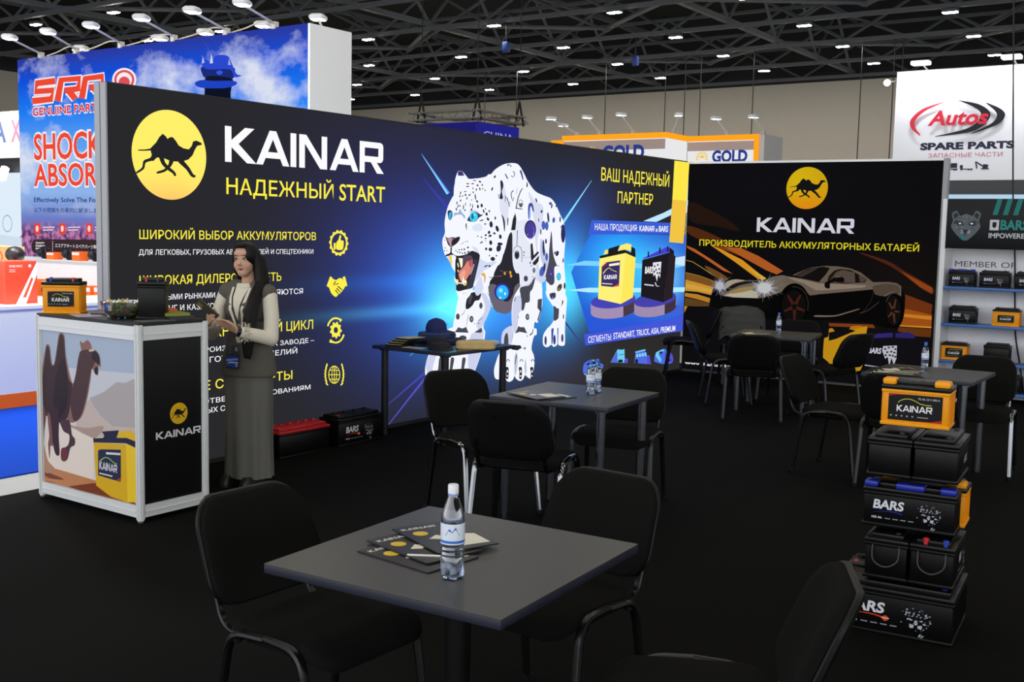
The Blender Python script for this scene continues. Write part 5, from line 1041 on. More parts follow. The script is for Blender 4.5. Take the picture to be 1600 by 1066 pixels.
panelm = glow_mat('#2a57d8', [(6.75, 1.33, .9, .3, (.02, .42, .3)), (6.4, 1.55, .6, .25, (.0, .15, .2)), (7.6, 1.15, .5, .3, (.12, .35, .2)), (6.4, 1.05, .5, .12, (.0, .25, .2)), (7.1, .95, .6, .12, (.02, .2, .1))])
def picture(key, root, lit, y0, name, extra=None, txt=()):
    a = Art(lit, y0=y0)
    for c, sm, xs in unpack(PICS[key]) if key else []: a.flat(extra if c == 'PANEL' else c, xs, sm)
    for t in txt: a.text(*t)
    return a.build(name, root)
picture('led_rays', LW, 1.0, -.003, 'light_rays')
picture('led_panel', LW, 1.0, -.005, 'offer_panel', panelm)
picture('led_products', LW, 1.0, -.007, 'battery_picture')
picture('led_vehicles', LW, 1.0, -.005, 'vehicle_picture')
picture('led_leopard', LW, 1.0, -.008, 'leopard_picture')
picture('led_icons', LW, 1.0, -.004, 'icon_column')
a = Art(1.0, y0=-.004)
gm = glow_mat('#fff06a', [(DISC[0], DISC[1] - .35, .4, .16, (.1, -.3, .0))])
a.disc(gm, DISC[0], DISC[1], DISC[2], n=64).emblem(DISC[0], DISC[1], DISC[2], None, '#26262a').build('camel_emblem', LW)
a = Art(1.0, y0=-.004); [a.text(*t) for t in TEXTS['led_title']]; a.build('title_lettering', LW)
a = Art(1.0, y0=-.004); [a.text(*t) for t in TEXTS['led_list']]; a.build('list_lettering', LW)
a = Art(1.0, y0=-.014); [a.text(*t) for t in TEXTS['led_offer']]; a.build('offer_lettering', LW)
# ------------------------------------------------------------------ the stand: dimly lit picture wall at right angles
RWL = 2.985
RWo = thing('picture_wall', 'black picture wall with a sports car and orange light streaks', 'display wall', (-6.03, 12.45, 0), math.atan2(.18, 2.98))
MB().box(0, RWL, .004, .1, 0, 2.595).build('cabinet', dark, RWo)
MB().box(RWL, RWL + .05, -.02, .11, 0, 2.6).build('end_post', mat('#8f9193', .4, .2), RWo)
MB().box(0, RWL, -.012, .004, 2.575, 2.6).build('top_rail', alu, RWo)
MB().box(.02, RWL, -.015, .004, 0, .025).build('bottom_rail', alud, RWo)
fab = glow_mat('#0d0d0f', [(1.0, 2.3, 1.5, .5, (.001, .001, .002)), (2.6, 1.1, .6, .5, (.004, .001, .0))])
MB().add([(.0, -.001, .02), (RWL, -.001, .02), (RWL, -.001, 2.58), (0, -.001, 2.58)], [(0, 1, 2, 3)]).build('fabric', fab, RWo, 0)
def clipped(key, root, lit, y0, name, u0, u1, v0, v1):
    a = Art(lit, y0=y0)
    for c, sm, xs in unpack(PICS[key]):
        a.flat(c, [min(max(x, u0), u1) if i % 2 == 0 else min(max(x, v0), v1) for i, x in enumerate(xs)], sm)
    return a.build(name, root)
clipped('car_streaks', RWo, .72, -.002, 'light_streaks', .012, RWL - .01, .03, 2.57)
clipped('car_body', RWo, .5, -.006, 'car_picture', .012, RWL - .01, .03, 2.57)
clipped('wall_products', RWo, .65, -.012, 'battery_picture', .012, RWL - .01, .03, 2.57)
a = Art(.95, y0=-.016)
om = glow_mat('#c9a012', [(RDISC[0], RDISC[1] - .3, .4, .22, (.15, -.12, .0)), (RDISC[0] - .1, RDISC[1] + .1, .2, .2, (.05, .08, 0))])
a.disc(om, RDISC[0], RDISC[1], RDISC[2], n=56).emblem(RDISC[0], RDISC[1], RDISC[2], None, '#141416')
for t in TEXTS['rw']: a.text(*t)
a.build('lettering', RWo)
# ------------------------------------------------------------------ reception counter
CT = thing('reception_counter', 'silver framed reception counter with running camel print beside the lit wall', 'counter', (-6.19, 3.83, 0))
CW, CD, CH = .97, .46, 1.15
for x, y in ((0, 0), (CW, 0), (CW, CD), (0, CD)):
    b = MB().lathe([(.02, .012), (.02, CH - .012)], 8)
    for q in range(8): b.box(-.004, .004, .017, .0235, 0.02, CH - .012, None, Matrix.Rotation(q * PI / 4, 4, 'Z'))
    o = b.build('post', alu, CT); o.location = (x, y, 0)
    MB().lathe([(.016, .0), (.018, .008), (.01, .02)], 10).build('foot', alud, o)
for z0, z1 in ((.03, .1), (CH - .1, CH - .02)):
    for x0, x1, y0, y1 in ((.02, CW - .02, -.016, .016), (.02, CW - .02, CD - .016, CD + .016)): MB().box(x0, x1, y0, y1, z0, z1).box(x0, x1, y0 - .004, y1 + .004, z0 + .03, z0 + .036).build('rail', alu, CT)
    for x0, x1, y0, y1 in ((-.016, .016, .02, CD - .02), (CW - .016, CW + .016, .02, CD - .02)): MB().box(x0, x1, y0, y1, z0, z1).box(x0 - .004, x1 + .004, y0, y1, z0 + .03, z0 + .036).build('rail', alu, CT)
MB().box(-.01, CW + .01, -.01, CD + .01, CH - .02, CH).build('worktop', mat('#1c1c1d', .4, spec=.3), CT)
MB().box(.02, CW - .02, CD - .005, CD, .1, CH - .1).box(.0, .005, .02, CD - .02, .1, CH - .1).build('back_panel', white, CT)
pm = MB().box(.02, CW - .02, .0, .004, .1, CH - .1).build('front_panel', mat('#aab4c2', .45), CT)
a = Art(None, .4, y0=-.001)
for c, sm, xs in unpack(PICS['counter_print']): a.flat(c, [min(max(x, .022), CW - .022) if i % 2 == 0 else min(max(x, .102), CH - .102) for i, x in enumerate(xs)], sm)
for t in TEXTS['ctr']: a.text(*t)
a.build('camel_print', CT)
MB().box(CW - .004, CW, .02, CD - .02, .1, CH - .1).build('side_panel', mat('#070708', .3, spec=.35), CT)
a = Art(None, .4, y0=-.001)
a.emblem(CDISC[0], CDISC[1], CDISC[2], '#e0b31a', '#151515')
for t in TEXTS['ctr_r']: a.text(*t)
e = a.build('emblem_print', CT); e.location = (CW, 0, 0); e.rotation_euler = (0, 0, PI / 2)
# ------------------------------------------------------------------ rear shelf stand behind the picture wall
SH = thing('shelf_stand', 'white display shelf with three blue shelf boards beside the picture wall', 'shelf', (-2.93, 12.4, 0))
SW = 1.75
MB().box(0, SW, .36, .39, 0, 1.62).build('back_panel', mat('#f6f6fc', .5), SH)
MB().box(-.05, 0, 0, .39, 0, 2.15).build('side_post', alu, SH)
MB().box(SW, SW + .04, 0, .39, 0, 2.15).build('side_post', alu, SH)
for z in (.10, .41, .81, 1.21): MB().rbox(0, SW, 0, .30, z - .03, z, .004).build('shelf_board', mat('#3f6cb4', .4), SH)
hd = MB().rbox(0, SW, -.02, .05, 1.62, 2.15, .006).build('header', mat('#0d0e12', .5, spec=.25), SH)
a = Art(None, .5, y0=-.021)
for k in range(7):
    x = .46 + k * .1; a.poly('#1f7a74', [(x, 1.98), (x + .05, 1.98), (x + .09, 2.145), (x + .04, 2.145)])
a.poly('#c9ccd2', [(.44, 1.82), (.53, 1.82), (.53, 1.93), (.44, 1.93)]).poly('#14161b', [(.465, 1.86), (.485, 1.84), (.505, 1.86), (.505, 1.905), (.465, 1.905)])
a.text('BARS', .545, 1.83, .27, .095, '#2a8a80', .035).text('IMPOWERED', .435, 1.74, .40, .05, '#c9ccd2', .02)
hx, hz = .2, 1.87                                                # grey leopard face printed on the header
F = lambda pts: [(hx + x * .155, hz + y * .16) for x, y in pts]
a.poly('#5d666c', F([(-.62, .95), (-.95, .75), (-.85, .3), (-.95, -.1), (-.7, -.5), (-.45, -.75), (-.15, -1), (.15, -1), (.45, -.75), (.7, -.5), (.95, -.1), (.85, .3), (.95, .75), (.62, .95), (.4, .62), (0, .75), (-.4, .62)]), 1)
a.poly('#262c32', F([(-.62, .85), (-.85, .7), (-.75, .4), (-.5, .6)])).poly('#262c32', F([(.62, .85), (.85, .7), (.75, .4), (.5, .6)]))
a.poly('#353c42', F([(-.8, .2), (-.45, .3), (-.15, .1), (-.2, -.05), (-.6, -.02)]), 1).poly('#353c42', F([(.8, .2), (.45, .3), (.15, .1), (.2, -.05), (.6, -.02)]), 1)
a.disc('#e8f4f4', hx - .06, hz + .017, .014, .009, 10).disc('#e8f4f4', hx + .06, hz + .017, .014, .009, 10)
a.poly('#2a3136', F([(-.2, -.3), (.2, -.3), (.08, -.48), (0, -.75), (-.08, -.48)])).poly('#1d7f78', F([(-.5, -.62), (-.12, -.7), (0, -.95), (-.2, -.97)])).poly('#8a9499', F([(-.35, -.35), (-.2, -.3), (-.1, -.5), (-.3, -.6)])).poly('#8a9499', F([(.35, -.35), (.2, -.3), (.1, -.5), (.3, -.6)]))
rnd = random.Random(3)
for k in range(60):
    q, rr = rnd.random() * 2 * PI, rnd.random() ** .5; px, pz = rr * .75 * math.cos(q), .1 + rr * .6 * math.sin(q)
    if abs(px) > .12 or pz > .25: a.disc(['#2c3338', '#8d979c'][k % 3 == 0], hx + px * .155, hz + pz * .16, .006, .005, 7)
a.build('header_print', SH)
a = Art(None, .5, y0=.358); a.text('MEMBER OF', .03, 1.42, .62, .06, '#55565e', .0); a.build('panel_lettering', SH)
# ------------------------------------------------------------------ neighbouring stand with the blue sky wall
SR = thing('sky_picture_wall', 'tall lit wall printed with blue sky, clouds and red lettering', 'display wall', (-17.6, 10.6, 0))
SLN, SHT = 6.86, 4.36
def sky_mat():
    m = bpy.data.materials.new('sky_print'); m.use_nodes = True; nt = m.node_tree; N = nt.nodes; L = nt.links
    N.remove(N['Principled BSDF'])
    tc = N.new('ShaderNodeTexCoord'); sp = N.new('ShaderNodeSeparateXYZ'); L.new(tc.outputs['Object'], sp.inputs[0])
    rp = N.new('ShaderNodeValToRGB'); rp.color_ramp.interpolation = 'LINEAR'
    st = [(0, '#7a4a78'), (.33, '#8a5c96'), (.40, '#6d7cc4'), (.5, '#8fb4ea'), (.66, '#5fa4f0'), (.8, '#1f7cf2'), (.92, '#0f4fd8'), (1, '#2b3aa0')]  # last stop darker: light falling off at the top edge, put into the colour
    while len(rp.color_ramp.elements) < len(st): rp.color_ramp.elements.new(.5)
    for e, (p, c) in zip(rp.color_ramp.elements, st): e.position = p; e.color = lin(c)
    dv = N.new('ShaderNodeMath'); dv.operation = 'DIVIDE'; dv.inputs[1].default_value = SHT; L.new(sp.outputs['Z'], dv.inputs[0]); L.new(dv.outputs[0], rp.inputs[0])
    nz = N.new('ShaderNodeTexNoise'); nz.inputs['Scale'].default_value = .62; nz.inputs['Detail'].default_value = 9; nz.inputs['Roughness'].default_value = .58
    mp = N.new('ShaderNodeMapping'); mp.inputs['Location'].default_value = (3.35, 0, .25); mp.inputs['Scale'].default_value = (1, 1, 1.5); L.new(tc.outputs['Object'], mp.inputs[0]); L.new(mp.outputs[0], nz.inputs['Vector'])
    cr = N.new('ShaderNodeValToRGB'); cr.color_ramp.elements[0].position = .5; cr.color_ramp.elements[1].position = .66; L.new(nz.outputs['Fac'], cr.inputs[0])
    lo = N.new('ShaderNodeMapRange'); lo.inputs['From Min'].default_value = 1.75; lo.inputs['From Max'].default_value = 2.1; L.new(sp.outputs['Z'], lo.inputs[0])
    mu = N.new('ShaderNodeMath'); mu.operation = 'MULTIPLY'; L.new(cr.outputs[0], mu.inputs[0]); L.new(lo.outputs[0], mu.inputs[1])
    mx = N.new('ShaderNodeMix'); mx.data_type = 'RGBA'; mx.inputs['B'].default_value = lin('#d9dff0'); L.new(mu.outputs[0], mx.inputs['Factor']); L.new(rp.outputs[0], mx.inputs['A'])
    fl = N.new('ShaderNodeTexNoise'); fl.inputs['Scale'].default_value = 9; fl.inputs['Detail'].default_value = 6; L.new(tc.outputs['Object'], fl.inputs['Vector'])
    fr = N.new('ShaderNodeValToRGB'); fr.color_ramp.elements[0].position = .42; fr.color_ramp.elements[1].position = .6; fr.color_ramp.elements[0].color = lin('#54386a'); fr.color_ramp.elements[1].color = lin('#c27fae'); L.new(fl.outputs['Fac'], fr.inputs[0])
    hf = N.new('ShaderNodeMapRange'); hf.inputs['From Min'].default_value = 1.7; hf.inputs['From Max'].default_value = 1.5; L.new(sp.outputs['Z'], hf.inputs[0])
    m2 = N.new('ShaderNodeMix'); m2.data_type = 'RGBA'; L.new(hf.outputs[0], m2.inputs['Factor']); L.new(mx.outputs['Result'], m2.inputs['A']); L.new(fr.outputs[0], m2.inputs['B'])
    em = N.new('ShaderNodeEmission'); L.new(m2.outputs['Result'], em.inputs[0]); L.new(em.outputs[0], N['Material Output'].inputs[0])
    return m
MB().box(0, SLN, .003, .8, 0, SHT + .03).build('cabinet', mat('#dfe2e4', .5), SR)
MB().add([(0, 0, 0), (SLN - .02, 0, 0), (SLN - .02, 0, SHT + .03), (0, 0, SHT + .03)], [(0, 1, 2, 3)]).build('sky_print', sky_mat(), SR, 0)
a = Art(1.0, y0=-.004, step=.0004)
a.build
for t in TEXTS['srr']:
    if t[0] in ('SHOCK', 'ABSORBER', 'GENUINE PARTS'): a.text(t[0], t[1] - .015, t[2] - .01, t[3] + .03, t[4] + .02, '#f2eef4', t[6] + .035)
    a.text(*t) if not 'ス' in t[0] and t[5] != '#ffffff' else None
for c, sm, xs in unpack(PICS['srr_pic']): a.flat(c, xs, sm)
for t in TEXTS['srr']:
    if 'ス' in t[0] or t[5] == '#ffffff': a.text(*t)
a.build('print_lettering', SR)
MB().box(SLN, SLN + .02, .0, .8, 0, SHT + .03).build('end_panel', mat('#f4f5f5', .5), SR)
# arm lamps on top of the sky wall
def arm_lamp(label, loc, dx=-.6, dy=-.95, up=.42, hw=.1, group=None, power=9, s=1.0):
    """clamp, slim arm and a flat flood head that shines back at its wall"""
    t = thing('arm_lamp', label, 'lamp', loc, 0, group)
    MB().rbox(-.04, .04, -.05, .03, -.05, .05, .006).build('clamp', mat('#b9b4aa', .5), t)
    e = Vector((dx, dy, up)) * s
    MB().tube([(0, 0, .02), e], .016 * s, 8).build('arm', mat('#cfd0d2', .4, .3), t)
    h = MB(); mx = Matrix.Translation(e) @ Matrix.Rotation(math.atan2(dy, dx) - PI / 2, 4, 'Z')
    h.loft([[(x * hw * q * s, (y - .02) * .13 * s * q, z * s) for x, y in rrect(2, 2, .5, 4)] for q, z in ((.75, .055), (1, .03), (1, 0), (.93, -.012))], None, True, mx)
    h.build('lamp_head', mat('#d8dadd', .4), t)
    g = MB(); g.loft([[(x * hw * .85 * s, (y - .02) * .11 * s, z * s) for x, y in rrect(2, 2, .5, 4)] for z in (-.013, -.018)], None, True, mx)
    g.build('lens', emi('#f4f6ff', 3.0), t)
    if power:
        l = area(Vector(loc) + e + Vector((0, 0, -.03)), power, .3, .2, (R(18), 0, 0), (.95, .97, 1))
    return t
for i, px in enumerate((-16.94, -15.96, -14.8, -13.54, -12.39, -11.41)):
    arm_lamp('white arm lamp on top of the blue sky wall, %s from the left' % NTH[i], (px, 10.63, 4.42), (.72, .76, .66, .55, .46, .45)[i], -.98, .07, group='arm lamps on the sky wall')
for i, px in enumerate((-16.55, -14.49, -13.42, -12.17, -11.07)):  # the heads of the lamps for the far side
    arm_lamp('flood lamp head just above the top edge of the sky wall, %s from the left' % NTH[i], (px - .1, 11.3, 4.44), .1, -.2, .12, .11, group='flood lamps behind the sky wall', power=0)
for i, (x0, x1) in enumerate(((-16.9, -15.96), (-15.96, -14.8), (-14.8, -13.54), (-13.54, -12.39), (-12.39, -11.41))):
    tag(MB().tube(bez([(x0, 10.7, 4.42), ((x0 * 2 + x1) / 3, 10.68, 4.45), ((x0 + x1 * 2) / 3, 10.7, 4.52), (x1, 10.66, 4.46)], 5), .01, 6).build('lamp_cable', mat('#c9c2b2', .6)),
        'pale lamp cable lying along the top of the sky wall, %s from the left' % NTH[i], 'cable', 'cables on the sky wall')

# ------------------------------------------------------------------ neighbours on the left: counter, plinth and pale stand
or_m = mat('#ff7026', .5, spec=.2); red_m = mat('#e2492c', .5); brown_box = mat('#c9a36a', .8)
t = thing('white_counter', 'long white counter with an orange plinth band at the left edge', 'counter', (-9.38, 3.2, 0))
MB().box(-.9, 0, 0, 4.2, .13, .9).build('body', mat('#e9edf2', .45), t)
MB().box(-.92, .015, -.01, 4.21, .9, .93).build('worktop', mat('#f2f3f4', .3), t)
MB().box(-.88, .004, .02, 4.18, .0, .13).build('plinth_band', or_m, t)
area((-9.9, 5.2, 3.6), 150, 1.2, .6, (0, 0, 0), (.95, .97, 1))  # added light without a fixture, brightens the white counter from above
area((-7.6, 5.9, 4.4), 150, 1.2, .6, (0, R(40), 0), (.95, .97, 1))  # second added light without a fixture, for the counter front and plinth band
t = thing('product_carton', 'red product carton with a white diagonal stripe on the white counter', 'box', (-9.6, 5.61, .93))
MB().rbox(-.3, 0, 0, .32, 0, .4, .004).build('carton', red_m, t)
a = Art(None, .5, y0=-.0005)
a.poly('#eeeef0', [(.1, 0), (.2, 0), (.32, .28), (.32, .4)]).poly('#e2492c', [(.17, .06), (.2, .06), (.275, .23), (.262, .25)]).text('SPARE PARTS', .04, .345, .13, .018, '#f6eeea', .02).disc('#f2dcd4', .245, .355, .016)
a.rect('#f2dcd4', .04, .1, .318, .324).rect('#f2dcd4', .04, .1, .3, .306)
e = a.build('carton_print', t); e.location = (.0005, 0, 0); e.rotation_euler = (0, 0, PI / 2)
t = thing('coil_spring', 'dark steel coil spring standing on the white counter at the left edge', 'spring', (-9.75, 5.48, .93))
MB().tube([(.07 * math.cos(q * .55), .07 * math.sin(q * .55), .012 + q * .0052) for q in range(0, 75)], .011, 7).build('coil', mat('#2a2d3a', .35, .6), t)
t = thing('cardboard_box', 'open tan cardboard box behind the red carton', 'box', (-10.5, 5.75, .93))
MB().box(-.3, .3, 0, .42, 0, .52).build('carton', brown_box, t)
a = Art(None, .7, y0=-.001); a.disc('#d9622c', .1, .42, .09).disc('#c9a36a', .1, .42, .075).build('carton_print', t).matrix_local = Matrix.Translation((.301, 0, 0)) @ Matrix.Rotation(PI / 2, 4, 'Z')
tag(MB().ball((-10.0, 5.95, 1.38), .09, .09, .08).build('helmet_shaped_part', mat('#1c1c20', .4)), 'round dark part showing above the red carton', 'spare part')
bpy.data.objects['helmet_shaped_part'].location = (0, 0, 0)
tag(MB().lathe([(.05, .93), (.05, 1.2), (.035, 1.26), (.035, 1.31)], 12, None, Matrix.Translation((-10.0, 5.95, 0))).build('post', mat('#3a3a40', .4)), 'short dark stand under the round part', 'stand')
# stepped plinth with parts below the sky wall
t = thing('display_plinth', 'white stepped display plinth below the sky wall', 'plinth', (-17.4, 9.5, 0))
MB().box(0, 6.5, .45, 1.08, 0, 1.1).build('upper_step', mat('#f0f0f2', .5), t)
MB().box(0, 6.5, 0, .45, 0, .55).build('lower_step', mat('#eceef0', .5), t)
MB().box(0, 6.5, -.004, 0, .5, .545).box(0, 6.5, .446, .45, 1.05, 1.095).build('edge_trim', mat('#c2c6cc', .4), t)
area((-15.2, 8.4, 4.2), 60, 2.2, .5, (R(25), 0, 0), (.97, .98, 1))
rnd = random.Random(11)
HUE = ['orange', 'white', 'black']
def partbox(x, y, z, w, d, h, kind, lab):
    o = thing('product_carton' if kind == 'b' else 'round_part', lab, 'box' if kind == 'b' else 'spare part', (x, y, z), 0, 'parts shown on the stepped plinth')
    if kind == 'b':
        MB().rbox(-w / 2, w / 2, -d / 2, d / 2, 0, h, .004).build('carton', or_m, o)
        MB().box(-w / 2 + .01, w / 2 - .01, -d / 2 - .001, -d / 2, h * .62, h * .9).build('white_band', white, o)
    else:
        mx = Matrix.Translation((0, 0, w * .5)) @ Matrix.Rotation(PI / 2, 4, 'X')
        MB().lathe([(w * .2, -d * .5), (w * .5, -d * .4), (w * .5, -d * .1), (w * .34, 0), (w * .34, d * .3), (w * .18, d * .5)], 16, None, mx).build('disc', mat('#1b1c22', .4, .4), o)
        MB().lathe([(w * .08, -d * .7), (w * .14, -d * .5)], 12, None, mx).build('hub', mat('#b9bcc2', .3, .8), o)
for k in range(11):
    x = -16.3 + k * .28; kd = 'b' if k % 3 else 'r'
    partbox(x, 9.72, .55, .2, .18, .16 + .1 * rnd.random(), kd, ('orange carton' if kd == 'b' else 'round dark part') + ' on the lower step of the white plinth, %s from left' % NTH[k])
for k in range(8):
    x = -16.2 + k * .34; kd = 'b' if k % 2 else 'r'
    partbox(x, 10.1, 1.1, .2, .16, .11 + .05 * rnd.random(), kd, ('orange carton' if kd == 'b' else 'round dark part') + ' on the upper step of the white plinth, %s from left' % NTH[k])
# pale stand far left
t = thing('white_stand', 'white exhibition stand with a grey and pink letter sign, far left', 'stand', (-25.2, 14.0, 0))
MB().box(0, 2.6, 0, .3, 3.1, 4.14).build('fascia', mat('#eef1f4', .5), t)
MB().box(0, 2.6, .05, .3, 2.78, 3.1).build('beam', mat('#0b0d14', .5), t)
MB().box(0, 2.6, .2, .3, 0, 2.78).build('light_panel', emi('#dfeefa', 1.0), t)
a = Art(None, .5, y0=-.002)
a.text('A', .93, 3.47, .5, .46, '#5d6a94', .03).text('X', 1.62, 3.47, .42, .46, '#ee7f96', .03).text('everything', .55, 3.22, 1.35, .16, '#c3c9d2', .005).build('sign_lettering', t)
a = Art(1.0, y0=.198); a.poly('#b58aa4', [(.7, .9), (2.6, .9), (2.6, 1.85)]).poly('#cfe0ee', [(0, .85), (2.6, .85), (2.6, 1.25), (0, 1.4)])
q = [(1.05 + .2 * math.cos(i * PI / 16), 1.62 + .2 * math.sin(i * PI / 16)) for i in range(33)]; a.poly('#8fa8cc', q).poly('#dfeefa', [(1.05 + (x - 1.05) * .88, 1.62 + (z - 1.62) * .88) for x, z in q]).build('panel_print', t)
sp = MB(); sp.lathe([(.05, 0), (.09, .02), (.09, .3), (.05, .34)], 12, None, Matrix.Translation((1.55, -.1, 2.9)) @ Matrix.Rotation(R(160), 4, 'X')).build('spot_lamp', emi('#ffffff', 2.5), t)
area((-24.0, 12.9, 4.6), 70, 1.6, .4, (R(20), 0, 0), (.96, .98, 1))
# ------------------------------------------------------------------ far stands: white and orange, blue hanging cube
t = thing('orange_trimmed_stand', 'far white stand with glowing orange top edges and blue lettering', 'stand', (-13.9, 22.0, 0))
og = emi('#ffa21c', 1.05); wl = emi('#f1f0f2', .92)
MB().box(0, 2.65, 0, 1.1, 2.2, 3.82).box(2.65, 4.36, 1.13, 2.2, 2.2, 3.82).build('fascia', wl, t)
MB().box(0, 2.65, .05, 1.1, 0, 2.2).box(2.65, 4.36, 1.2, 2.2, 0, 2.2).build('wall', mat('#e6e6e6', .5), t)
MB().box(-.03, 2.68, -.04, .04, 3.82, 3.94).box(2.61, 2.69, -.04, 1.13, 3.82, 3.94).box(2.65, 4.38, 1.09, 1.17, 3.82, 3.94).box(4.27, 4.38, 1.09, 1.17, 2.2, 3.94).box(-.03, .04, -.04, 1.1, 3.82, 3.94).build('light_strip', og, t)
MB().box(4.36, 4.5, 1.12, 2.2, 2.2, 3.94).build('side_panel', mat('#c9c4c4', .5), t)
MB().box(-1.4, -.03, 1.6, 2.6, 2.2, 4.0).build('rear_fascia', og, t)
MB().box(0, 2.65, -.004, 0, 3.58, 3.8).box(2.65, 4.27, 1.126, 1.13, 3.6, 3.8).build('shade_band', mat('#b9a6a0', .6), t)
def sun(a, x, z, r):
    for k in range(9):
        q = PI * (k + .5) / 9 * 1.3 - .47; a.poly('#ffcf3a', [(x + r * .55 * math.cos(q - .1), z + r * .55 * math.sin(q - .1)), (x + r * math.cos(q - .13), z + r * math.sin(q - .13)), (x + r * math.cos(q + .13), z + r * math.sin(q + .13)), (x + r * .55 * math.cos(q + .1), z + r * .55 * math.sin(q + .1))])
    a.poly('#ffcf3a', [(x + r * .42 * math.cos(k * PI / 10), z + r * .42 * math.sin(k * PI / 10)) for k in range(11)])
a = Art(.9, y0=-.01); a.text('GOLD', 1.06, 3.37, 1.08, .3, '#2a3f92', .045); sun(a, .76, 3.5, .17); a.build('sign_lettering', t)
a = Art(.9, y0=1.12); a.text('GOLD', 3.27, 3.35, .85, .24, '#2a3f92', .045); sun(a, 3.02, 3.44, .15); a.build('sign_lettering', t)
for i, (x, y, z, dx, dy, up) in enumerate(((-14.33, 23.6, 4.0, -.3, -.5, .3), (-13.57, 22.05, 3.97, -.45, -.45, .33), (-12.97, 22.05, 3.97, -.1, -.4, .33), (-12.09, 22.05, 3.97, -.1, -.4, .35), (-11.1, 22.1, 3.97, .35, -.5, .28), (-10.3, 23.15, 3.97, -.1, -.4, .3), (-9.44, 23.15, 3.97, -.08, -.4, .3))):
    arm_lamp('small white arm lamp on the orange topped far stand, %s from the left' % NTH[i], (x, y, z), dx, dy, up, .09, 'arm lamps on the orange topped stand', 0)
t = thing('hanging_cube_sign', 'dark blue cube sign hanging from a truss frame in the distance', 'sign', (-20.2, 24.0, 3.2))
MB().box(0, 2.25, 0, 2.0, 0, 1.42).build('cube', mat('#2a2a9c', .6), t)
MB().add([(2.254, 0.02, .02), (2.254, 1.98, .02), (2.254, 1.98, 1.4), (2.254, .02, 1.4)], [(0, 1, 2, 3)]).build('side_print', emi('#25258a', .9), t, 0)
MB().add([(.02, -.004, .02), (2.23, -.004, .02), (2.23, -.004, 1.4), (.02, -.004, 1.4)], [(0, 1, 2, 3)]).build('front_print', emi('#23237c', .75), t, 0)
a = Art(.9, y0=-.006); a.text('CHINA', .3, 1.02, 1.4, .17, '#9fa4e8', .012); e = a.build('sign_lettering', t); e.location = (2.254, 0, 0); e.rotation_euler = (0, 0, PI / 2)
b = MB()
for z in (1.52, 1.72):
    for y in (-.1, .1, 1.9, 2.1): b.tube([(-.15, y, z), (2.4, y, z)], .025, 6)
    for x in (-.1, .1, 2.15, 2.35): b.tube([(x, -.15, z), (x, 2.15, z)], .025, 6)
for k in range(10):
    for y in (-.1, 2.1): b.tube([(k * .25, y, 1.52 + .2 * (k % 2)), (k * .25 + .25, y, 1.72 - .2 * (k % 2))], .015, 5)
    b.tube([(2.35, k * .22, 1.52 + .2 * (k % 2)), (2.35, k * .22 + .22, 1.72 - .2 * (k % 2))], .015, 5)
b.build('truss_frame', mat('#9a9a94', .4, .5), t)
for x, y in ((.3, -.0), (2.25, 0), (2.25, 2.0)):
    MB().tube([(x - .15, y, 1.45), (x, y, 2.15)], .03, 6).tube([(x + .15, y, 1.45), (x, y, 2.15)], .03, 6).build('sling', mat('#141415', .8), t)
    MB().tube([(x, y, 2.15), (x, y, 6.0)], .012, 5).build('chain', mat('#1a1a1b', .6), t)
# right neighbour: white spare parts stand
t = thing('white_fascia_stand', 'white stand with red and black oval emblem and raised red lettering', 'stand', (-4.86, 17.0, 0))
MB().box(0, 4.6, 0, .25, 2.58, 4.2).build('fascia', mat('#dfe0e6', .5, var=.02, scale=2), t)
MB().box(0, 4.6, .02, .25, 2.38, 2.58).build('dark_beam', mat('#26262a', .3), t)
MB().box(0, .06, .0, 2, 0, 2.58).box(0, 4.6, 1.9, 2, 0, 2.58).build('rear_wall', emi('#bcdcf4', .9), t)  # walls glow themselves: the bright interior is put into their colour
MB().box(0, 4.6, .3, .9, 0, 1.0).build('counter', white, t)
for i in range(6):
    MB().rbox(1.15 + i * .33, 1.44 + i * .33, 1.2, 1.5, 2.0, 2.22, .004).build('carton', mat(['#e9e4dc', '#2f6fd0', '#dc6a3a'][i % 3], .5), t)
MB().box(.6, 4.5, 1.1, 1.7, 1.97, 2.0).build('shelf_board', mat('#5f8a94', .4), t)
a = Art(None, .35, y0=-.055, step=.0006)
def crescent(pts_out, pts_in, col): a.poly(col, spline_open(pts_out) + spline_open(pts_in)[::-1])
def spline_open(p): return [(v.x, v.z) for v in bez([(x, 0, z) for x, z in p], 6)]
crescent([(.72, 3.72), (.42, 3.63), (.255, 3.48), (.27, 3.35), (.40, 3.235)], [(.72, 3.715), (.46, 3.60), (.325, 3.47), (.325, 3.36), (.40, 3.26)], '#c22a3c')
crescent([(.92, 3.73), (1.2, 3.66), (1.36, 3.53), (1.3, 3.38), (1.1, 3.27), (.62, 3.215)], [(.92, 3.725), (1.12, 3.63), (1.235, 3.53), (1.19, 3.41), (1.02, 3.31), (.62, 3.225)], '#15161c')
crescent([(1.3, 3.68), (1.5, 3.58), (1.56, 3.48), (1.46, 3.36), (1.12, 3.24)], [(1.3, 3.665), (1.42, 3.56), (1.45, 3.48), (1.38, 3.38), (1.12, 3.25)], '#15161c')
a.text('Autos', .50, 3.385, .84, .20, '#c5243a', .03, .22).build('emblem', t)
a = Art(None, .4, y0=-.003); a.text('SPARE PARTS', .40, 3.035, 1.30, .093, '#23263e', .05).text('ЗАПАСНЫЕ ЧАСТИ', .52, 2.915, 1.03, .065, '#c46a80', .0).disc('#8a8c92', 1.555, 3.66, .022).disc('#dfe0e6', 1.555, 3.66, .016)
v = '#23263e'
a.rect(v, .73, .94, 2.76, 2.83).rect(v, .67, .715, 2.745, 2.8).rect(v, .66, .95, 2.735, 2.75)
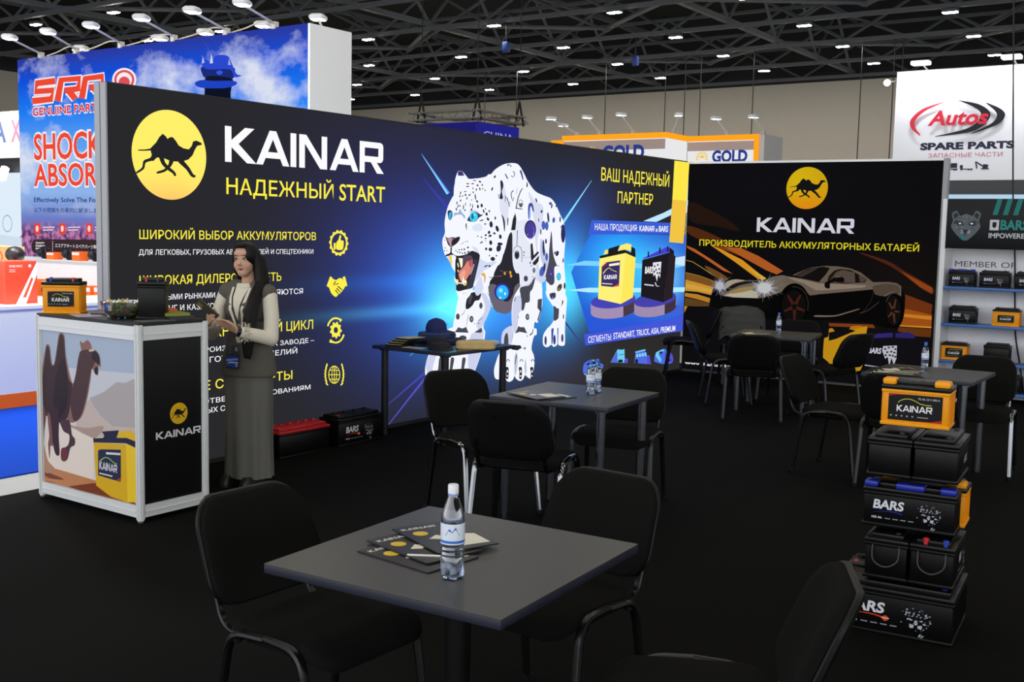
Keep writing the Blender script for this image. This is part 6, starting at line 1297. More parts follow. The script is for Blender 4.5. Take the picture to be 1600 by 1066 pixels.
a.rect(v, .99, 1.16, 2.735, 2.748).rect(v, .98, 1.02, 2.748, 2.80)
for x in (.68, .72, .80, .90, .93, 1.0, 1.1, 1.14): a.disc(v, x, 2.735, .013, n=10)
a.rect(v, 1.27, 1.38, 2.735, 2.75).poly(v, [(1.29, 2.75), (1.36, 2.75), (1.37, 2.80), (1.30, 2.81)]).poly(v, [(1.30, 2.79), (1.2, 2.85), (1.19, 2.84), (1.29, 2.77)]).poly(v, [(1.2, 2.85), (1.185, 2.85), (1.205, 2.75), (1.225, 2.745)])
a.build('small_print', t)
for i, x in enumerate((-4.42, -3.2, -2.0)):
    l = thing('flood_lamp', 'white flood lamp above the white fascia with the oval emblem, %s from the left' % NTH[i], 'lamp', (x, 16.62, 4.22), 0, 'flood lamps on the white fascia')
    MB().rbox(-.13, .13, -.08, .08, 0, .06, .015).build('lamp_head', emi('#f2f4ff', 1.6), l)
    MB().tube([(0, .05, .03), (0, .4, -.02)], .012, 6).build('arm', mat('#8f9092', .4), l)
    area((x, 16.6, 4.2), 11, .25, .12, (R(28), 0, 0), (.94, .96, 1))
l = thing('spot_lamp', 'small bright spot lamp at the left end of the white fascia', 'lamp', (-5.0, 17.0, 4.05))
MB().ball((0, 0, 0), .05).build('bulb', emi('#ffffff', 6), l); MB().tube([(0, 0, 0), (.16, .05, .03)], .012, 6).build('arm', mat('#8f9092', .4), l)
tag(MB().box(-3, 1, 13.1, 13.14, 0, 1.6).build('partition', mat('#cfcfd4', .5)), kind='structure')
# hanging cables
CB = bez([(-2.6, 12.73, 6.4), (-2.47, 12.73, 4.25), (-2.35, 12.73, 2.23), (-2.29, 12.73, 1.55), (-2.27, 12.73, 1.23), (-2.245, 12.73, .87), (-2.225, 12.73, .67), (-2.17, 12.73, .4), (-2.1, 12.73, .02)], 6)
tag(MB().tube(CB, .0085, 7).build('hanging_cable', mat('#0c0c0d', .6)), 'long black cable hanging in front of the white fascia and the shelf stand', 'cable')
for i, (x, zb) in enumerate(((-30.9, 6.2), (-29.1, 6.2), (-24.4, 4.6), (-21.5, 4.4), (-20.6, 4.4), (-19.9, 4.2), (-17.6, 4.0), (-13.3, 4.2), (-12.1, 4.0), (-11.8, 4.0))):
    tag(MB().tube([(x, 41.9, 9.1), (x, 41.9, zb)], .022, 5).build('suspension_cable', mat('#2b2a28', .6)), 'thin dark cable hanging from the roof before the beige back wall, %s from the left' % NTH[i], 'cable', 'cables before the back wall')

# ------------------------------------------------------------------ chairs
fabric = mat('#121211', .95, var=.25, scale=700, bump=.25, spec=.08); shellm = mat('#090909', .5, spec=.25); blk = mat('#0e0e10', .32, .2); chrome = mat('#85888c', .18, 1.0, var=.02)
def pad_rings(w, d, r, zs):
    return [[(x * q, y * q, z) for x, y in rrect(w, d, r, 6)] for q, z in zs]
def make_chair(label, metal, group):
    t = thing('visitor_chair', label, 'chair', (0, 0, 0), 0, group)
    # seat: rounded pad, front edge rolled down
    b = MB(); rings = pad_rings(.47, .46, .075, ((.9, .43), (.985, .437), (1, .452), (.99, .468), (.95, .479), (.8, .485), (.4, .488)))
    rings = [[(x, y + .02, z - (.03 * max(0, (y - .1) / .12) ** 2) - .006 * max(0, 1 - (x / .2) ** 2) * (z > .47)) for x, y, z in r] for r in rings]
    b.loft(rings); b.build('seat', fabric, t)
    MB().loft(pad_rings(.43, .39, .07, ((.95, .417), (1, .43), (1, .436)))).build('seat_shell', shellm, t)
    # backrest: pad and moulded outer shell, gently curved and leaning back
    def bend(p, off):
        x, z = p; return (x, -.285 - (z - .5) * .40 + off + .09 * (x / .235) ** 2 * .45, z)
    out = [(x * (1 - .10 * max(0, (z - .66) / .16)), z) for x, z in [(x, .66 + y) for x, y in rrect(.47, .33, .095, 7)]]
    def br(q, off): return [bend((x * q, .66 + (z - .66) * q), off) for x, z in out]
    MB().loft([br(.97, .0), br(1, .012), br(.99, .03), br(.93, .042), br(.75, .048), br(.4, .05)]).build('backrest', fabric, t)
    MB().loft([br(.7, -.022), br(.95, -.02), br(1.012, -.012), br(1.02, .0), br(1.0, .006)]).build('backrest_shell', shellm, t)
    g = MB().rbox(-.075, .075, -.004, .004, -.012, .012, .003).build('grip_recess', blk, t); g.location = (0, -.385, .74); g.rotation_euler = (R(19), 0, 0)
    for sx in (-1, 1):
        x0 = .245 * sx; xf = .262 * sx
        f = corner([(xf, .225, .0), (x0, .16, .462), (x0, .0, .468)], .075, 6); r_ = corner([(xf, -.235, .0), (x0, -.165, .455), (x0, .0, .468)], .075, 6)
        for pts in (f, r_):
            l = MB().tube(pts, .0135, 9, None, None, 1.25).build('leg', metal, t)
            MB().lathe([(.017, 0), (.019, .006), (.018, .03)], 10, None, Matrix.Translation(pts[0])).build('foot_cap', shellm, l)
        sp = corner([(.19 * sx, .02, .425), (.19 * sx, -.262, .425), (.19 * sx, -.302, .55), (.185 * sx, -.316, .6)], .07, 6)
        MB().tube(sp, .013, 8, None, None, .55).build('back_support', metal, t)
    b = MB()
    for y in (.13, -.13): b.tube([(-.245, y, .438), (.245, y, .438)], .01, 7)
    for sx in (-1, 1):
        for y in (.13, -.13): b.lathe([(.012, 0), (.012, .02)], 8, None, Matrix.Translation((.245 * sx, y, .428)))
    b.build('cross_bar', metal, t)
    return t
ch = make_chair('black fabric chair left of the nearest table, backrest at the left', blk, 'visitor chairs of the stand')
chc = make_chair('black chair with chrome legs on the left of the second table', chrome, 'visitor chairs of the stand')
def face(dx, dy): return math.atan2(-dx, dy)
def put(src, x, y, dx, dy, label=None):
    if label is None: src.location = (x, y, 0); src.rotation_euler = (0, 0, face(dx, dy)); return src
    return copy_tree(src, (x, y, 0), face(dx, dy), label)
put(ch, -2.41, 2.455, 1, -.03)
put(ch, -1.98, 3.11, -.06, -1, 'black fabric chair at the far right side of the nearest table, facing the camera')
put(ch, -1.215, 2.65, -.91, -.42, 'black chair cut off by the bottom edge near the battery stack, seen edge on')
put(chc, -3.85, 5.28, .94, -.34)
put(chc, -3.35, 5.0, -.28, .96, 'chrome legged black chair with its back turned, before the second table')
put(ch, -3.32, 5.98, .26, -.97, 'black chair behind the second table, facing the camera')
put(ch, -5.68, 11.78, -.88, -.47, 'black chair in the far corner beside the lit wall, facing left')
put(ch, -4.93, 11.80, .5, -.86, 'far chair against the car picture with a grey jacket over its backrest')
put(ch, -4.54, 10.42, .85, .52, 'black chair at the left side of the far table, seen edge on')
put(ch, -3.92, 9.63, -.36, .93, 'black chair with its back turned at the near side of the far table')
put(ch, -3.46, 10.28, -.94, .3, 'black chair at the right side of the far table, turned left')
put(ch, -4.06, 10.89, .1, -1, 'black chair behind the far table below the car picture')
put(ch, -2.535, 7.87, 1, -.04, 'black chair standing alone left of the battery stack, facing right')
put(ch, -2.03, 7.71, -.1, .995, 'black chair with its back turned just behind the battery stack')
put(chc, -1.73, 8.57, .1, -1, 'chrome legged black chair behind the right hand table')
jk = thing('jacket', 'dark grey jacket draped over the backrest of the far chair below the car picture', 'jacket', (-4.93, 11.80, 0), face(.5, -.86))
b = MB(); rings = []
for i in range(25):
    t_ = -1 + 2 * i / 24; fr = t_ > 0
    z = .875 - .34 * abs(t_) ** 1.25; ctr = -.272 - (z - .5) * .40
    y = ctr + (.075 + .012 * math.sin(i * 2.1) if fr else -.05) * min(1, abs(t_) * 5)
    rings.append([(x, y + .008 * math.sin(x * 34 + i), z + .012 * math.sin(x * 17 + i * .7) - .05 * max(0, abs(x) - .2) / .06) for x in [-.27 + .54 * k / 14 for k in range(15)]] )
n = 15; vs = [p for r in rings for p in r] + [(x, y - .006 * (1 if i > 12 else -1), z - .008) for i, r in enumerate(rings) for x, y, z in r]; k0 = len(rings) * n; fs = []
for i in range(len(rings) - 1):
    for j in range(n - 1): q = (i * n + j, i * n + j + 1, (i + 1) * n + j + 1, (i + 1) * n + j); fs += [q, tuple(x + k0 for x in q[::-1])]
for i in range(len(rings) - 1):
    for j in (0, n - 1): fs.append((i * n + j, (i + 1) * n + j, (i + 1) * n + j + k0, i * n + j + k0))
for j in range(n - 1):
    for i in (0, len(rings) - 1): fs.append((i * n + j, i * n + j + 1, i * n + j + 1 + k0, i * n + j + k0))
b.add(vs, fs).build('cloth', mat('#3d3d3c', .9, var=.25, scale=40, bump=.4), jk, 180)
MB().tube(bez([(-.13, -.335, .74), (0, -.32, .725), (.12, -.335, .735)], 5), .008, 6).build('crease_strip', mat('#0c0c0c', .8), jk)  # dark strip standing in for the shaded crease in the cloth
# ------------------------------------------------------------------ tables
top_m = mat('#3c3c3b', .36, var=.06, scale=30, spec=.5); edge_m = mat('#1d2030', .5); legch = mat('#8f939a', .22, 1.0, var=.03); legd = mat('#3a3c40', .3, .8)
def make_table(label, w, d, legs=True, topm=None, legm=None):
    t = thing('cafe_table', label, 'table', (0, 0, 0), 0, 'square tables of the stand')
    MB().box(-w / 2, w / 2, -d / 2, d / 2, .748, .75).build('tabletop', topm or top_m, t)
    MB().rbox(-w / 2, w / 2, -d / 2, d / 2, .722, .748, .002).build('edge_band', edge_m, t)
    if legs:
        for sx in (-1, 1):
            for sy in (-1, 1):
                l = MB().lathe([(.029, .012), (.029, .71)], 18).build('leg', legm or legch, t); l.location = ((w / 2 - .075) * sx, (d / 2 - .075) * sy, 0)
                MB().lathe([(.03, 0), (.03, .014)], 14).build('foot_cap', shellm, l); MB().lathe([(.045, .708), (.045, .722)], 16).build('mounting_plate', legm or legch, l)
    else:
        MB().lathe([(.04, .03), (.04, .7)], 20).build('pedestal', blk, t); MB().lathe([(.25, 0), (.25, .012), (.1, .022), (.045, .04)], 32).build('base_plate', blk, t)
        MB().box(-.2, .2, -.03, .03, .7, .722).box(-.03, .03, -.2, .2, .7, .722).build('mounting_cross', blk, t)
    return t
def tput(t, x, y, rz=0): t.location = (x, y, 0); t.rotation_euler = (0, 0, rz); return t
T1 = tput(make_table('nearest grey square table on one black pedestal, bottle standing on it', .80, .81, False), -1.935, 2.535, R(3.5))
T2 = tput(make_table('second grey square table with chrome legs and two small bottles', .765, .735), -3.365, 5.53, R(5))
T3 = tput(make_table('dark table with caps and folded shirts in front of the lit wall', .80, .90, True, mat('#121213', .3), legd), -5.62, 7.12, R(-2))
T4 = tput(make_table('far grey table below the car picture with one bottle', .78, .76), -3.98, 10.32, R(12))
T5 = tput(make_table('right hand grey table with chrome legs behind the battery stack', .76, .74), -2.0, 8.21, R(0))
# ------------------------------------------------------------------ bottles
def make_bottle(label, h=.265, cap='#eef0f4', fill=.62, band='#2f6fd0'):
    t = thing('water_bottle', label, 'bottle', (0, 0, 0), 0, 'water bottles on the tables'); k = h / .265
    S = lambda p: [(r * k, z * k) for r, z in p]
    foot = lambda a, z: (.0045 * k * math.cos(5 * a) if z < .03 * k else 0)
    prof = [(.012, .008), (.022, .0), (.028, .004), (.032, .018), (.0335, .035), (.0335, .06), (.031, .066), (.0335, .072), (.031, .079), (.0335, .086), (.031, .093), (.0335, .1), (.0335, .162), (.0315, .18), (.026, .2), (.018, .222), (.0125, .234), (.0122, .246)]
    MB().lathe(S(prof), 30, None, None, True, foot).build('body', glass('#dfe8f6', .04, amt=.10), t)
    z = .25 * fill
    MB().lathe(S([(max(r - .0018, .004), max(q, .004)) for r, q in prof if q < z] + [(.0305, z)]), 30, None, None, True, foot).build('water', water(), t)
    l = MB().lathe(S([(.0338, .102), (.0339, .103), (.0339, .159), (.0338, .16)]), 30, None, None, False).build('label', mat('#e2eaf6', .4), t)
    MB().lathe(S([(.0341, .106), (.0342, .107), (.0342, .112), (.0341, .113)]), 30, None, None, False).build('label_band', mat(band, .4), l)
    a = Art(None, .4, y0=0); a.poly('#3a6fc4', [(-.02, .128), (-.008, .148), (0, .138), (.01, .152), (.022, .128)]).rect('#e8eef8', -.022, .022, .116, .124)
    vs = []
    for x, y, zz in a.b.v: q = x / .0345; vs.append((.0345 * k * math.sin(q), -.0345 * k * math.cos(q), zz * k))
    a.b.v = vs; a.build('label_print', l)
    MB().lathe(S([(.0145, .24), (.0145, .262), (.013, .265)]), 24, None, None, True, lambda q, zz: .0004 * math.cos(24 * q)).build('cap', mat(cap, .45), t)
    MB().lathe(S([(.0146, .234), (.0146, .239)]), 24).build('neck_ring', mat(band if cap != '#eef0f4' else '#8fa4e8', .4), t)
    return t
B = make_bottle('water bottle with white cap on the nearest table'); B.location = (-1.81, 2.341, .75); B.rotation_euler = (0, 0, math.atan2(-1.81, 2.341) * -1 - PI + PI + R(0))
B.rotation_euler = (0, 0, YAW)
sb = make_bottle('small water bottle with blue cap on the second table, front one', .205, '#2f5fc8', .85); sb.location = (-3.28, 5.555, .75); sb.rotation_euler = (0, 0, YAW)
copy_tree(sb, (-3.295, 5.66, .75), YAW + 1, 'small water bottle with blue cap on the second table, rear one')
copy_tree(sb, (-4.0, 10.42, .75), YAW, 'small water bottle with blue cap on the far table')
copy_tree(sb, (-2.07, 8.36, .75), YAW, 'small water bottle with blue cap on the right hand table')
# ------------------------------------------------------------------ brochures and pen
bro = mat('#1d1d20', .3)
def make_brochure(label, w=.21, d=.297, h=.004):
    t = thing('brochure', label, 'brochure', (0, 0, 0), 0, 'brochures on the tables')
    MB().box(-w / 2, w / 2, -d / 2, d / 2, 0, h).build('pages', mat('#c9c2a8', .7), t)
    b = MB(); b.add([(-w / 2 - .001, -d / 2 - .001, h + .0006), (w / 2 + .001, -d / 2 - .001, h + .0006), (w / 2 + .001, d / 2 + .001, h + .0006), (-w / 2 - .001, d / 2 + .001, h + .0006)], [(0, 1, 2, 3)])
    b.box(-w / 2 - .001, -w / 2, -d / 2, d / 2, 0, h).box(-w / 2, w / 2, -d / 2 - .001, -d / 2, 0.0002, h); b.build('cover', bro, t)
    a = Art(None, .4, y0=-h - .0008)
    a.text('KAINAR', -.09, .105, .12, .02, '#e4e2d8', .02).disc('#e6c22a', -.055, .055, .024).poly('#e9e4d0', [(-.005, -.12), (.09, -.125), (.095, -.02), (.05, .0), (.0, -.01)]).poly('#e9e4d0', [(-.06, -.01), (-.02, .02), (.0, -.01), (-.03, -.03)])
    e = a.build('cover_print', t); e.rotation_euler = (R(-90), 0, 0)
    return t
br = make_brochure('top brochure of the fan on the nearest table, cover fully in view')
def lay(o, x, y, z, rz, tilt=0): o.location = (x, y, z); o.rotation_euler = (tilt, 0, rz); return o
lay(br, -2.05, 2.61, .7625, R(68))
lay(copy_tree(br, label='middle brochure of the fan on the nearest table'), -2.05, 2.51, .7562, R(78))
lay(copy_tree(br, label='lowest brochure of the fan on the nearest table'), -2.02, 2.445, .7502, R(84))
p = thing('pen', 'white ballpoint pen lying on the brochures of the nearest table', 'pen', (-1.97, 2.43, .7605), R(32))
MB().tube([(-.06, 0, 0), (.055, 0, 0)], .0042, 8).build('barrel', mat('#e6e4dc', .35), p); MB().tube([(.055, 0, 0), (.07, 0, 0)], .003, 8, None, None, 1, [.004, .001]).build('tip', chrome, p)
lay(copy_tree(br, label='dark brochure lying open side up on the second table'), -3.45, 5.34, .7502, R(75))
lay(copy_tree(br, label='dark brochure on top of another on the second table'), -3.49, 5.29, .7562, R(70))
lay(copy_tree(br, label='dark brochure on the far table below the car picture'), -4.2, 10.2, .7502, R(-30))
for k in range(3):
    lay(copy_tree(br, label='dark brochure in the pile on the right hand table, %s one' % ['lowest', 'middle', 'topmost'][k]), -2.22 + .01 * k, 8.02 + .05 * k, .7502 + .006 * k, R(-70 + 9 * k))
# ------------------------------------------------------------------ batteries
def bat_label(style, w, h):
    a = Art(None, .32, y0=-.0006, step=.0001)
    if style == 'kainar':
        a.rect('#141416', 0, w, 0, h)
        a.poly('#b3241e', [(0, h), (0, h * .9), (w * .15, h * .97), (w * .5, h)]).poly('#b3241e', [(w, 0), (w, h * .12), (w * .8, h * .03), (w * .5, 0)])
        q = [(w * (.18 + .62 * t), h * (.66 + .2 * math.sin(min(1, t * 1.5) * PI) ** .8 * (1 - t * .55) + (.02 if t < .8 else 0))) for t in [i / 16 for i in range(17)]]
        a.poly('#d8d23a', q + [(x, z - h * .025) for x, z in q[::-1]])
        a.text('KAINAR', w * .16, h * .34, w * .66, h * .24, '#e8e8ea', .022)
        a.text('75 Ah 12 V 690 A', w * .55, h * .83, w * .4, h * .07, '#c9c9cc', .02)
        for k in range(5): a.disc('#b9b9bc', w * (.06 + .1 * k), h * .17, h * .03, n=10)
        a.rect('#a9a9ac', w * .55, w * .75, h * .15, h * .18)
    else:
        a.text('BARS', w * .09, h * .56, w * .40, h * .30, '#d9dbe2', .035, .12)
        sw = {'blue': '#1f2f8c', 'red': '#d0401e', 'grey': '#3a3d46'}[style]
        q = [(w * (.09 + .38 * t), h * (.40 + .1 * math.sin(t * PI * .8))) for t in [i / 10 for i in range(11)]]
        a.poly(sw, q + [(x, z - h * .05 * (1 - i / 11)) for i, (x, z) in enumerate(q[::-1])])
        if style == 'red': a.disc('#d8501e', w * .5, h * .42, h * .085, n=20).rect('#f0c8b0', w * .46, w * .54, h * .41, h * .44)
        a.text('190 Ah' if style == 'red' else '100 Ah', w * .08, h * .2, w * .13, h * .075, '#d9dbe2', .02)
        for k in range(4): a.rect('#8c8e98', w * (.25 + .1 * k), w * (.32 + .1 * k), h * .21, h * .245)
        rd = random.Random(5)                                   # grey leopard face breaking up into specks
        for k in range(70):
            x, z = rd.random(), rd.random(); r = (.5 + .6 * rd.random()) * h * .03
            if (x - .55) ** 2 / .22 + (z - .5) ** 2 / .3 > 1: continue
            a.poly(['#c9ccd6', '#8d909c', '#6a6d7a'][k % 3], [(w * (.62 + .34 * x) - r * 1.4, h * (.2 + .66 * z)), (w * (.62 + .34 * x), h * (.2 + .66 * z) - r * .6), (w * (.62 + .34 * x) + r * 1.2, h * (.2 + .66 * z) + r * .5), (w * (.62 + .34 * x) - r * .2, h * (.2 + .66 * z) + r)])
        X = lambda x, z: (w * (.81 + .11 * x), h * (.48 + .26 * z))
        for sx in (-1, 1):
            a.poly('#d0d3dc', [X(.25 * sx, .15), X(.62 * sx, .3), X(.55 * sx, .1)]).poly('#9fa2ae', [X(.7 * sx, .9), X(.95 * sx, 1.15), X(1.0 * sx, .7)]).poly('#b9bcc8', [X(.15 * sx, -.4), X(.6 * sx, -.3), X(.5 * sx, -.8), X(.2 * sx, -.7)])
        a.poly('#c9ccd6', [X(-.2, -.15), X(.2, -.15), X(.0, -.4)]).poly('#b0b3be', [X(-.1, .2), X(.1, .2), X(.18, -.1), X(-.18, -.1)])
        a.text('Ey', w * .84, h * .05, w * .06, h * .08, '#d9dbe2', .0, .3)
    return a
casem = mat('#060607', .36, var=.1, spec=.22); orange = mat('#ee9a02', .42, var=.04, spec=.3); lidm = mat('#0a0a0b', .35, spec=.28)
def make_battery(label, L, W, H, style=None, case=casem, lid=lidm, handle=None, caps='rb', group='batteries', lw=.72, lh=.5, endlabel=False, rib=True, rope=False, cells=0, end_emblem=False):
    t = thing('car_battery', label, 'battery', (0, 0, 0), 0, group)
    hl = H * .8
    b = MB(); b.rbox(-L / 2 + .006, L / 2 - .006, -W / 2 + .006, W / 2 - .006, 0, hl, .006)
    b.rbox(-L / 2, L / 2, -W / 2, W / 2, 0, .016, .004)
    n = max(3, int(W / .035)) if rib else 0
    for k in range(n):
        y = -W / 2 + W * (k + .5) / n
        for sx in (-1, 1): b.box(min(sx * (L / 2 - .008), sx * (L / 2 - .002)), max(sx * (L / 2 - .008), sx * (L / 2 - .002)), y - .004, y + .004, .02, hl - .012)
    b.rbox(-L / 2 + .001, L / 2 - .001, -W / 2 + .001, W / 2 - .001, hl - .02, hl - .006, .003)
    b.build('case', case, t)
    MB().rbox(-L / 2, L / 2, -W / 2, W / 2, hl - .006, hl + H * .07, .006).rbox(-L / 2 + .02, L / 2 - .02, -W / 2 + .025, W / 2 - .025, hl + H * .06, hl + H * .16, .006).build('lid', lid, t)
    if handle:
        for x0, x1 in ((-L / 2 + .004, -L / 2 + L * .21), (L / 2 - L * .24, L / 2 - .004)) if handle[1] == 2 else ((-L / 2 + .004, -L / 2 + L * .16), (-L * .15, L * .16), (L / 2 - L * .18, L / 2 - .004)):
            MB().rbox(x0, x1, -W / 2 - .001, -W / 2 + W * .42, hl + H * .065, H, .008).build('handle_cover', handle[0], t)
    if cells:
        for k in range(cells):
            m = MB().lathe([(.017, 0), (.017, .012), (.012, .016)], 12).build('cell_plug', lid, t); m.location = (-L / 2 + L * (k + .7) / (cells + .4), W * .1, hl + H * .15)
    for i, c in enumerate(caps):
        o = MB().lathe([(.013, 0), (.012, .022), (.009, .025)], 12).build('terminal_cap', {'r': mat('#d21e2a', .4), 'b': mat('#1d3fb0', .4), 'm': mat('#8a8a88', .4, .8), 'k': mat('#121213', .4)}[c], t)
        o.location = ((-1, 1)[i] * (L / 2 - .05), -W / 2 + W * (.28 if not handle else .75), hl + H * .07)
    if style:
        w, h = L * lw, hl * lh / .8
        e = bat_label(style, w, h).build('label', t); e.location = (-w / 2 - (L * .04 if style != 'kainar' else 0), -W / 2 + .0055, hl * (.5 if style == 'kainar' else .46) - h / 2)
        if endlabel:
            e = bat_label(style, W * .8, h * .8).build('label', t); e.location = (L / 2 - .0018, -W * .4, hl * .5 - h * .4); e.rotation_euler = (0, 0, PI / 2)
    if rope:
        MB().tube(bez([(-.055, -W / 2 + .004, hl * .95), (-.05, -W / 2 - .008, hl * .5), (-.01, -W / 2 - .012, hl * .38), (.05, -W / 2 - .008, hl * .55), (.055, -W / 2 + .004, hl * .95)], 5), .0035, 6).build('rope_handle', mat('#2a2a2c', .5), t)
    return t
blue = mat('#16269a', .4); ora2 = mat('#f7a206', .42, spec=.3)
def bput(t, x, y, z, rz): t.location = (x, y, z); t.rotation_euler = (0, 0, rz); return t
# the stack, bottom to top (alternate layers turned across)
SX, SY, SR_ = -1.27, 4.935, R(5.5)
def st(t, dx, dy, z, rz=0):
    c, s = math.cos(SR_), math.sin(SR_); return bput(t, SX + dx * c - dy * s, SY + dx * s + dy * c, z, SR_ + rz)
G = 'batteries of the stack'
st(make_battery('large black truck battery with orange swoosh label, bottom front of the stack', .513, .223, .235, 'red', group=G, caps='rb', lw=.8, lh=.62, cells=6), 0, -.114, 0)
st(make_battery('large black truck battery behind the labelled one, bottom rear of the stack', .513, .223, .235, None, group=G, caps='rb', cells=6), 0, .114, 0)
st(make_battery('black battery with rope handle, second layer of the stack, left', .36, .185, .205, None, group=G, caps='kk', rib=False), -.035, -.035, .242, PI / 2)
q = make_battery('black battery with red and blue terminals, second layer of the stack, right', .36, .185, .205, None, group=G, caps='', rib=False); st(q, .153, -.035, .242, PI / 2)
for y, c in ((-.03, '#d21e2a'), (.05, '#1d3fb0')): MB().lathe([(.017, .16), (.017, .172), (.013, .176), (.013, .2), (.009, .204)], 14, None, Matrix.Translation((-.15, -y, 0))).build('terminal_cap', mat(c, .4), q)
for sx, src in ((-1, 0), (1, 1)):
    tr = bpy.data.objects[[o.name for o in bpy.data.objects if o.get('label', '').startswith('black battery with ' + ('rope' if src == 0 else 'red and'))][0]]
    e = MB().tube(bez([(-.181, -.055, .15), (-.19, -.05, .09), (-.193, .0, .06), (-.19, .05, .085), (-.181, .055, .15)], 5), .0035, 6).build('rope_handle', mat('#3a3a3c', .5), tr)
a = bat_label('grey', .15, .11); e = a.build('label', q); e.location = (-.06, -.0925, .03)
st(make_battery('black battery with blue handle covers and white lettering, third layer front', .385, .175, .2, 'blue', group=G, handle=(blue, 3), caps='', lw=.84, lh=.62), .04, -.08, .46)
st(make_battery('orange battery behind the blue topped one, third layer rear', .36, .175, .2, None, group=G, case=orange, handle=(ora2, 2), caps=''), .07, .098, .46)
st(make_battery('plain black battery end, fourth layer of the stack, left', .35, .187, .195, None, group=G, caps='kk', rib=False), -.05, .0, .685, PI / 2)
q = make_battery('plain black battery, fourth layer of the stack, right, label on its side', .35, .187, .195, None, group=G, caps='kk', rib=False); st(q, .14, .0, .685, PI / 2)
a = Art(None, .35, y0=-.001); a.text('BARS', 0, 0, .09, .03, '#a9abb4', .03, .1); e = a.build('label', q); e.location = (-.02, -.0925, .07)
st(make_battery('orange battery with black label on top of the stack', .285, .18, .205, 'kainar', group=G, case=orange, handle=(ora2, 2), caps='', lw=.78, lh=.56), .035, -.03, .905)
# counter and floor batteries
bput(make_battery('small orange battery on the left end of the reception counter', .235, .13, .225, 'kainar', case=orange, caps='br', lw=.68, lh=.42, group='batteries on the counter'), -6.075, 3.93, 1.15, R(36))
bput(make_battery('plain black battery with a red terminal standing on the counter', .165, .13, .255, None, caps='rk', rib=False, group='batteries on the counter'), -5.40, 4.07, 1.15, R(42))
redm = mat('#b4121c', .4)
bput(make_battery('long battery with a red lid on the floor at the foot of the lit wall', .52, .22, .23, None, lid=redm, caps='rr', cells=6, group='batteries along the lit wall'), -5.99, 5.78, 0, R(89))
bput(make_battery('black labelled battery on the floor at the foot of the lit wall', .5, .22, .25, 'red', caps='rb', cells=4, lw=.7, lh=.6, group='batteries along the lit wall'), -5.98, 6.38, 0, R(89))
# shelf batteries (local to the shelf stand position)
def sh(t, x, z, y=12.53): return bput(t, x, y, z, R(2))
GS = 'batteries on the shelf stand'
sh(make_battery('black battery with blue handles, upper blue shelf, first from the left', .27, .17, .19, 'blue', handle=(blue, 3), caps='', group=GS), -2.76, 1.21)
sh(make_battery('black battery with blue label patch, upper blue shelf, second from the left', .30, .17, .19, 'blue', caps='kk', group=GS), -2.43, 1.21)
sh(make_battery('black battery with white lettering, upper blue shelf, third from the left', .30, .17, .19, 'grey', caps='kk', group=GS), -2.08, 1.21)
sh(make_battery('black battery with white lettering, upper blue shelf, fourth from the left', .30, .17, .19, 'grey', caps='kk', group=GS), -1.73, 1.21)
sh(make_battery('black battery on the middle blue shelf, left end', .28, .17, .2, 'grey', caps='kk', group=GS), -2.73, .81)
sh(make_battery('orange battery with black label on the middle blue shelf', .27, .17, .2, 'kainar', case=orange, caps='kk', group=GS, lw=.6, lh=.4), -2.29, .81)
sh(make_battery('dark blue battery on the middle blue shelf at the right edge', .27, .17, .2, None, case=mat('#14206a', .35), caps='kk', group=GS), -1.86, .81)
sh(make_battery('orange battery on the lower blue shelf, left end', .27, .17, .2, 'kainar', case=orange, caps='kr', group=GS, lw=.66, lh=.5), -2.79, .41)
sh(make_battery('black battery with green specks on the lower blue shelf', .26, .17, .22, None, caps='kk', group=GS), -2.36, .41)
sh(make_battery('orange battery on the lower blue shelf at the right edge', .27, .17, .2, 'kainar', case=orange, caps='kk', group=GS, lw=.72, lh=.5), -1.93, .41)
sh(make_battery('black battery with orange dot on the lowest shelf board', .42, .2, .2, 'red', caps='kk', group=GS), -2.32, .1, 12.56)
sh(make_battery('black battery on the lowest shelf board, right one', .42, .2, .2, 'grey', caps='kk', group=GS), -1.85, .1, 12.56)

# ------------------------------------------------------------------ things on the counter
def leaf(name, label, cat, x, y, z, w, d, h, rz, m, group=None):
    t = thing(name, label, cat, (x, y, z), rz, group)
    MB().box(-w / 2, w / 2, -d / 2, d / 2, 0, h).build('pages', m, t)
    MB().box(-w / 2, w / 2, -d / 2, d / 2, h, h + .0008).build('cover', m, t); return t
leaf('leaflet', 'pale leaflet on the counter beside the orange battery', 'leaflet', -5.84, 3.92, 1.15, .15, .21, .002, R(70), mat('#b9b6c4', .4))
leaf('folder', 'dark red folder on the counter behind the candy bowl', 'folder', -5.83, 4.14, 1.15, .22, .3, .012, R(30), mat('#3a1216', .4))
leaf('catalogue', 'black catalogue with a green top at the right of the counter', 'catalogue', -5.36, 4.17, 1.15, .16, .24, .02, R(80), mat('#161618', .35))
leaf('catalogue', 'thin green catalogue lying on the black one on the counter', 'catalogue', -5.37, 4.17, 1.1708, .15, .2, .016, R(76), mat('#7d8a16', .4))
leaf('leaflet', 'orange leaflet standing out behind the black battery', 'leaflet', -5.46, 4.2, 1.1876, .12, .15, .012, R(60), mat('#d0541c', .4))
leaf('leaflet', 'grey leaflet at the right front edge of the counter', 'leaflet', -5.29, 4.0, 1.15, .1, .21, .002, R(-5), mat('#6a6a6c', .3))
bw = thing('candy_bowl', 'clear faceted bowl full of wrapped candies on the counter', 'bowl', (-5.555, 3.975, 1.15))
prof = [(.05, 0), (.085, .008), (.105, .03), (.118, .06), (.125, .085), (.128, .098)]
MB().lathe(prof + [(r - .004, z + .002) for r, z in prof[::-1]], 36, None, None, True, lambda q, z: .003 * math.cos(12 * q) * (z / .1)).build('bowl_wall', glass('#f2f4f0', .06, amt=.3), bw)
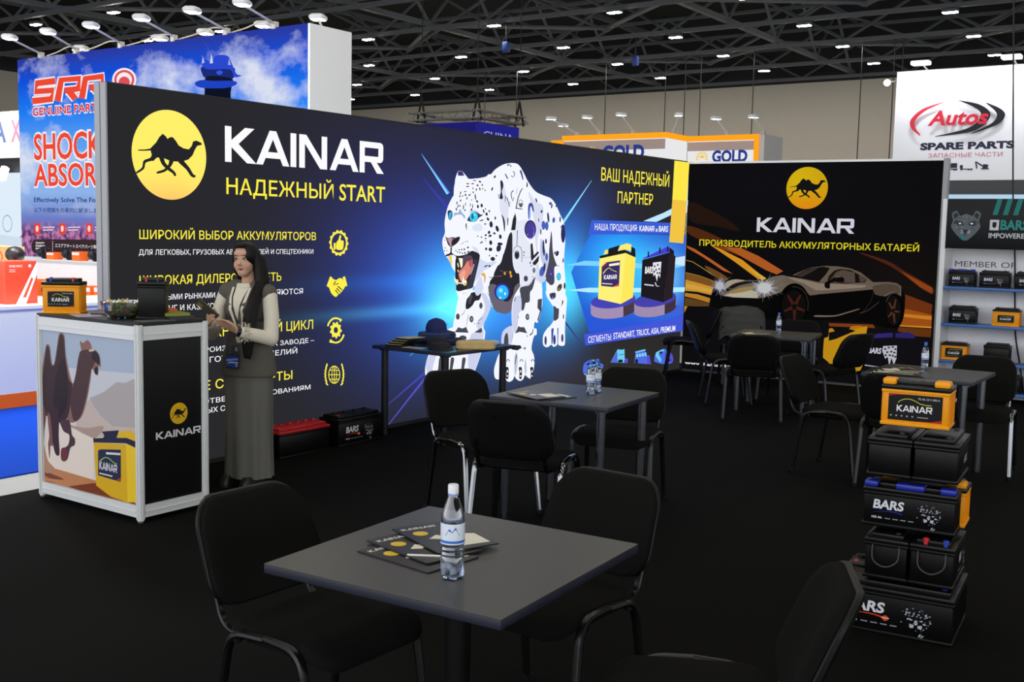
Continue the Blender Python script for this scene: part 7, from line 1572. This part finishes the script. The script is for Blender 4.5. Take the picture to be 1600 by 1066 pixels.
CM = {'orange': '#e8a060', 'yellow': '#e6d878', 'green': '#a4bc78', 'white': '#e8e8dc', 'blue': '#7fb0c8'}
proto = {}
rnd = random.Random(2); k = 0
for lay_, (zz, rr, n) in enumerate(((.018, .07, 12), (.042, .085, 15), (.066, .095, 17), (.088, .095, 16))):
    for i in range(n):
        c = list(CM)[rnd.randrange(5)] if k > 4 else list(CM)[k]
        q = 2 * PI * i / n + lay_; r_ = rr * (.35 if i % 3 == 0 else 1) * (.85 + .15 * rnd.random())
        loc = (-5.555 + r_ * math.cos(q), 3.975 + r_ * math.sin(q), 1.15 + zz + .006 * rnd.random())
        if c not in proto:
            t = thing('wrapped_candy', '%s wrapped candy in the clear bowl on the counter' % c, 'candy', loc, q, 'wrapped candies in the bowl, ' + c)
            MB().ball((0, 0, 0), .017, .012, .011, None, 10, 7).build('candy', mat(CM[c], .35), t)
            MB().loft([[(s_ * x, y * f, z * f) for y, z in ((.003, 0), (0, .003), (-.003, 0), (0, -.003))] for x, f in ((.015, 1), (.024, 3.2))] if 0 else [[(x, y * f, z * f) for y, z in ((.0025, 0), (0, .0025), (-.0025, 0), (0, -.0025))] for x, f in ((-.023, 2.6), (-.015, 1), (.015, 1), (.023, 2.6))]).build('wrapper', mat(CM[c], .3), t)
            proto[c] = t
        else:
            t = copy_tree(proto[c], loc); t.rotation_euler = (rnd.random() * 2, rnd.random() * 2, q)
        k += 1
# ------------------------------------------------------------------ things on the dark table
for i in range(4):
    t = leaf('notebook', 'black notebook with pale page edges on the dark table, %s of the fanned pile' % ['lowest', 'second lowest', 'second highest', 'highest'][i], 'notebook', -5.86 + .012 * i, 6.83 + .03 * i, .75 + .0158 * i, .15, .21, .0148, R(8 - 4 * i), mat('#c2b26a', .6), 'fanned notebooks')
    t.children[1].data = t.children[1].data.copy(); t.children[1].data.materials[0] = black
def make_cap(label, loc, rz, col, squash=1.0):
    t = thing('baseball_cap', label, 'cap', loc, rz, 'caps on the dark table'); m = mat(col, .85, var=.15, scale=200, bump=.2)
    prof = [(.09, 0), (.092, .03), (.085, .065), (.066, .094), (.035, .11), (.008, .115)]
    MB().lathe([(r, z * squash) for r, z in prof], 24, None, None, True, lambda q, z: .0015 * math.cos(6 * q)).build('crown', m, t)
    b = MB(); rows = []
    for s_ in (0, 1):
        rows.append([])
    up = []; dn = []
    for i in range(13):
        q = R(-68 + 136 * i / 12); e = .075 * math.cos(q * .95)
        for r_ in (.088, .088 + e): up.append((r_ * math.sin(q), -r_ * math.cos(q) - (.0 if r_ == .088 else 0), .010 - (r_ - .088) * .22 - .03 * abs(math.sin(q)) * (r_ > .088)))
    n = len(up); dn = [(x, y, z - .004) for x, y, z in up]; fs = []
    for i in range(12):
        a0, a1, b0, b1 = 2 * i, 2 * i + 1, 2 * i + 2, 2 * i + 3; fs += [(a0, a1, b1, b0), (n + a0, n + b0, n + b1, n + a1), (a1, n + a1, n + b1, b1)]
    b.add([(x, y, z + .008) for x, y, z in up + dn], fs); b.build('brim', m, t)
    MB().ball((0, 0, .115 * squash), .008, .008, .004).build('button', m, t)
    return t
make_cap('navy baseball cap on top of the pile on the dark table', (-5.81, 7.24, .842), R(122), '#15205a')
def folded(label, x, y, z, w, d, h, rz, m):
    t = thing('folded_shirt', label, 'shirt', (x, y, z), rz); rings = []
    for q, f in ((0, .97), (.2, 1.02), (.4, .985), (.55, 1.01), (.8, .98), (.97, .9), (1, .6)):
        rings.append([(px * f, py * f, h * q + .1 * h * math.sin(px * 25 + py * 13) * (.4 < q < .99)) for px, py in rrect(w, d, .05, 5)])
    MB().loft(rings).build('cloth', m, t)
    c = MB(); c.tube([(-w * .2, -d * .5, h * .55), (0, -d * .52, h * .6), (w * .2, -d * .5, h * .55)], .006, 6).build('collar_fold', m, t)
    return t
folded('folded dark blue shirt at the bottom of the pile under the navy cap', -5.79, 7.24, .75, .36, .3, .045, R(10), mat('#1a2548', .9, var=.2, bump=.3))
folded('folded slate blue shirt directly under the navy cap', -5.80, 7.24, .7963, .28, .24, .044, R(14), mat('#2b3a60', .9, var=.2, bump=.3))
folded('folded pale blue shirt behind the caps on the dark table', -5.45, 7.42, .75, .27, .2, .032, R(20), mat('#b4c6e4', .8, var=.1, bump=.3))
make_cap('black cap in the middle of the dark table', (-5.57, 6.96, .75), R(20), '#0d0d0f', .75)
make_cap('black cap lying crumpled at the front of the dark table', (-5.46, 6.86, .75), R(70), '#101012', .5)
t = thing('folded_shirt', 'folded beige shirt with small dark lettering on the dark table', 'shirt', (-5.30, 7.12, .75), R(35))
b = MB(); rings = []
for z, q in ((0, .97), (.012, 1.02), (.024, .98), (.034, 1.0), (.05, .97), (.06, .85), (.063, .5)):
    rings.append([(x * q, y * q, z + .012 * math.sin(x * 21 + y * 9) * (z > .03)) for x, y in rrect(.32, .22, .05, 5)])
b.loft(rings); b.build('cloth', mat('#c9ae78', .85, var=.12, scale=30, bump=.3), t)
a = Art(None, .6, y0=-.0725); a.text('KAINAR', -.06, -.015, .12, .022, '#3a3020', .03); e = a.build('chest_print', t); e.rotation_euler = (R(-90), 0, 0)
tag(MB().rbox(-.05, .05, -.03, .03, 0, .035, .012).build('yellow_pouch', mat('#d9b01a', .5)), 'small yellow pouch beside the beige shirt on the dark table', 'pouch').location = (-5.345, 7.36, .75)
leaf('leaflet', 'pale leaflet under the caps at the front of the dark table', 'leaflet', -5.66, 6.78, .75, .2, .1, .002, R(5), mat('#a8a49a', .4))
# ------------------------------------------------------------------ the woman behind the counter
skin = mat('#c69a80', .5, var=.05, scale=40); hairm = mat('#0b0807', .55, var=.3, scale=80, spec=.25); vestm = mat('#565249', .85, var=.12, scale=300, bump=.15); knit = mat('#d8d2c0', .85, var=.06, scale=200, bump=.2); skirtm = mat('#66655f', .85, var=.1, scale=120, bump=.1)
P = thing('person', 'woman in grey waistcoat and long dark hair holding a phone behind the counter', 'person', (-5.48, 4.86, 0), R(10))
def caps(b, pts, rs, n=12):
    """tapered round limb through the given points"""
    pts = [Vector(p) for p in pts]
    for i in range(len(pts) - 1):
        a, c = pts[i], pts[i + 1]; d = c - a; m = Matrix.Translation(a) @ Vector((0, 0, 1)).rotation_difference(d.normalized()).to_matrix().to_4x4()
        b.lathe([(rs[i], 0), (rs[i + 1], d.length)], n, None, m)
    for p, r in zip(pts, rs): b.ball(p, r, r, r, None, n, 8)
def remesh(b, name, m, parent, vox, sm=4):
    o = b.build(name, m, parent, 180)
    md = o.modifiers.new('skin', 'REMESH'); md.mode = 'VOXEL'; md.voxel_size = vox; md.use_smooth_shade = True
    s_ = o.modifiers.new('smooth', 'SMOOTH'); s_.factor = .5; s_.iterations = sm
    dg = bpy.context.evaluated_depsgraph_get(); me = bpy.data.meshes.new_from_object(o.evaluated_get(dg))
    o.modifiers.clear(); old = o.data; o.data = me; bpy.data.meshes.remove(old)
    if not me.materials: me.materials.append(m)
    return o
LS, LE, LWr = Vector((.165, .0, 1.275)), Vector((.235, -.06, .99)), Vector((.145, -.265, 1.045))
RS, RE, RWr = Vector((-.165, -.0, 1.275)), Vector((-.225, -.08, 1.0)), Vector((-.07, -.30, 1.09))
HC = Vector((.012, -.035, 1.485)); HR = Matrix.Translation(HC) @ Matrix.Rotation(R(15), 4, 'Z') @ Matrix.Rotation(R(-3), 4, 'Y')
body = MB()
body.ball((0, 0, 1.19), .145, .09, .14).ball((0, 0, 1.0), .115, .08, .16).ball((0, .01, .86), .155, .105, .13).ball((.06, -.05, 1.17), .06, .06, .06).ball((-.06, -.05, 1.17), .06, .06, .06)
caps(body, [(-.14, 0, 1.27), (.14, 0, 1.27)], [.042, .042]); caps(body, [(.01, .015, 1.27), (.02, -.005, 1.41)], [.058, .047])
for s_ in (-1, 1): caps(body, [(.08 * s_, 0, .86), (.085 * s_, -.01, .48), (.08 * s_, .01, .08)], [.085, .055, .036]); body.ball((.08 * s_, -.05, .045), .036, .09, .03)
caps(body, [LS, LE, LWr], [.034, .032, .026]); caps(body, [RS, RE, RWr], [.034, .032, .026])
# head on its neck, turned towards the camera
H = lambda x, y, z: HR @ Vector((x, y, z))
def hb(x, y, z, rx, ry, rz): body.ball((0, 0, 0), rx, ry, rz, None, 18, 12, HR @ Matrix.Translation((x, y, z)))
hb(0, .015, .025, .074, .092, .09); hb(0, -.022, -.025, .062, .066, .075); hb(0, -.045, -.075, .037, .036, .032); hb(.03, -.045, -.03, .03, .03, .03); hb(-.03, -.045, -.03, .03, .03, .03); hb(0, -.055, -.062, .022, .022, .014)
caps(body, [H(0, -.078, .008), H(0, -.094, -.022)], [.008, .0105]); body.ball(H(.01, -.086, -.025), .007); body.ball(H(-.01, -.086, -.025), .007); hb(0, -.06, .045, .05, .02, .03)
for s_ in (-1, 1): hb(.073 * s_, .01, -.01, .01, .018, .03)
# hands: palm, four bent fingers of different length and a thumb from the side of the palm
def hand(w, fwd, side, nrm, curl, spread=.0):
    fwd, side, nrm = fwd.normalized(), side.normalized(), nrm.normalized()
    for k in range(4):                                          # metacarpals form the palm
        o = side * (.0285 - .019 * k); caps(body, [w + side * (.012 - .008 * k), w + fwd * .075 + o], [.0145, .0125], 9)
        L_ = (.066, .073, .068, .052)[k]; p0 = w + fwd * .075 + o; c = curl * (.9 + .1 * k)
        p1 = p0 + (fwd * math.cos(c * .5) + nrm * math.sin(c * .5)) * L_ * .45; p2 = p1 + (fwd * math.cos(c * 1.2) + nrm * math.sin(c * 1.2)) * L_ * .32; p3 = p2 + (fwd * math.cos(c * 1.8) + nrm * math.sin(c * 1.8)) * L_ * .25
        caps(body, [p0, p1, p2, p3], [.0092, .0084, .0077, .0065], 8)
    t0 = w + fwd * .02 + side * .02; t1 = t0 + (fwd * .6 + side * .75 + nrm * .25).normalized() * .04; t2 = t1 + (fwd * .9 + side * .25 + nrm * .35).normalized() * .03; t3 = t2 + (fwd * .95 + nrm * .3).normalized() * .022
    caps(body, [t0, t1, t2, t3], [.0135, .0105, .0092, .0075], 8)
PH = Vector((.0, -.385, 1.185))                                  # the phone
hand(LWr, Vector((-.105, -.08, .085)), Vector((.15, -.55, .8)), Vector((-.5, -.6, -.15)), 1.0)
hand(RWr, Vector((.075, -.075, .05)), Vector((-.35, .25, .9)), Vector((.6, .2, .4)), .8)
bo = remesh(body, 'body', skin, P, .0045, 3)
face_b = MB()
for s_ in (-1, 1):
    e = MB().ball((0, 0, 0), .0125, .0075, .0065, None, 12, 8, HR @ Matrix.Translation((.0275 * s_, -.0745, .008))).build('eye', mat('#d8d0c8', .25), P)
    MB().ball((0, 0, 0), .0062, .003, .0062, None, 10, 6, HR @ Matrix.Translation((.0275 * s_, -.081, .008))).build('iris', mat('#1a100c', .15), e)
    MB().tube([H(.043 * s_, -.072, .0125), H(.03 * s_, -.082, .0165), H(.0145 * s_, -.081, .011)], .0022, 6).build('eyelash', mat('#120c0a', .5), e)
    MB().tube([H(.047 * s_, -.068, .03), H(.032 * s_, -.080, .0345), H(.014 * s_, -.083, .03)], .003, 6, None, None, .6).build('eyebrow', mat('#2a1c16', .6), P)
MB().tube([H(-.0215, -.073, -.054), H(-.009, -.081, -.0505), H(0, -.0825, -.0525), H(.009, -.081, -.0505), H(.0215, -.073, -.054)], .0045, 8, None, None, .75, [.0015, .0042, .004, .0042, .0015]).tube([H(-.018, -.0745, -.0565), H(0, -.082, -.0605), H(.018, -.0745, -.0565)], .0055, 8, None, None, .8, [.002, .006, .002]).build('lips', mat('#8f3f3c', .4), P)
# clothes
v = MB(); v.ball((0, 0, 1.18), .165, .112, .14).ball((0, .005, 1.02), .138, .105, .17).ball((0, .012, .86), .178, .13, .13).ball((.062, -.055, 1.17), .07, .068, .07).ball((-.062, -.055, 1.17), .07, .068, .07)
caps(v, [(-.158, .005, 1.272), (.158, .005, 1.272)], [.066, .066]); caps(v, [(-.1, .01, 1.3), (.1, .01, 1.3)], [.06, .06])
v.loft([[((.185 + .012 * q) * math.cos(a_) * (1 if abs(math.cos(a_)) < .9 else 1), (.132 + .01 * q) * math.sin(a_) + .01, z) for a_ in [2 * PI * i / 32 for i in range(32)]] for z, q in ((.735, 1.6), (.80, .8), (.87, -.1), (.95, -2.6), (1.03, -3.4))])
vo = remesh(v, 'waistcoat', vestm, P, .007, 5)
sv = MB(); caps(sv, [LS + Vector((.012, 0, -.02)), LS * .45 + LE * .55 + Vector((.012, .004, 0)), LE, LE * .5 + LWr * .5, LWr * .93 + LE * .07], [.052, .05, .048, .044, .037]); remesh(sv, 'sleeve', knit, P, .006, 4)
sv = MB(); caps(sv, [RS + Vector((-.012, 0, -.02)), RS * .45 + RE * .55, RE, RE * .5 + RWr * .5, RWr * .93 + RE * .07], [.052, .05, .048, .044, .037]); remesh(sv, 'sleeve', knit, P, .006, 4)
b = MB(); rnd = random.Random(8)                                 # feathery trim around the left cuff
d = (LWr - LE).normalized(); s1 = d.orthogonal().normalized(); s2 = d.cross(s1)
for k in range(90):
    q = rnd.random() * 2 * PI; o = s1 * math.cos(q) + s2 * math.sin(q); p0 = LWr - d * (.015 + .05 * rnd.random()) + o * .036; p1 = p0 + (o * .8 + d * (rnd.random() - .3) + Vector((0, 0, .3))).normalized() * (.02 + .022 * rnd.random())
    b.tube([p0, (p0 + p1) / 2 + Vector((0, 0, .004)), p1], .0012, 4)
b.build('feather_cuff', knit, P)
sk = []
for z, rx, ry in ((.92, .135, .10), (.84, .165, .12), (.72, .172, .125), (.5, .168, .125), (.25, .165, .125), (.06, .17, .13)):
    sk.append([((rx + (.010 * (1 - z) * math.cos(9 * a_ + z * 2) + .006 * (1 - z) * math.sin(14 * a_))) * math.cos(a_), (ry + .010 * (1 - z) * math.cos(9 * a_ + z * 2)) * math.sin(a_) + .008, z) for a_ in [2 * PI * i / 72 for i in range(72)]])
MB().loft(sk).build('skirt', skirtm, P)
for s_ in (-1, 1): MB().loft([[(.08 * s_ + x * q, -.06 + y * q, z) for x, y in rrect(.075, .22, .036, 6)] for q, z in ((1, 0), (1.02, .02), (.95, .05), (.7, .075))]).build('shoe', mat('#141416', .4), P)
# things that lie on the waistcoat: blouse front, lapels, strap, badge
dg = bpy.context.evaluated_depsgraph_get(); tree = BVHTree.FromPolygons([v_.co.copy() for v_ in vo.data.vertices], [tuple(p.vertices) for p in vo.data.polygons])
def on(x, z, off):
    h = tree.ray_cast(Vector((x, -1, z)), Vector((0, 1, 0)))[0]
    return Vector((x, (h.y if h else -.05) - off, z))
def drape(name, quads, off, m, th=.003, parent=P):
    """patch laid on the waistcoat: quads is a list of (x left, x right, z) rows"""
    n = 7; rows = [[on(a_ + (c_ - a_) * i / n, z, off) for i in range(n + 1)] for a_, c_, z in quads]; b = MB(); vs = [p for r in rows for p in r] + [p + Vector((0, th, 0)) for r in rows for p in r]; w = n + 1; k = len(rows) * w; fs = []
    for j in range(len(rows) - 1):
        for i in range(n): q = (j * w + i, j * w + i + 1, (j + 1) * w + i + 1, (j + 1) * w + i); fs += [q, tuple(x + k for x in q[::-1])]
    for j in range(len(rows) - 1):
        for i in (0, n): fs.append((j * w + i, (j + 1) * w + i, (j + 1) * w + i + k, j * w + i + k))
    for i in range(n):
        for j in (0, len(rows) - 1): fs.append((j * w + i, j * w + i + 1, j * w + i + 1 + k, j * w + i + k))
    return b.add(vs, fs).build(name, m, parent)
drape('blouse_front', [(-.045, .055, 1.335), (-.044, .054, 1.3), (-.036, .044, 1.25), (-.024, .03, 1.2), (-.01, .014, 1.14), (-.001, .003, 1.1)], .008, knit)
b = MB(); b.lathe([(.066, 0), (.066, .022), (.058, .03), (.056, .022), (.056, 0)], 24, None, Matrix.Translation((.012, .0, 1.305)) @ Matrix.Rotation(R(12), 4, 'X')); b.build('blouse_collar', knit, P)
drape('lapel', [(-.09, -.062, 1.3), (-.1, -.05, 1.25), (-.085, -.036, 1.2), (-.045, -.012, 1.13), (-.012, .0, 1.09)], .012, vestm)
drape('lapel', [(.07, .1, 1.3), (.058, .11, 1.25), (.042, .095, 1.2), (.016, .055, 1.13), (.002, .02, 1.09)], .012, vestm)
strap = mat('#d9d0c2', .5)
drape('lanyard', [(-.068, -.05, 1.31), (-.06, -.042, 1.25), (-.045, -.027, 1.17), (-.026, -.008, 1.08), (-.008, .01, 1.0), (.004, .016, .955)], .017, strap)
drape('lanyard', [(.066, .084, 1.31), (.06, .078, 1.25), (.05, .068, 1.17), (.036, .054, 1.08), (.02, .036, 1.0), (.008, .024, .955)], .017, strap)
bd = MB().rbox(-.045, .052, -.158, -.153, .79, .945, .002).build('badge', mat('#26282e', .3), P)
a = Art(None, .3, y0=-.1585); a.rect('#23409a', -.043, .05, .80, .87).poly('#7f9ae0', [(-.043, .835), (.05, .85), (.05, .86), (-.043, .85)]).poly('#b9c8f0', [(-.04, .815), (-.02, .835), (.05, .835), (.05, .828), (-.02, .826)])
for z in (.932, .918, .904, .890): a.rect('#5a5c62', -.03, .0, z, z + .005)
a.rect('#8a8c90', .028, .044, .905, .93).rect('#a09a98', .03, .045, .805, .825); a.build('badge_print', bd)
wt = MB(); m_ = Matrix.Translation(LWr + d * .008) @ Vector((0, 0, 1)).rotation_difference(d).to_matrix().to_4x4(); wt.lathe([(.031, -.011), (.034, -.006), (.034, .006), (.031, .011)], 20, None, m_); wt.build('watch', mat('#0e1120', .25), P)
# hair: cap over the skull, parted, and a long straight fall in front of her left shoulder
hr = MB()
def hh(x, y, z, rx, ry, rz): hr.ball((0, 0, 0), rx, ry, rz, None, 20, 14, HR @ Matrix.Translation((x, y, z)))
hh(0, .032, .036, .084, .088, .087); hh(.045, .0, .035, .045, .075, .075); hh(-.05, .015, .03, .036, .066, .072); hh(.0, -.03, .095, .05, .045, .022)
caps(hr, [H(.072, .0, .03), H(.086, .005, -.05), Vector((.125, -.02, 1.34)), Vector((.135, -.105, 1.24)), Vector((.135, -.165, 1.12)), Vector((.13, -.178, 1.0)), Vector((.125, -.175, .88))], [.034, .037, .038, .036, .034, .03, .016])
caps(hr, [H(.085, .04, .0), Vector((.125, .02, 1.36)), Vector((.135, -.085, 1.24)), Vector((.15, -.14, 1.12)), Vector((.15, -.15, 1.0)), Vector((.14, -.16, .87))], [.034, .034, .032, .03, .026, .012])
caps(hr, [H(-.074, .03, .0), H(-.07, .04, -.07), Vector((-.055, .05, 1.34)), Vector((-.06, .09, 1.2))], [.03, .028, .03, .025])
caps(hr, [H(0, .075, .0), Vector((.03, .07, 1.35)), Vector((.02, .115, 1.2)), Vector((.02, .125, 1.0)), Vector((.02, .125, .9))], [.07, .065, .055, .045, .02])
remesh(hr, 'hair', hairm, P, .006, 4)
# the phone is held, so it is a thing of its own
ph = thing('mobile_phone', 'dark mobile phone held in the hands of the woman', 'phone', (0, 0, 0))
ax = Vector((-.09, -.08, .11)).normalized(); nz_ = Vector((-.1, .65, .75)); ay = nz_.cross(ax).normalized(); az = ax.cross(ay)
M_ = Matrix.Translation((-5.48, 4.86, 0)) @ Matrix.Rotation(R(10), 4, 'Z') @ Matrix.Translation(PH) @ Matrix((ax, ay, az)).transposed().to_4x4()
ph.matrix_world = M_
MB().rbox(-.076, .076, -.037, .037, -.0045, .0045, .004).build('shell', mat('#4a4436', .35), ph)
MB().rbox(-.072, .072, -.034, .034, .0045, .0052, .0003).build('screen', mat('#0b0b10', .1), ph)
MB().rbox(.035, .068, -.03, .005, -.0065, -.0045, .0008).build('camera_bump', mat('#8a7a3a', .3), ph)
